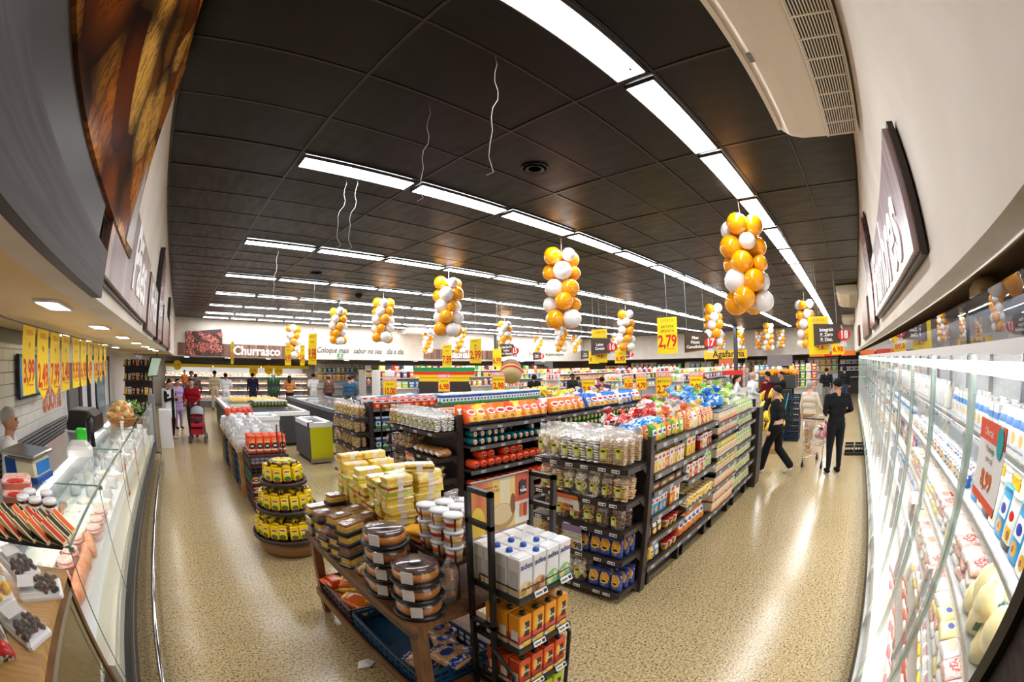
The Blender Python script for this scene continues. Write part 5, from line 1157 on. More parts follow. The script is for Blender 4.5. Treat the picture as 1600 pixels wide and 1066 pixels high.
# ================================================================ glass door fridges along the right wall
mPane=clearmat('fridge door glass',(.98,1.0,.99),.035,.0,.0,ior=1.5)
mEdge=clearmat('pale glass edge',(.80,.88,.84),.15,.35,.1,dc=(.8,.88,.84)); mAcr=clearmat('clear acrylic',(.85,.85,.86),.2,.25,.1,dc=(.75,.75,.78))
mInner=mat('white fridge lining',srgb(232,234,236),.4); mWireS=mat('white wire shelf',srgb(214,216,218),.4)
GY=-.52
def fridge(k,x0,x1):
    e=empty('glass_door_fridge',(0,0,0),label='glass door dairy fridge along the right wall, %s from the camera'%['first','second','third','fourth','fifth','sixth','seventh','eighth'][k],cat='fridge',group='glass door fridges along the right wall')
    MB().box(x0,x1,-1.5,-1.44,.18,2.36).box(x0,x1,-1.5,GY-.03,.18,.30).obj('lining',mInner,e)
    MB().box(x0,x1,-1.5,GY-.05,2.32,2.37).obj('roof',mInner,e)
    MB().box(x0,x1,-1.5,GY,0,.15).obj('kick_plate',mBlack,e); MB().box(x0,x1,GY-.03,GY+.012,.15,.185).obj('steel_sill',mSteel,e)
    MB().box(x0,x1,GY-.035,GY+.004,2.185,2.22).obj('door_header',mWhite,e); 
    MB().quad((x0,GY+.001,2.22),(x1,GY+.001,2.22),(x1,GY+.001,2.36),(x0,GY+.001,2.36)).obj('header_glass',clearmat('dark reflective header glass',(.25,.26,.3),.25,.35,.0,dc=(.02,.022,.028)),e)
    MB().box(x0,x1,GY-.09,GY-.05,2.12,2.16).obj('light_strip',mFrL,e)
    MB().box(x0,x1,GY-.07,GY-.05,.315,.335).obj('lower_light',mFrL,e)
    for z,dp in ((.75,.62),(1.08,.60),(1.42,.58),(1.78,.56)):
        s=MB().box(x0,x1,-1.44,-1.44+dp,z-.02,z).obj('shelf',mWireS,e)
        MB().box(x0,x1,-1.44+dp,-1.43+dp,z-.035,z+.012).obj('shelf_lip',mAcr,s)
        MB().box(x0+.05,x1-.05,-1.44+dp-.06,-1.44+dp-.03,z-.04,z-.022).obj('shelf_light',mFrL,s)
    n=3; w_=(x1-x0)/n
    for i in range(n):
        a=x0+i*w_; d=empty('door',(a,0,0),parent=e)
        MB().quad((.02,GY,.19),(w_-.02,GY,.19),(w_-.02,GY,2.18),(.02,GY,2.18)).obj('pane',mPane,d)
        MB().box(.0,.022,GY-.02,GY+.006,.19,2.19).box(w_-.022,w_,GY-.02,GY+.006,.19,2.19).obj('glass_edge',mEdge,d)
        MB().box(.05,.085,GY+.006,GY+.035,.98,1.42).obj('handle',mAcr,d)
        MB().box(w_*.5-.012,w_*.5+.012,-1.44,-1.40,.3,2.3).obj('shelf_post',mSteel,d)
for k in range(8): fridge(k,.74+k*2.4,.74+(k+1)*2.4)
ep=empty('fridge_end_panel',(0,0,0),label='dark framed end of the fridge beside the camera',cat='fridge panel')
MB().box(.68,.735,-1.5,GY+.03,0,2.37).obj('black_frame',mBlack,ep); MB().box(.40,.68,-1.5,GY+.0,0,2.3).obj('wood_panel',mDVen,ep)
# contents
DP=[carton('dairy_pack',.085,.06,.16,pWhiteP),pillow('dairy_pack',.12,.07,.17,pWhiteP,10,.1,seed=2,top=.3)]
pPk2=printed('white and red pack',srgb(238,232,230),[('rect',.1,.9,.55,.85,srgb(206,44,36)),('dot',.5,.3,.35,.2,srgb(232,170,150))],.25); pPk3=printed('yellow cheese pack',srgb(244,222,150),[('rect',.15,.85,.6,.85,srgb(240,180,30)),('dot',.5,.35,.2,.12,srgb(60,80,160))],.25); pPk4=printed('white clear pack',srgb(240,238,236),[('dot',.5,.5,.34,.3,srgb(236,206,196)),('rect',.6,.9,.65,.9,srgb(226,120,60))],.25)
MTP=[flatpack('meat_pack',.15,.20,.05,flat(p),k) for k,p in enumerate((pPink,pPk2,pPk4,pPink,pPk4,pPk3))]
YG=tub('yogurt_pot',.036,.09,[pObj2,mLidW]); SAU=[pillow('sausage_pack',.13,.045,.22,p,10,.08,seed=3,top=.5) for p in (pBag2,pObj,pBag)]
WBG=[pillow('milk_bag',.13,.09,.20,mat('milk bag white',srgb(240,240,242),.35),10,.12,seed=k) for k in range(2)]
def fr(me,x0,x1,y,z,dx,rows,name,lab,cat,cols=None,**k):
    n=int((x1-x0)/dx); return fill(me,n,rows,(x0+dx/2,y,z),(dx,0),(0,-.12),rz=math.pi,name=name,label=lab,cat=cat,group=lab,cols=cols,**k)
lw=lambda t:t+' behind the fridge glass'
fr(DP,.80,3.4,-.97,1.782,.105,2,'dairy_pack',lw('white and blue dairy pack on the top shelf'),'dairy pack')
fr(WBG,3.5,8.0,-.97,1.782,.15,1,'milk_bag',lw('white milk bag on the top shelf'),'milk bag')
fr(SAU,.80,2.6,-.95,1.422,.14,2,'sausage_pack',lw('bright hanging slice pack on the fourth shelf'),'slice pack',[WHT,YEL,ORG,LBL,WHT,RED])
fr(YG,2.6,5.4,-.95,1.422,.085,2,'yogurt_pot',lw('blue or pink yogurt pot on the fourth shelf'),'yogurt',[BLU,LBL,PNK,WHT])
fr(DP,5.4,8.0,-.97,1.422,.12,1,'dairy_pack',lw('white dairy pack on the fourth shelf'),'dairy pack')
mChs=speck('pale yellow cheese',srgb(240,220,160),srgb(248,234,192),12,.4)
chm=MB().lathe([(.03,0),(.075,.02),(.088,.07),(.075,.12),(.03,.145),(.012,.16)],14).mesh('cheese_ball',mChs)
for k,(x,y,z) in enumerate(((1.62,-.92,1.082),(1.42,-.93,1.082),(1.22,-.92,1.082),(1.02,-.93,1.082),(.86,-.92,1.082),(1.52,-1.10,1.082),(1.32,-1.1,1.082),(1.12,-1.1,1.082),(1.44,-1.0,1.23),(1.24,-1.0,1.23),(1.05,-1.0,1.23),(1.66,-.9,1.228),(1.50,-.87,1.226),(1.30,-.87,1.226),(1.12,-.88,1.226),(.94,-.9,1.226),(1.80,-.93,1.082),(1.76,-1.05,1.20))):
    o=put(chm,'cheese_ball',None,(x,y,z),rot=(rnd(-.2,.2),rnd(-.2,.2),rnd(0,3)),label='pale yellow cheese ball piled'+lw(''),cat='cheese',group='cheese balls in the fridge'); MB().box(-.02,.02,.082,.09,.05,.10).obj('seal_label',mat('teal seal',srgb(70,120,120),.4),o)
fr(MTP,1.9,5.0,-.98,1.082,.17,1,'meat_pack',lw('pink or white slice pack on the third shelf'),'meat pack',layers=3,lstep=.05,jr=.2)
fr(SAU,5.0,8.0,-.95,1.082,.14,1,'sausage_pack',lw('coloured slice pack on the third shelf'),'slice pack',[BLU,WHT,BLU,RED,YEL])
fr(MTP,.85,4.5,-.94,.752,.17,1,'meat_pack',lw('pink or white slice pack on the second shelf'),'meat pack',layers=3,lstep=.05,jr=.2)
fr(DP,4.5,8.0,-.96,.752,.12,1,'dairy_pack',lw('white dairy pack on the second shelf'),'dairy pack')
fr(SAU,.9,3.6,-.76,.302,.15,3,'sausage_pack',lw('red and white pack on the bottom deck'),'slice pack',[WHT,RED,WHT,PNK,WHT,YEL],tilt=.5)
fr(WBG,3.6,8.0,-.76,.302,.16,2,'milk_bag',lw('white bag on the bottom deck'),'milk bag')
for z,nmz in ((1.782,'top'),(1.422,'fourth'),(1.082,'third'),(.752,'second'),(.302,'bottom')):
    fr([DP[0],DP[1],SAU[0],SAU[1]],8.0,19.5,-.94 if z>.5 else -.76,z,.26,1,'fridge_pack',lw('distant coloured pack on the %s shelf'%nmz),'pack',[WHT,LIM,LBL,ORG,WHT,YEL],scale=(1.6,1,1))
c_=card(1.22,GY+.004,2.01,.26,.22,'offer card for laticínios 8,99 stuck on the fridge glass',['Manteiga','com sal'],'8,99',mat('card coral',srgb(240,96,70),.5),FMY)
c_.rotation_euler=(0,0,math.pi)
MB().prism(ellipse(.09,-.04,.03,.04),-.008,-.005,'y').obj('teal_disc',mat('teal patch',srgb(40,170,170),.5),c_); text('Ofertas\nLaticínios',.03,mPap,c_,(-.025,-.007,-.045),FMY)
d_=empty('dome_lamp',(1.55,-.62,2.37),label='beige dome with a flat plate on top of the fridge',cat='dome'); MB().lathe([(.085,0),(.08,.03),(.06,.052),(.02,.065)],16).obj('dome',mSoffR,d_); MB().box(.05,.24,-.02,.02,.0,.008).obj('plate',mPap,d_)
# ================================================================ bakery counter on the left
mCG=clearmat('counter glass',(.97,.99,.98),.03,.0,.0,ior=1.45); mCE=mat('green glass edge',srgb(110,140,130),.1,spec=.8)
B0=empty('bakery_counter',(0,0,0),label='long glass deli counter along the left side',cat='counter')
YA,YB=2.12,10.3
MB().box(-1.9,-.86,YA,YB,.12,.36).obj('base',mDarkG,B0); MB().box(-1.86,-.95,YA,YB,0,.12).obj('plinth',mBlack,B0)
MB().box(-.86,-.815,YA,YB,.30,.345).box(-.86,-.80,YA,YB,.355,.40).obj('bumper',mBlack,B0); MB().box(-.855,-.80,YA,YB,.345,.355).box(-.86,-.83,YA,YB,.26,.30).obj('steel_strip',mSteel,B0)
MB().box(-1.86,-1.02,YA,YB,.68,.70).obj('deck',mInner,B0); MB().box(-1.02,-.86,YA,YB,.40,.55).obj('air_grille',mat('ivory metal',srgb(222,216,196),.4),B0)
MB().quad((-1.02,YA,.55),(-1.02,YB,.55),(-1.06,YB,.70),(-1.06,YA,.70)).obj('inner_front',mInner,B0)
MB().box(-1.9,-1.86,YA,YB,.36,1.28).obj('rear_panel',mSteel,B0)
MB().box(-1.92,-1.42,YA,YB,1.26,1.285).obj('service_top',mat('steel service top',srgb(186,190,190),.25,.8),B0)
MB().box(-1.46,-1.40,YA,YB,1.22,1.255).obj('light_strip',mFrB,B0)
MB().box(-1.84,-1.30,YA,YB,.98,.99).obj('glass_shelf',mCG,B0)
ys=[2.12,3.3,4.7,6.1,7.5,8.9,10.3]
for a,b_ in zip(ys[:-1],ys[1:]):
    g=MB().quad((-.835,a+.008,.41),(-.835,b_-.008,.41),(-.835,b_-.008,1.29),(-.835,a+.008,1.29)).obj('front_pane',mCG,B0)
    MB().box(-.838,-.832,a+.004,a+.010,.41,1.29).obj('pane_edge',mCE,g)
    g=MB().quad((-.835,a+.006,1.295),(-.835,b_-.006,1.295),(-1.42,b_-.006,1.29),(-1.42,a+.006,1.29)).obj('top_pane',mCG,B0)
    MB().box(-.842,-.828,a+.006,b_-.006,1.288,1.300).box(-1.42,-.835,a+.004,a+.010,1.286,1.298).obj('pane_edge',mCE,g)
    for yy in (a+.03,): MB().cyl((-.85,yy,1.27),(-.815,yy,1.27),.016,n=8).obj('clamp',mSteel,B0)
    MB().box(-1.39,-1.38,a+.05,a+.062,.42,1.25).obj('inner_post',mSteel,B0)
Rl=empty('guard_rail',(0,0,0),label='chrome bumper rail on the floor along the deli counter',cat='rail')
MB().tube([(-.80,2.0,.17),(-.66,2.05,.17),(-.655,10.1,.17),(-.70,10.25,.17),(-.82,10.28,.17)],.024,8).obj('tube',mChrome,Rl)
for y in (2.6,4.4,6.2,8.0,9.8): MB().cyl((-.66,y,0),(-.66,y,.17),.012,n=8).obj('post',mChrome,Rl)
# food inside the counter
mHam=speck('sliced ham',srgb(232,178,164),srgb(246,208,196),18,.4); mSal=speck('orange sausage',srgb(216,130,84),srgb(232,160,112),18,.4); mChk=speck('white cheese',srgb(240,232,214),srgb(250,246,236),18,.4)
hm=MB(); 
for k in range(6): hm.lathe([(.06,0),(.072,.008),(.06,.016)],12,0,M=Matrix.Translation((rnd(-.012,.012),rnd(-.012,.012),k*.015)))
hmm=hm.mesh('ham_slices',mHam); slm_=MB().tube([(0,-.13,.04),(0,-.12,.04),(0,.12,.04),(0,.13,.04)],[.02,.042,.042,.02],10).mesh('sausage_log',mSal); cbm=MB().bbox(-.07,.07,-.10,.10,0,.09,.012).mesh('cheese_block',mChk); wbm=pillow('white_bag',.16,.12,.16,mBagW,10,.3,wrk=.12,seed=9)
for i in range(9):
    for r,x in enumerate((-1.12,-1.28,-1.45,-1.62)):
        y=2.28+i*.24; kind=[cbm,slm_,hmm,cbm][(r+i//3)%4] if i>2 else [slm_,hmm,hmm,cbm][r]
        nmk={'cheese_block':'white cheese block','sausage_log':'orange sausage log','ham_slices':'pile of ham slices'}[kind.name.split('.')[0]]
        put(kind,kind.name.split('.')[0],None,(x,y+rnd(-.02,.02),.70),rnd(-.3,.3),label=uniq(nmk+' on the deck of the deli counter',nth(i)+' along',nth(r)+' across'),cat='deli food',group=nmk+' in the deli counter',scale=1.3)
for i in range(14):
    for x in (-1.15,-1.4,-1.65): put(wbm if i%3 else cbm,'deli_pack',None,(x,4.6+i*.4+rnd(-.05,.05),.70),rnd(0,3),label=uniq('white wrapped deli item farther along the counter',nth(i)+' along'),cat='deli food',group='white deli items farther along')
crd=MB().box(-.002,0,-.07,.07,0,.42).mesh('offer_strip',printed('offer strip print',srgb(226,210,190),[('ydot',.5,.75,.4,.12,srgb(220,90,40)),('ydot',.5,.35,.4,.2,srgb(200,150,90)),('band',0,.1,srgb(130,60,40))],.4))
for k,(y,z) in enumerate(((4.82,.78),(6.0,.72))): put(crd,'offer_strip',None,(-.815,y,z),label='orange printed offer strip on the counter glass, %s one'%['nearer','farther'][k],cat='offer strip')
# oak cabinet at the very front left
CB0=empty('oak_cabinet',(0,0,0),label='oak topped cabinet with a mirrored side in the near left corner',cat='cabinet')
CX,CY,CZt=-.90,2.10,1.18
MB().box(-1.75,CX,.1,CY,CZt-.035,CZt).obj('top',mWoodL,CB0)
MB().box(CX-.03,CX-.002,.1,CY,CZt-.09,CZt-.035).box(CX-.03,CX-.002,CY-.05,CY,0,CZt-.035).box(CX-.03,CX-.002,.1,.16,0,CZt-.09).box(CX-.03,CX-.002,.1,CY,0,.08).obj('side_frame',mWoodM,CB0)
MB().box(CX-.022,CX-.012,.16,CY-.05,.08,CZt-.09).obj('mirror_panel',mat('smoked mirror',srgb(150,140,110),.08,.9),CB0); MB().box(CX-.012,CX-.002,.16,CY-.05,CZt-.12,CZt-.09).obj('steel_trim',mSteel,CB0)
MB().box(-1.75,CX-.03,CY-.02,CY,0,CZt-.035).obj('end_panel',mWoodM,CB0)
mFoam=mat('white foam tray',srgb(240,238,240),.5); mDate=speck('dark dates',srgb(46,28,22),srgb(92,56,40),40,.3)
trf=MB().bbox(-.105,.105,-.07,.07,0,.022,.012).mesh('foam_tray',mFoam); dates=MB()
for k in range(34): dates.ball((rnd(-.01,.09),rnd(-.055,.055),rnd(.02,.034)),.014,6,4,0,sz=.7)
datem=dates.mesh('dried_fruit',mDate); trl=MB().box(-.095,-.015,-.045,.045,.040,.0415).mesh('label',mPap); trw=MB().bbox(-.10,.10,-.065,.065,.02,.042,.012).mesh('wrap',mFilm); gold=MB()
for k in range(14): gold.ball((rnd(-.01,.09),rnd(-.055,.055),rnd(.02,.034)),.022,6,4,0,sz=.7)
goldm=gold.mesh('dried_fruit',mCakeY)
for k,(x,y,rz,kk,l) in enumerate(((-1.02,1.83,.35,0,'foam tray of dark dried fruit at the cabinet edge, middle one'),(-1.22,2.0,-.6,0,'foam tray of dark dried fruit leaning on the cheese wedges'),(-1.04,1.48,-.55,0,'foam tray of dark dried fruit nearest the camera'),(-1.30,1.72,-.9,1,'foam tray of golden fruit behind the dark ones'),(-1.34,1.42,-.2,0,'foam tray of dark fruit at the picture edge'))):
    o=put(trf,'foam_tray',None,(x,y,CZt+(0 if k!=1 else .03)),rot=(0,.15 if k==1 else 0,rz),label=l,cat='fruit tray',scale=1.4); put(goldm if kk else datem,'dried_fruit',o); put(trl,'label',o); put(trw,'wrap',o)
put(pillow('herb_bag',.2,.12,.3,printed('red green herb bag',srgb(190,190,170),[('mot',5,.5,srgb(90,60,40)),('dot',.5,.5,.3,.2,srgb(60,150,60)),('band',0,.2,srgb(190,40,40))],.25),12,.1,seed=5),'herb_bag',None,(-1.12,1.20,CZt),rot=(R(-80),0,.6),label='clear bag with red and green print in the bottom left corner',cat='bag')
# wedges of cheese in rows
wd=MB().prism([(-.05,0),(.05,0),(.05,.012),(-.05,.075)],-.018,.018,'y').mesh('cheese_wedge',speck('parmesan',srgb(238,212,156),srgb(246,226,180),15,.4))
wl=MB().quad((-.045,-.0185,.012),(.045,-.0185,.004),(.045,-.0185,.012),(-.045,-.0185,.042)).mesh('label',mat('wedge label',srgb(30,30,30),.4)); wl2=MB().quad((-.05,-.012,.0765),(.05,-.012,.0135),(.05,.012,.0135),(-.05,.012,.0765)).mesh('top_label',mat('wedge orange label',srgb(226,90,40),.4)); wl3=MB().quad((-.05,-.012,.0765),(.05,-.012,.0135),(.05,.012,.0135),(-.05,.012,.0765)).mesh('top_label',mat('wedge red label',srgb(190,30,30),.4)); wl4=MB().quad((-.05,-.012,.0765),(.05,-.012,.0135),(.05,.012,.0135),(-.05,.012,.0765)).mesh('top_label',mat('wedge black label',srgb(30,34,30),.4))
for r in range(3):
    for i in range(5):
        o=put(wd,'cheese_wedge',None,(-1.37+i*.112+r*.012,2.15+r*.088,1.30+ .0),rot=(.1,0,R(-18)+rnd(-.08,.08)),label='labelled cheese wedge stood in rows by the jars',cat='cheese',group='cheese wedges on the counter',scale=(1.35,1.5,1.5)); put(wl,'label',o); put([wl2,wl3,wl4][(i+r)%3],'top_label',o)
MB().box(-1.42,-.88,2.10,2.36,1.285,1.30).obj('black_mat',mBlack,None,label='black tray under the cheese wedges',cat='tray')
jm=jar('spread_jar',.052,.125,[printed('jar print',srgb(70,38,24),[('band',.2,.7,srgb(226,220,210)),('dot',.4,.45,.2,.14,srgb(60,40,30)),('ydot',.4,.45,.2,.14,srgb(190,60,50))],.2),mLidW],.16,1.08)
for k,(x,y) in enumerate(((-1.28,2.50),(-1.165,2.48),(-1.04,2.48),(-1.27,2.63),(-1.12,2.63))): put(jm,'spread_jar',None,(x,y,1.30),rnd(0,3),label='white lidded jar of dark spread behind the cheese wedges',cat='jar',group='spread jars on the counter')
mPk=printed('sausage wrap',srgb(206,120,104),[('band',.55,1.01,srgb(236,200,190)),('dot',.5,.8,.3,.2,srgb(220,50,40)),('mot',8,.6,srgb(236,90,60))],.2)
for k,(x,y,z,l) in enumerate(((-1.48,2.80,1.30,'flat pack of pink sausages under the other one'),(-1.50,2.86,1.37,'red printed pack of pink sausages on top'))):
    o=MB().bbox(-.14,.14,-.09,.09,0,.07,.02).obj('sausage_pack',mPk,None,(x,y,z),.25+k*.1,label=l+' beside the scale',cat='sausages')
jg=empty('green_jug',(-1.60,2.36,1.285),label='green jug with a round white lid at the picture edge',cat='jug'); MB().lathe([(.07,0),(.085,.03),(.085,.16),(.06,.20)],14).obj('body',mat('jug green',srgb(20,170,60),.3),jg); MB().ball((0,0,.24),.075,12,7).obj('lid',mWhite,jg)
# scale
Sc=empty('counter_scale',(-1.62,3.45,1.285),R(-12),label='cream and blue weighing scale with steel plate',cat='scale')
MB().bbox(-.2,.2,-.16,.16,.02,.17,.02).obj('housing',mat('scale cream',srgb(236,228,190),.4),Sc); MB().bbox(-.23,.23,-.19,.19,.19,.215,.01).obj('plate',mSteel,Sc); MB().box(-.04,.04,-.04,.04,.17,.19).obj('post',mDarkG,Sc)
MB().box(.2,.205,-.13,.13,.06,.15).obj('display',mat('scale display',srgb(20,90,150),.3,emit=.3,ec=srgb(20,90,150)),Sc); MB().bbox(-.22,.21,-.165,.165,0,.05,.01).obj('blue_base',mat('scale blue',srgb(10,70,150),.4),Sc); MB().box(-.205,-.2,-.15,.15,.02,.16).box(-.2,-.05,-.166,-.16,.02,.16).obj('side_panel',mat('scale blue',srgb(10,70,150),.4),Sc)
# tub, bottle, printer, basket, plant
t_=empty('white_tub',(-1.28,4.36,1.30),.2,label='white plastic tub with folded film beside the scale',cat='tub'); MB().bbox(-.16,.16,-.11,.11,0,.09,.03).obj('tub_body',mat('white plastic',srgb(236,234,234),.4),t_); MB().bbox(-.13,.13,-.08,.08,.09,.13,.03).obj('crumpled_film',mBagW,t_)
b_=empty('black_bottle',(-1.22,4.78,1.30),label='tall black flask on the counter glass',cat='flask'); MB().lathe([(.05,0),(.055,.02),(.055,.26),(.04,.29),(.03,.30)],14).obj('body',mat('flask black',srgb(20,18,18),.2),b_); MB().lathe([(.034,.30),(.034,.35),(.025,.36)],12).obj('cap',mBlack,b_)
MB().bbox(-.07,.07,-.06,.06,0,.16,.015).obj('green_box',mat('bright green plastic',srgb(40,200,30),.4),None,(-1.40,4.95,1.30),label='bright green plastic holder behind the flask',cat='holder')
p_=empty('label_printer',(-1.62,6.05,1.285),R(-5),label='black label printer on the service top',cat='printer'); MB().prism([(-.25,0),(.25,0),(.25,.2),(.12,.26),(-.18,.26),(-.25,.08)],-.24,.24,'y').obj('housing',mBlack,p_); MB().box(-.18,.12,-.2,.2,.26,.27).obj('grey_top',mGreyP,p_); MB().box(-.215,-.21,-.15,-.09,.1,.16).obj('sticker',mPap,p_); MB().bbox(-.3,.3,-.26,.26,-.0,.012,.004).obj('tray',mWhite,p_)
BK=empty('bread_basket',(-1.06,6.45,1.30),label='round wicker basket piled with bread rolls',cat='basket')
mWk=speck('wicker',srgb(150,96,48),srgb(196,140,84),60,.6,bump=.5)
for k in range(5): MB().tube([((.19+.018*k)*math.cos(t*math.pi/12),(.19+.018*k)*math.sin(t*math.pi/12),.012+k*.024+.004*(-1)**t) for t in range(24)],.014,6,closed=True).obj('wicker_ring',mWk,BK)
MB().cyl((0,0,0),(0,0,.02),.19,n=20).obj('wicker_bottom',mWk,BK)
bn=[speck('bread roll a',srgb(226,190,130),srgb(244,222,178),14),speck('bread roll b',srgb(196,140,76),srgb(226,180,116),14)]
rm=[MB().ball((0,0,0),.062,9,6,sz=.7,sy=1.25).mesh('bread_roll',b__) for b__ in bn]
for k in range(46):
    t=k/46; a=k*2.4; r=.235*math.sqrt(1-t)*(.4+.6*((k*7)%10)/10); put(rm[k%2],'bread_roll',None,(-1.06+r*math.cos(a),6.45+r*math.sin(a),1.40+.20*t+rnd(0,.02)),rot=(rnd(-.5,.5),rnd(-.5,.5),rnd(0,3)),label='small bread roll heaped in the wicker basket',cat='bread roll',group='bread rolls in the wicker basket')
Pl=empty('potted_herb',(-.92,7.05,1.30),label='leafy green herb plant beside the bread basket',cat='plant'); lv=MB()
for k in range(110):
    a=rnd(0,6.28); r=rnd(0,.2); z=rnd(.04,.3); c=Vector((r*math.cos(a),r*math.sin(a),z)); u=Vector((rnd(-1,1),rnd(-1,1),rnd(-.4,.6))).normalized()*.05; v_=u.cross(Vector((rnd(-1,1),rnd(-1,1),1))).normalized()*.022
    lv.add([tuple(c),tuple(c+u*.5+v_),tuple(c+u),tuple(c+u*.5-v_)],[(0,1,2,3)])
lv.obj('leaves',speck('herb leaf',srgb(70,140,30),srgb(140,200,60),10,.5),Pl); MB().lathe([(.06,0),(.08,.08)],12).obj('pot',mBrn,Pl)
sb=empty('white_bottle',(-.98,5.95,1.30),label='small white lidded bottle before the bread basket',cat='bottle'); MB().lathe([(.022,0),(.024,.09),(.02,.1)],12).obj('body',mWhite,sb); MB().lathe([(.034,.10),(.034,.12)],12).obj('lid',mPap,sb)
# tv screen on the tiled wall
tv=empty('wall_screen',(-2.36,4.9,0),label='dark screen mounted on the tiled wall behind the first price flags',cat='screen'); MB().box(0,.05,0,.95,1.72,2.2).obj('bezel',mBlack,tv); MB().box(.05,.053,.03,.92,1.75,2.17).obj('display',mat('screen blue',srgb(60,110,150),.15,emit=.25,ec=srgb(60,110,150)),tv)
# pedestal, gate post and items past the counter
MB().bbox(-.19,.19,-.16,.16,0,.98,.015).obj('white_pedestal',mWhite,None,(-.58,11.85,0),label='white pedestal bin with a red edge at the end of the counter',cat='pedestal')
MB().box(.19,.2,-.16,-.10,.2,.8).obj('red_edge',mRed,bpy.data.objects['white_pedestal'])
MB().box(-.08,.08,-.2,.2,0,1.38).obj('grey_screen',mGreyP,None,(-.92,11.2,0),label='grey partition post at the far end of the counter',cat='screen')
sh=empty('bakery_shelf',(-1.55,13.4,0),label='tall dark shelf of bottles and boxes beyond the counter',cat='shelving')
MB().box(-.5,.5,.2,.25,0,2.2).obj('back',mDark,sh)
for z in (.4,.8,1.2,1.6,2.0): MB().box(-.5,.5,-.2,.25,z,z+.03).obj('shelf',mDark,sh)
for z in (.43,.83,1.23,1.63,2.03): fill([BX,BXl,bottle('small_bottle',.04,.2,[pObj,mLidW])],7,1,(-1.98,13.3,z),(.145,0),(0,.1),name='shelf_pack',label='coloured pack on the dark shelf beyond the counter',cat='pack',group='packs on the dark shelf beyond the counter',cols=[YEL,BRN,DRK,WHT,ORG])
scn=empty('tilted_monitor',(-.95,12.9,2.02),label='tilted flat monitor hanging beyond the counter',cat='monitor'); MB().box(-.02,.02,-.4,.4,-.28,.28).obj('bezel',mBlack,scn); MB().box(.02,.023,-.37,.37,-.25,.25).obj('display',mat('monitor menu',srgb(150,170,150),.2,emit=.3,ec=srgb(150,170,150)),scn); scn.rotation_euler=(0,R(18),R(-20)); MB().cyl((0,0,.2),(0,0,.42),.015,n=6).obj('bracket',mBlack,scn)

# ================================================================ open meat fridges at the back
FYB=22.3
for k in range(3):
    x0=-1.0+k*2.7; x1=x0+2.66
    e=empty('meat_fridge',(0,0,0),label='open lit meat fridge at the back wall, %s one'%['left','middle','right'][k],cat='fridge',group='meat fridges at the back')
    MB().box(x0,x1,FYB,23.6,0,.45).obj('base',mGreyP,e); MB().box(x0,x1,FYB-.02,FYB,.30,.45).obj('front_bumper',mInner,e); MB().box(x0,x1,23.5,23.6,.45,2.1).obj('back_panel',mInner,e)
    MB().box(x0,x1,FYB+.15,23.6,2.02,2.2).obj('canopy',mDarkG,e); MB().box(x0,x1,FYB+.12,FYB+.15,1.93,2.07).obj('price_band',mYel,e)
    MB().box(x0,x1,FYB+.22,FYB+.34,1.95,1.99).obj('light_strip',mFrB,e)
    for z in (.85,1.2,1.55):
        s=MB().box(x0,x1,FYB+.35,23.5,z-.03,z).obj('shelf',mWireS,e); MB().box(x0,x1,FYB+.34,FYB+.35,z-.04,z+.01).obj('lip',mYel,s); MB().box(x0,x1,FYB+.37,FYB+.42,z-.055,z-.032).obj('shelf_light',mFrB,s)
    for z,nn in ((.45,'bottom'),(.85,'second'),(1.2,'third'),(1.55,'top')):
        fill(MTP[:4],12,1,(x0+.12,FYB+(.25 if z<.5 else .5),z),(.222,0),(0,.2),name='meat_pack',label='pink meat pack on the %s deck of the %s back fridge'%(nn,['left','middle','right'][k]),cat='meat pack',group='meat packs in the back fridges',tilt=R(40),scale=(1.45,1.3,1.3),jr=.1)
for k,(x,z) in enumerate(((-.3,1.95),(3.9,1.75),(4.75,1.80),(5.3,1.75))):
    o=MB().cyl((0,0,0),(0,.015,0),.24,n=20).obj('price_bubble',mYel,None,(x,FYB-.15,z+.05),label='yellow round price bubble over the back fridge, %s'%['far left','left of the navy jacket','middle','right'][k],cat='price bubble'); text('2,98',.18,mRedT,o,(0,-.004,0),FMY); MB().cyl((0,.0,.2),(0,.0,SZ-z-.09),.005,n=4).obj('string',mWire,o)
# ================================================================ wall shelving at the back
mShW=mat('white shelf',srgb(226,226,226),.45)
packs=[BXm,carton('tall_box',.17,.1,.22,pObj2),jar('sauce_jar',.08,.20,[pObj,mLidW],.15,1.0,10),bottle('oil_bottle',.07,.28,[pObj2,mLidW],10)]
pal=[[RED,GRN,YEL,WHT,srgb(140,30,40)],[YEL,ORG,WHT,RED],[WHT,LBL,BLU,LIM],[GRN,WHT,YEL,ORG],[PNK,WHT,RED,PUR]]
for k in range(8):
    x0=7.6+k*2.3; e=empty('grocery_shelf',(0,0,0),label='wall shelf of groceries at the back, number %s from the meat fridges'%['one','two','three','four','five','six','seven','eight'][k],cat='shelving',group='wall shelves at the back')
    MB().box(x0,x0+2.26,22.8,22.86,0,2.2).obj('back_panel',mShW,e)
    for z in (.15,.55,.95,1.35,1.75): MB().box(x0,x0+2.26,22.3,22.8,z-.03,z).obj('shelf',mShW,e)
    for zi,z in ((1,1.35),(2,1.75)): fill([packs[(k+zi)%4]],8,1,(x0+.16,22.45,z),(.275,0),(0,.2),name=packs[(k+zi)%4].name.split('.')[0],label='grocery pack on level %s of wall shelf %s at the back'%(['one','two','three'][zi],['one','two','three','four','five','six','seven','eight'][k]),cat='grocery pack',group='packs on the back wall shelves',cols=pal[(k+zi)%5],scale=(1.5,1.3,1.35))
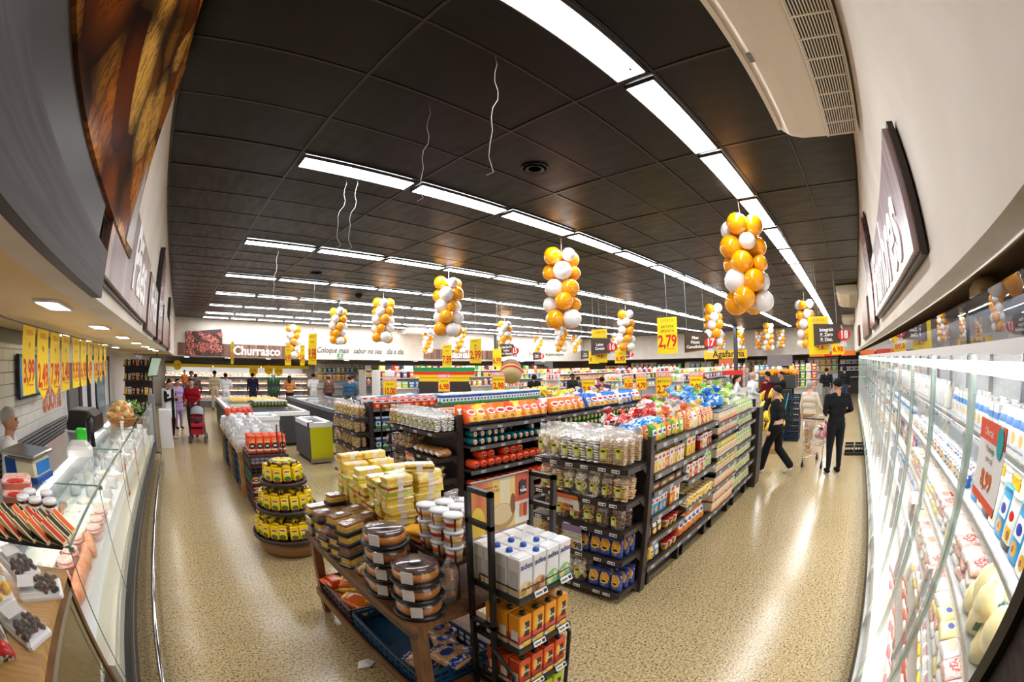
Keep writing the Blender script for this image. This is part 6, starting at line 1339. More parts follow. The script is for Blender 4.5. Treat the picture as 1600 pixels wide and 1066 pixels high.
# ================================================================ white gondolas beyond the cross aisle
for gi,(y,nm_) in enumerate(((16.9,'nearest'),(18.3,'middle'),(19.9,'farthest'))):
    e=empty('white_gondola',(0,0,0),label='white far gondola of groceries, %s of three'%nm_,cat='shelving',group='white gondolas beyond the cross aisle')
    MB().box(9.4,20,y+.4,y+.46,0,1.9).obj('back_panel',mShW,e); MB().box(9.36,9.4,y,y+.86,0,1.9).obj('end_panel',mShW,e)
    for z in (.25,.7,1.15,1.6): MB().box(9.4,20,y,y+.86,z-.03,z).obj('shelf',mShW,e)
    MB().box(9.4,20,y,y+.86,1.88,1.92).obj('top_rim',mShW,e)
    for zi,z in ((1,1.15),(2,1.6)): 
        for q in range(4): fill([packs[(gi+zi+q)%4]],7,1,(9.6+q*2.6,y+.12,z),(.36,0),(0,.2),name=packs[(gi+zi+q)%4].name.split('.')[0],label='grocery pack on level %s of the %s white gondola, bay %s'%(['one','two','three'][zi],nm_,['one','two','three','four'][q]),cat='grocery pack',group='packs on the white gondolas',cols=pal[(gi+zi*2+q)%5],scale=(1.9,1.3,1.35))
    fill([packs[1]],14,1,(9.7,y+.4,1.92),(.7,0),(0,.2),name='top_box',label='box standing on top of the %s white gondola'%nm_,cat='box',group='boxes on the white gondolas',cols=pal[gi],scale=(1.6,1.6,1.0))
for gi,(y,nm_) in enumerate(((6.5,'first'),(9.3,'second'),(12.6,'third'),(15.2,'fourth'))):
    e=empty('white_gondola',(0,0,0),label='short white gondola before the checkouts, %s from the fridge aisle'%nm_,cat='shelving',group='short white gondolas')
    MB().box(15.4,22,y+.4,y+.46,0,1.75).obj('back_panel',mShW,e); MB().box(15.36,15.4,y,y+.86,0,1.75).obj('end_panel',mShW,e)
    for z in (.25,.7,1.15,1.5): MB().box(15.4,22,y,y+.86,z-.03,z).obj('shelf',mShW,e); MB().box(15.1,15.36,y+.03,y+.83,z-.03,z).obj('end_shelf',mShW,e)
    MB().box(15.4,22,y,y+.86,1.72,1.75).obj('top_rim',mShW,e)
    for zi,z in ((1,1.15),(2,1.5)):
        pk=packs[(gi+zi)%4]; fill([pk],16,1,(15.6,y+.12,z),(.40,0),(0,.2),name=pk.name.split('.')[0],label='pack on level %s of the %s short white gondola'%(['one','two','three'][zi],nm_),cat='grocery pack',group='packs on the short white gondolas',cols=pal[(gi+zi*2)%5],scale=(2.0,1.3,.95))
        fill([packs[(gi+zi+1)%4]],4,1,(15.22,y+.14,z),(0,.19),(.1,0),rz=MX,name=packs[(gi+zi+1)%4].name.split('.')[0],label='pack on level %s at the near end of the %s short white gondola'%(['one','two','three'][zi],nm_),cat='grocery pack',group='packs on the short white gondola ends',cols=pal[(gi+zi)%5],scale=(1.0,1.0,.95))
    fill([packs[(gi+2)%4]],13,1,(15.7,y+.4,1.75),(.5,0),(0,.2),name=packs[(gi+2)%4].name.split('.')[0],label='pack standing on top of the %s short white gondola'%nm_,cat='grocery pack',group='packs on top of the short white gondolas',cols=pal[(gi+3)%5],scale=(2.0,1.5,.9))
# dark end stacks of the white gondolas
# ================================================================ coloured kiosk
kq=empty('yellow_kiosk',(9.3,13.0,0),R(-35),label='yellow promotion kiosk with a green and red top',cat='kiosk'); MB().box(-.9,.9,-.3,.3,0,1.75).obj('body',mat('kiosk yellow',srgb(250,206,20),.45),kq); MB().box(-1.1,1.1,-.35,.35,1.95,2.10).obj('green_band',mat('kiosk green',srgb(20,140,70),.45),kq); MB().box(-1.1,1.1,-.35,.35,1.85,1.95).obj('red_band',mRed,kq); MB().box(-.9,.9,-.31,-.3,1.0,1.6).obj('shelf_opening',mDark,kq)
for z in (1.75,): MB().box(-1.1,1.1,-.33,.33,z,z+.10).obj('yellow_band',mat('kiosk yellow',srgb(250,206,20),.45),kq)
# ================================================================ freezer islands
mLidG=clearmat('sliding lid glass',(.95,.97,.97),.06,.12,.02,dc=(.85,.9,.9)); mFroz=speck('frost and frozen packs',srgb(206,214,220),srgb(240,236,226),6,.6)
def island(x0,x1,y0,y1,h,body,label,n=3,rim=None):
    e=empty('freezer_island',(0,0,0),label=label,cat='freezer')
    MB().box(x0,x1,y0,y1,.08,h-.10).obj('body',body,e); MB().box(x0+.05,x1-.05,y0+.05,y1-.05,0,.08).obj('plinth',mBlack,e)
    MB().box(x0-.02,x1+.02,y0-.02,y0+.12,h-.10,h).box(x0-.02,x1+.02,y1-.12,y1+.02,h-.10,h).box(x0-.02,x0+.12,y0,y1,h-.10,h).box(x1-.12,x1+.02,y0,y1,h-.10,h).obj('rim',rim or mWhite,e)
    MB().box(x0+.1,x1-.1,y0+.1,y1-.1,h-.16,h-.13).obj('frozen_goods',mFroz,e)
    w_=(y1-y0-.2)/n
    for i in range(n): MB().box(x0+.1,x1-.1,y0+.1+i*w_+.01,y0+.1+(i+1)*w_-.01,h-.035+.01*(i%2),h-.028+.01*(i%2)).obj('sliding_lid',mLidG,e)
    return e
island(1.35,3.6,11.45,16.6,.92,mDarkG,'long freezer island with white rim nearest the stroller',4)
island(4.3,5.9,11.2,16.6,.95,mat('charcoal panel',srgb(66,66,70),.45),'dark freezer island right of the white rimmed one',4,mGreyP)
island(1.72,2.5,10.55,11.3,.92,mWhite,'small white freezer with a red mark before the islands',1)
fz=island(2.88,3.42,9.14,10.4,.92,mat('charcoal panel',srgb(66,66,70),.45),'chest freezer with a bright yellow front',1); MB().box(2.88,3.42,9.125,9.14,.12,.84).obj('yellow_front',mat('lime yellow panel',srgb(206,204,10),.45),fz); MB().box(2.86,3.44,9.12,9.14,.03,.12).obj('steel_foot',mSteel,fz)
# goods standing on the island
et=MB().bbox(-.3,.3,-.3,.3,0,.05,.01); 
for a in range(5):
    for c in range(5): et.ball((-.22+a*.11,-.22+c*.11,.06),.035,6,4,0)
etm=et.mesh('egg_tray',mat('yellow egg tray',srgb(236,206,110),.6))
for k in range(3): put(etm,'egg_tray',None,(2.0+k*.62,15.2,.94),label='tray of eggs on the freezer island',cat='egg tray',group='egg trays on the freezer island')
tr=MB().box(2.2,3.3,12.6,13.4,.94,.97).obj('jar_tray',mBlack,None,label='black tray carrying pickle jars on the freezer island',cat='tray')
pj=jar('pickle_jar',.05,.14,[mat('olive jar',srgb(96,104,40),.2),mat('silver lid',srgb(190,190,180),.3,.6)],.15)
fill(pj,10,6,(2.27,12.67,.972),(.108,0),(0,.12),name='pickle_jar',label='green pickle jar with silver lid on the black tray',cat='jar',group='pickle jars on the freezer island')
bp=bottle('soda_bottle',.05,.32,[mat('soda green',srgb(20,90,50),.15),mCapK],10)
rk=empty('bottle_rack',(3.83,16.95,0),label='black wire rack of dark bottles behind the freezer island',cat='rack')
for x in (-.25,.25): MB().box(x-.012,x+.012,-.012,.012,0,1.7).obj('post',mBlack,rk)
for z in (.6,1.0,1.4): MB().box(-.26,.26,-.18,.18,z,z+.02).obj('shelf',mBlack,rk)
for z in (1.02,1.42): fill(bp,4,1,(3.64,16.95,z),(.125,0),(0,.1),name='soda_bottle',label='dark green bottle on the wire rack behind the island',cat='bottle',group='bottles on the wire rack')
for k,(x,y,c) in enumerate(((6.4,10.4,RED),(6.7,10.3,RED),(6.1,10.6,DRK),(6.55,10.9,RED))):
    o=MB().lathe([(.14,0),(.16,.25),(.17,.26)],14).obj('bucket',mat('bucket %s'%('red' if c==RED else 'dark'),c,.35),None,(x,y,1.05),label='%s plastic bucket on the stack past the third gondola, number %s'%('red' if c==RED else 'dark',['one','two','three','four'][k]),cat='bucket'); MB().ball((0,0,.26),.15,9,5,sz=.5).obj('white_film',mBagW,o)
MB().box(5.9,7.6,10.1,11.2,0,1.05).obj('pallet_stack',mat('pallet goods blue',srgb(40,100,180),.5,fn=lambda n,b:n.link(n.ramp(n.noise(n.mapped(n.coord('Object'),(3,3,7)),2,2),[(.4,srgb(40,110,200)),(.55,srgb(230,234,240)),(.65,srgb(30,90,180))]),b.inputs['Base Color'])),None,label='blue and white wrapped pallet stack past the third gondola',cat='pallet stack')
# ================================================================ produce stands
mStand=mat('produce stand green',srgb(60,66,60),.6); mCrt=mat('wooden crate',srgb(170,130,86),.7)
fr_m=[MB().ball((0,0,0),.055,8,6,m=0).mesh('fruit',mat('fruit skin',(.5,.5,.5),.4,fn=lambda n,b:n.link(n.new('ShaderNodeObjectInfo').outputs['Color'],b.inputs['Base Color'])))]
lfy=MB()
for k in range(26):
    a=k*2.4; u=Vector((math.cos(a),math.sin(a),rnd(.2,1.3))).normalized()*rnd(.09,.15); v_=u.cross(Vector((0,0,1))).normalized()*.05; lfy.add([(0,0,0),tuple(u*.6+v_),tuple(u),tuple(u*.6-v_)],[(0,1,2,3)])
lfm_=lfy.mesh('leaf_bunch',speck('lettuce',srgb(90,160,50),srgb(170,210,110),14,.5))
def stand(x0,x1,y0,y1,label,cols,group,leaf=False,h=.95):
    e=empty('produce_stand',(0,0,0),label=label,cat='produce stand',group='produce stands'); MB().box(x0,x1,y0,y1,0,h).obj('body',mStand,e); MB().box(x0-.03,x1+.03,y0-.03,y0,h,h+.12).box(x0-.03,x0,y0,y1,h,h+.12).box(x1,x1+.03,y0,y1,h,h+.12).obj('rim',mCrt,e)
    n=int((x1-x0)/.16); m_=max(2,int((y1-y0)/.17))
    for i in range(n):
        for j in range(m_):
            c=cols[int(i*len(cols)/n)]
            if leaf and (i//3)%2: put(lfm_,'leaf_bunch',None,(x0+.08+i*.16,y0+.08+j*.17,h+.06),rnd(0,6),label=uniq('green leaf bunch on '+label,nth(i)+' along',nth(j)+' across'),cat='greens',group='leaf bunches, '+group,scale=1.1)
            else: put(fr_m[0],'fruit',None,(x0+.08+i*.16+rnd(-.02,.02),y0+.08+j*.17+rnd(-.02,.02),h+.07+.10*math.sin(math.pi*(j+.5)/m_)+rnd(0,.05)),rnd(0,3),label=uniq('fruit or root in the heap of '+label,nth(i)+' along',nth(j)+' across'),cat='produce',group='produce, '+group,col=J(c,.1),scale=1.5)
POT=srgb(214,176,110); ONI=srgb(190,110,60); ORA=srgb(245,150,20); TOM=srgb(210,40,30); APP=srgb(180,30,40); GRE=srgb(90,150,50)
stand(8.9,13.2,3.9,4.7,'the produce stand nearest aisle 17',[POT,POT,YEL,ONI,POT,ORA],'stand nearest aisle 17')
stand(8.9,13.2,5.9,6.7,'the middle produce stand',[POT,TOM,ORA,APP,GRE],'middle stand',True)
stand(8.9,12.4,8.0,8.7,'the produce stand by the banana basket',[ORA,YEL,GRE,APP],'stand by the bananas',True,1.05)
stand(8.9,13.4,10.1,10.9,'the fourth produce stand beyond the bananas',[APP,GRE,ORA,TOM,YEL],'fourth stand',True)
stand(9.2,13.8,12.2,13.0,'the fifth produce stand before the white gondolas',[GRE,ONI,YEL,GRE,POT],'fifth stand',True)
# bananas
mBan=speck('banana',srgb(236,196,30),srgb(250,220,70),6,.45)
def bananas():
    b=MB()
    for k in range(6):
        a=R(-50+k*20); pts=[]
        for t in range(5):
            u=t/4; pts.append((math.sin(a)*(.03+.10*u),-.02-.06*math.sin(u*2.2),-.16*u+.02))
        b.tube(pts,[.012,.02,.022,.02,.008],6)
    return b.mesh('banana_bunch',mBan)
bnm=bananas()
bs=empty('banana_stand',(10.5,1.98,0),label='green banana stand at the end of the near gondola',cat='stand'); MB().cyl((0,0,0),(0,0,1.5),.04,n=10).box(-.25,.25,-.25,.25,0,.12).obj('post',mCrt,bs)
for k in range(16): put(bnm,'banana_bunch',None,(10.5+.2*math.cos(k*1.9),1.98+.2*math.sin(k*1.9),.38+.075*k),rot=(0,0,k*1.9+math.pi/2),label='yellow banana bunch hanging on the stand past the near gondola',cat='bananas',group='bananas on the stand past the near gondola',scale=1.35)
for k in range(36): put(bnm,'banana_bunch',None,(8.9+rnd(-.1,.9),8.1+rnd(0,.5),1.50-.3*(k%3)/3+rnd(0,.05)),rot=(rnd(-.6,.6),0,rnd(0,6)),label='yellow banana bunch heaped below the striped basket',cat='bananas',group='bananas below the striped basket',scale=1.2)
MB().box(8.7,9.9,8.05,8.65,1.05,1.35).obj('banana_crate',mCrt,None,label='wooden crate carrying the banana heap',cat='crate')
sbk=empty('striped_basket',(8.55,8.75,1.98),label='big tilted wicker basket with red and yellow stripes',cat='basket')
mWs=mat('striped wicker',(.5,.4,.2),.6,fn=lambda n,b:n.link(n.ramp(n.sep(n.coord('Generated'))[2],[(.0,srgb(196,170,120)),(.30,srgb(190,164,110)),(.34,srgb(176,30,40)),(.46,srgb(176,30,40)),(.48,srgb(226,180,60)),(.56,srgb(226,180,60)),(.58,srgb(176,30,40)),(.66,srgb(176,30,40)),(.68,srgb(120,100,70)),(1.0,srgb(206,184,140))]),b.inputs['Base Color']))
for _m in (mWs,):
    r_=[x for x in _m.node_tree.nodes if x.type=='VALTORGB'][0]; r_.color_ramp.interpolation='CONSTANT'
MB().lathe([(.18,-.25),(.28,-.18),(.31,0),(.30,.15),(.26,.25),(.24,.25),(.27,.0)],22).obj('basket_body',mWs,sbk); sbk.rotation_euler=(R(-30),R(35),0); MB().tube([(.25*math.cos(t*math.pi/12),.25*math.sin(t*math.pi/12),.25) for t in range(24)],.02,6,closed=True).obj('rim',mWk,sbk)
# standing offer cards over the produce
def stand_card(x,y,z,s,l1,price,lab):
    a=math.atan2(y,x)
    e=empty('offer_stand',(x,y,z),a,label=lab,cat='offer sign',group='standing offer signs')
    MB().box(-.004,.004,-.21*s,.21*s,0,.62*s).obj('frame',mat('offer sign coral',srgb(250,150,120),.5),e); MB().box(-.008,-.004,-.18*s,.18*s,.03*s,.47*s).obj('yellow_card',mYel,e)
    text('OFERTA',.115*s,mPap,e,(-.010,0,.545*s),FMX,bold=.004); text(l1,.085*s,mBlkT,e,(-.010,0,.38*s),FMX,shear=.2); text(price,.27*s,mRedT,e,(-.010,0,.17*s),FMX,bold=.008,sx=.72 if len(price)<5 else .56)
    MB().cyl((0,0,-.5),(0,0,0),.012,n=6).obj('pole',mAlu,e)
for px,py,z,s,t,p,l in [(9.56, 4.58, 1.38, 0.96, 'BATATA', '2,79', 'standing offer sign batata 2,79 over the lime bags'), (10.72, 4.16, 1.38, 0.91, 'MAMÃO', '3,99', 'standing offer sign 3,99 behind the blue bags'), (9.35, 6.69, 1.37, 0.84, 'TOMATE', '2,99', 'standing offer sign 2,99 over the second gondola'), (8.14, 8.82, 1.47, 0.85, 'BANANA', '2,98', 'standing offer sign 2,98 beside the striped basket'), (7.56, 10.57, 1.4, 0.83, 'ARROZ', '6,98', 'narrow standing offer sign right of the small children'), (4.47, 8.27, 1.5, 0.73, 'ÓLEO', '10,00', 'big standing offer sign 10,00 over the third gondola'), (10.89, 5.93, 1.43, 0.75, 'MANGA', '4,79', 'standing offer sign 4,79 left of the batata sign'), (11.4, 6.65, 1.42, 0.65, 'UVA', '9,50', 'narrow standing offer sign left of the 4,79 sign')]: stand_card(px,py,z,s,t,p,l)
# ================================================================ far right: crates, oranges, checkouts, pharmacy
for k in range(8): crate('plastic_crate',(11.95,1.45,k*.155),.5,.5,.15,mat('navy crate',srgb(22,44,70),.45),'navy crate in the pile behind the woman in beige, level %s'%['one','two','three','four','five','six','seven','eight'][k],'navy crate pile')
br=empty('broom',(11.75,1.98,0),label='teal broom leaning on the navy crates',cat='broom'); MB().cyl((0,0,.2),(.15,-.2,1.3),.014,n=6).obj('stick',mat('teal plastic',srgb(60,190,190),.4),br); MB().prism([(-.14,.0),(.14,.0),(.06,.22),(-.06,.22)],-.04,.04,'x').obj('bristles',mat('broom bristles',srgb(150,100,130),.7),br)
pn=empty('dark_stand',(12.6,2.1,0),label='dark stand panel beside the navy crates',cat='stand'); MB().box(-.05,.05,-.3,.3,0,1.35).obj('panel',mDark,pn); MB().box(.05,.6,-.3,.3,1.0,1.04).obj('shelf',mDark,pn)
ob=empty('orange_bin',(15.8,2.75,0),label='raised bin of oranges with a grey board above',cat='bin'); MB().box(-.5,.5,-.7,.7,1.2,1.62).obj('bin',mStand,ob); MB().box(-.04,.04,-.6,.6,0,1.2).obj('support',mDark,ob); MB().box(.2,.24,-.5,.5,1.95,2.35).obj('board',mGreyP,ob)
for k in range(40): put(fr_m[0],'orange',None,(15.4+(k%4)*.22,2.1+(k//4)*.14,1.70+rnd(0,.08)),label='orange in the raised bin past the near gondola',cat='orange',group='oranges in the raised bin',col=J(ORA),scale=1.6)
for k,y in enumerate((-.12,-.38)): crate('plastic_crate',(10.3,y-.12,0),.36,.24,.24,mCrK,'black folding crate on the floor by the fridge, %s'%['left one','right one'][k],'black crates by the fridge')
for k in range(4):
    y=3.2+k*2.6; e=empty('checkout',(20.5,y,0),label='far checkout lane, number %s from the fridge aisle'%['one','two','three','four'][k],cat='checkout',group='checkout lanes'); MB().box(-.9,.9,-.3,.3,0,.9).obj('desk',mWhite,e); MB().box(-.9,.9,-.22,.22,.9,.92).obj('belt',mBlack,e); MB().box(.3,.5,-.2,.2,1.0,1.4).obj('screen',mDarkG,e); MB().box(-.6,-.55,-.5,.5,1.55,1.75).obj('lane_board',mRed if k%2 else mWhite,e)
    fill([packs[1]],5,2,(19.3,y+.5,1.0),(.0,.16),(.25,0),name='impulse_pack',label='coloured pack by far checkout %s'%['one','two','three','four'][k],cat='pack',group='packs by the checkouts',cols=pal[k])
ph=empty('pharmacy_sign',(24.0,7.45,2.32),label='yellow pharmacy sign reading Agafarma at the far end',cat='sign'); MB().box(0,.1,-1.35,1.35,0,.48).obj('board',mat('pharmacy yellow',srgb(250,196,20),.45),ph); text('Agafarma',.52,mBlkT,ph,(-.006,-.2,.25),FMX,bold=.008); MB().box(-.02,.0,-.5,.4,-.42,-.02).obj('orange_panel',mat('orange panel',srgb(214,110,60),.5),ph); MB().box(.02,.06,-1.3,-1.25,-2.32,0).obj('post',mAlu,ph); MB().box(.02,.06,1.25,1.3,-2.32,0).obj('post',mAlu,ph)
ps=empty('pharmacy_counter',(24.5,7.5,0),label='blue and white pharmacy counter below the yellow sign',cat='counter'); MB().box(-.3,.3,-1.8,1.8,0,1.5).obj('body',mShW,ps); MB().box(-.31,-.3,-1.7,1.7,.9,1.4).obj('blue_front',mat('pharmacy blue',srgb(70,140,210),.5),ps)
for k,(y,c) in enumerate(((-.0,ORG),(.9,RED),(1.7,ORG))): MB().box(-.02,.02,-.4,.4,0,.22).obj('hanging_banner',mat('banner %d'%k,c,.5),None,(21.5,y,2.25),label='%s banner hanging far down the fridge aisle, %s'%(['orange','red','orange'][k],['first','second','third'][k]),cat='banner')
for k,(x,y) in enumerate(((22.0,6.23),(17.0,18.6))): MB().box(x-.09,x+.09,y-.09,y+.09,0,CZ).obj('column_%d'%(k+1),mDarkG,None,kind='structure',label='dark grey structural column')
for k in range(5):
    y=2.6+k*2.0; e=empty('promo_shelf',(23.0,y,0),label='far promo shelf before the end wall, number %s'%['one','two','three','four','five'][k],cat='shelving',group='far promo shelves'); MB().box(0,.05,-.8,.8,0,1.8).obj('back_panel',mShW,e)
    for z in (.8,1.2,1.6): MB().box(-.4,.05,-.8,.8,z-.03,z).obj('shelf',mShW,e)
    for z in (.8,1.2,1.6): fill([packs[(k+1)%4]],5,1,(22.75,y-.64,z),(0,.32),(.2,0),rz=MX,name='promo_pack',label='coloured pack on far promo shelf %s'%['one','two','three','four','five'][k],cat='pack',group='packs on the far promo shelves',cols=pal[(k*2)%5],scale=1.6)
for k in range(9):
    y=-.4+k*2.2; e=empty('end_shelf',(27.9,y,0),label='tall shelf in the recess past the checkouts, %s from the fridge side'%nth(k),cat='shelving',group='recess shelves'); MB().box(0,.05,-1.05,1.05,0,2.2).obj('back_panel',mShW if k%2 else mDark,e)
    for z in (1.0,1.4,1.8): MB().box(-.4,.05,-1.05,1.05,z-.03,z).obj('shelf',mShW,e)
    for z in (1.4,1.8): fill([packs[k%4]],5,1,(27.7,y-.8,z),(0,.40),(.2,0),rz=MX,name='recess_pack',label='large coloured pack on recess shelf %s, %s level'%(nth(k),'lower' if z<1.6 else 'upper'),cat='pack',group='packs on the recess shelves',cols=pal[(k+2)%5],scale=(2.1,1.3,1.4))
# shopping cart
def cart(loc,rz,label):
    e=empty('shopping_cart',loc,rz,label=label,cat='shopping cart',group='shopping carts')
    b=MB()
    def wire_(p,r=.006): b.tube(p,r,4)
    for z,k in ((.98,1.0),(.80,.94),(.62,.88),(.48,.84)):
        w=.26*k; L0,L1=-.42*k,.40; b.tube([(L0,-w,z),(L1,-w,z),(L1,w,z),(L0,w,z)],.006,4,closed=True)
    for i in range(9):
        t=-.36+i*.09
        for s in (-1,1): wire_([(t,s*.26,.98),(t*.9,s*.218,.48)],.004)
        wire_([(t*.9,-.218,.48),(t*.9,.218,.48)],.004)
    for i in range(5): 
        y=-.2+i*.1; wire_([(-.42,y,.98),(-.35,y*.84,.48)],.004)
    b.obj('basket',mChrome,e)
    f=MB(); 
    for s in (-1,1): f.tube([(.48,s*.24,1.02),(.42,s*.24,.55),(.40,s*.23,.14)],.012,6); f.tube([(.40,s*.23,.18),(-.42,s*.16,.16)],.012,6); f.tube([(.42,s*.22,.48),(-.36,s*.2,.47)],.01,6)
    f.obj('frame',mChrome,e); MB().cyl((.50,-.25,1.02),(.50,.25,1.02),.016,n=8).obj('handle_bar',mat('cart handle',srgb(60,60,64),.5),e)
    for x,y in ((.38,-.23),(.38,.23),(-.4,-.16),(-.4,.16)):
        MB().cyl((x,y-.018,.065),(x,y+.018,.065),.062,n=14).obj('wheel',mBlack,e); MB().box(x-.02,x+.02,y-.024,y+.024,.07,.16).obj('caster',mSteel,e)
    return e
cart((9.35,.62,0),R(165),'chrome shopping cart pushed by the man in black')
heap(9.1,9.5,.5,.75,.50,6,[WHT,RED,PNK],'shopping bag in the cart','shopping in the cart',1.0,.2)
cart((6.3,14.2,0),R(60),'far chrome shopping cart behind the dark freezer island')

# ================================================================ people: one continuous body surface each, hair and accessories as parts
SKIN=[srgb(226,176,146),srgb(198,142,110),srgb(150,100,74),srgb(96,64,48)]
mSk=[mat('skin %d'%k,c,.5) for k,c in enumerate(SKIN)]
def cloth(c): return mat('cloth %02x%02x%02x'%tuple(int(255*x) for x in c),c,.85,spec=.2)
mHair={'black':mat('black hair',srgb(20,16,16),.75,spec=.2),'brown':mat('brown hair',srgb(56,36,24),.75,spec=.2),'grey':mat('grey hair',srgb(150,146,142),.5),'white':mat('pale hair',srgb(206,200,192),.5)}
ARM={'down':((.235,.03,1.14),(.245,-.03,.90)),'forward':((.25,-.03,1.16),(.17,-.29,1.06)),'chest':((.25,-.05,1.16),(.07,-.23,1.24)),'reach':((.21,-.27,1.38),(.17,-.52,1.42)),'bent':((.27,.06,1.17),(.15,-.18,1.08)),'back':((.22,.10,1.15),(.22,.14,.92))}
PEND=[]
def person(x,y,h,face,top,bot,hair='short',hc='black',skin=1,arms=('down','down'),legs='stand',shoe=None,fine=False,label='',female=False,long_top=False,collar=None,lean=0.0,turn=0.0,z0=0.0,cap=None,group=None,strip=False):
    k=h/1.75; e=empty('person',(x,y,z0),R(face)+math.pi/2,label=label,cat='person',group=group)
    e.scale=(1.13,1.13,1.0)
    mats=[mSk[skin],cloth(top),cloth(bot),cloth(shoe or srgb(30,28,28))]
    C=[]   # capsules: p0,p1,r0,r1,flat,mat
    def cap_(a,b,r0,r1,m): C.append((Vector(a),Vector(b),r0,r1,m))
    sw=.172 if female else .205; hw=.09
    cap_((-.045,0,.93),(.045,0,.93),.125 if female else .118,.125 if female else .118,2)
    cap_((-.05,.0,1.04),(.05,0,1.04),.105,.105,1 if not strip else 0); cap_((-.07,.005,1.16),(.07,.005,1.16),.112,.112,1); cap_((-(sw-.08),.0,1.31),(sw-.08,0,1.31),.115,.115,1); cap_((-sw+.03,.005,1.405),(sw-.03,.005,1.405),.075,.075,1)
    if not strip: cap_((-.05,0,.98),(.05,0,.98),.122,.122,1)
    if long_top:
        cap_((-.07,0,.84),(.07,0,.84),.128,.128,1); cap_((-.07,0,.72),(.07,0,.72),.125,.13,1)
    cap_((0,.01,1.44),(0,-.012,1.56),.064,.056,0); cap_((-.09,.012,1.445),(.09,.012,1.445),.055,.055,1)
    ht=Vector((0,-.02,1.640))
    cap_(ht+Vector((0,.012,-.015)),ht+Vector((0,.012,.025)),.085,.086,0); cap_(ht+Vector((0,-.03,-.05)),ht+Vector((0,-.025,.0)),.062,.07,0); cap_(ht+Vector((0,-.10,-.005)),ht+Vector((0,-.108,-.025)),.010,.015,0)
    for s in (-1,1): cap_(ht+Vector((s*.086,.01,.0)),ht+Vector((s*.088,.015,-.03)),.014,.012,0)
    hands=[]
    for s,pose in ((1,arms[0]),(-1,arms[1])):
        sh=Vector((s*sw,.005,1.425)); el,wr=(Vector((p[0]*s,p[1],p[2])) for p in ARM[pose])
        cap_(sh,el,.062,.047,1); cap_(el,wr,.046,.033,1 if top!=None else 0)
        d=(wr-el).normalized(); pm=wr+d*.075
        cap_(wr,pm,.03,.034,0)
        side_=d.cross(Vector((0,1,0) if abs(d.y)<.7 else (0,0,1))).normalized()
        curl=d.cross(side_).normalized()
        if curl.y>0: curl=-curl
        for q in range(4):
            b0=pm+side_*(-.026+.0175*q); L=(.062,.07,.066,.05)[q]; mid=b0+d*L*.55+curl*.012; cap_(b0,mid,.0105,.0098,0); cap_(mid,mid+d*L*.35+curl*.03,.0098,.0085,0)
        t0=wr+d*.03+side_*(-.03*s); cap_(t0,t0+d*.045+side_*(-.022*s)+curl*.02,.0125,.010,0)
    for s in (1,-1):
        if legs=='walk':
            kn,an=((s*.085,-.15,.52),(s*.085,-.24,.085)) if s>0 else ((s*.085,.03,.49),(s*.085,.30,.15))
        elif legs=='step':
            kn,an=((s*.09,-.07,.51),(s*.09,-.10,.085)) if s>0 else ((s*.09,.02,.50),(s*.09,.12,.10))
        else: kn,an=((s*.10,-.01,.50),(s*.105,.03,.085))
        kn,an=Vector(kn),Vector(an)
        wide=1.25 if bot==srgb(28,26,28) and female and fine else 1.0
        cap_((s*.085,0,.90),kn,.102,.070*(1.05 if wide>1 else 1),2); cap_(kn,an+Vector((0,0,.03)),.066*wide,.046*wide*(1.3 if wide>1 else 1),2)
        ft=Vector((0,-1,0)); 
        if legs=='walk' and s<0: ft=Vector((0,-.85,-.5))
        cap_(an+Vector((0,.02,-.04)),an+ft*.135+Vector((0,0,-.045)),.042,.036,3)
    b=MB()
    for p0,p1,r0,r1,m in C:
        d=p1-p0; L=d.length; n=12
        if L<1e-4: d=Vector((0,0,1)); L=1e-4
        d=d/L; u=d.orthogonal().normalized(); w=d.cross(u); vs=[];
        prof=[(-1,.02),(-.87,.5),(-.5,.87),(0,1)]+[(2,1)]+[(2.5,.87),(2.87,.5),(3,.02)]
        for t,rr in prof:
            if t<=0: c=p0+d*(t*r0); r=r0*rr
            else: c=p1+d*((t-2)*r1); r=r1*rr
            for j in range(n):
                a=2*math.pi*j/n; vs.append(tuple(c+u*(r*math.cos(a))+w*(r*math.sin(a))))
        fs=[tuple(range(n-1,-1,-1)),tuple(range(7*n,8*n))]
        for i in range(7):
            for j in range(n): fs.append((i*n+j,i*n+(j+1)%n,(i+1)*n+(j+1)%n,(i+1)*n+j))
        b.add(vs,fs)
    # lean and head turn are applied with the scale
    me=b.mesh('body_src',mats[0]); o=bpy.data.objects.new('body',me); COL.objects.link(o)
    md=o.modifiers.new('remesh','REMESH'); md.mode='VOXEL'; md.voxel_size=.0125 if fine else .021; md.use_smooth_shade=True
    sm=o.modifiers.new('smooth','SMOOTH'); sm.factor=.5; sm.iterations=2 if fine else 3
    PEND.append((o,e,C,mats,k,lean))
    # hair and face
    P=lambda *a:ht+Vector(a)
    hb=MB(); hm_=mHair[hc]
    def shell(r,cut,dz=0,back=0,sq=1.0,fy=0.0):
        n,kk=14,9; vs=[]
        c=P(0,.012+fy,.012+dz)
        for i in range(kk+1):
            ph=math.pi/2*(1-i/kk*1.75)
            for j in range(n):
                a=2*math.pi*j/n; fwd=-math.sin(a)   # >0 towards the face
                lim=cut+(.055*max(0,fwd)) - back*max(0,-fwd)
                zz=max(r*math.sin(ph)*1.08,lim); rr=r*max(.02,math.cos(ph))
                if r*math.sin(ph)*1.08<lim: rr=math.sqrt(max(.0004,r*r-min(r*r,(lim/1.08)**2)))
                vs.append((c.x+rr*math.cos(a)*.96,c.y+rr*math.sin(a)*1.04,c.z+zz))
        fs=[(i*n+j,i*n+(j+1)%n,(i+1)*n+(j+1)%n,(i+1)*n+j) for i in range(kk) for j in range(n)]+[tuple(range(n))]
        hb.add(vs,[f[::-1] for f in fs],0,True)
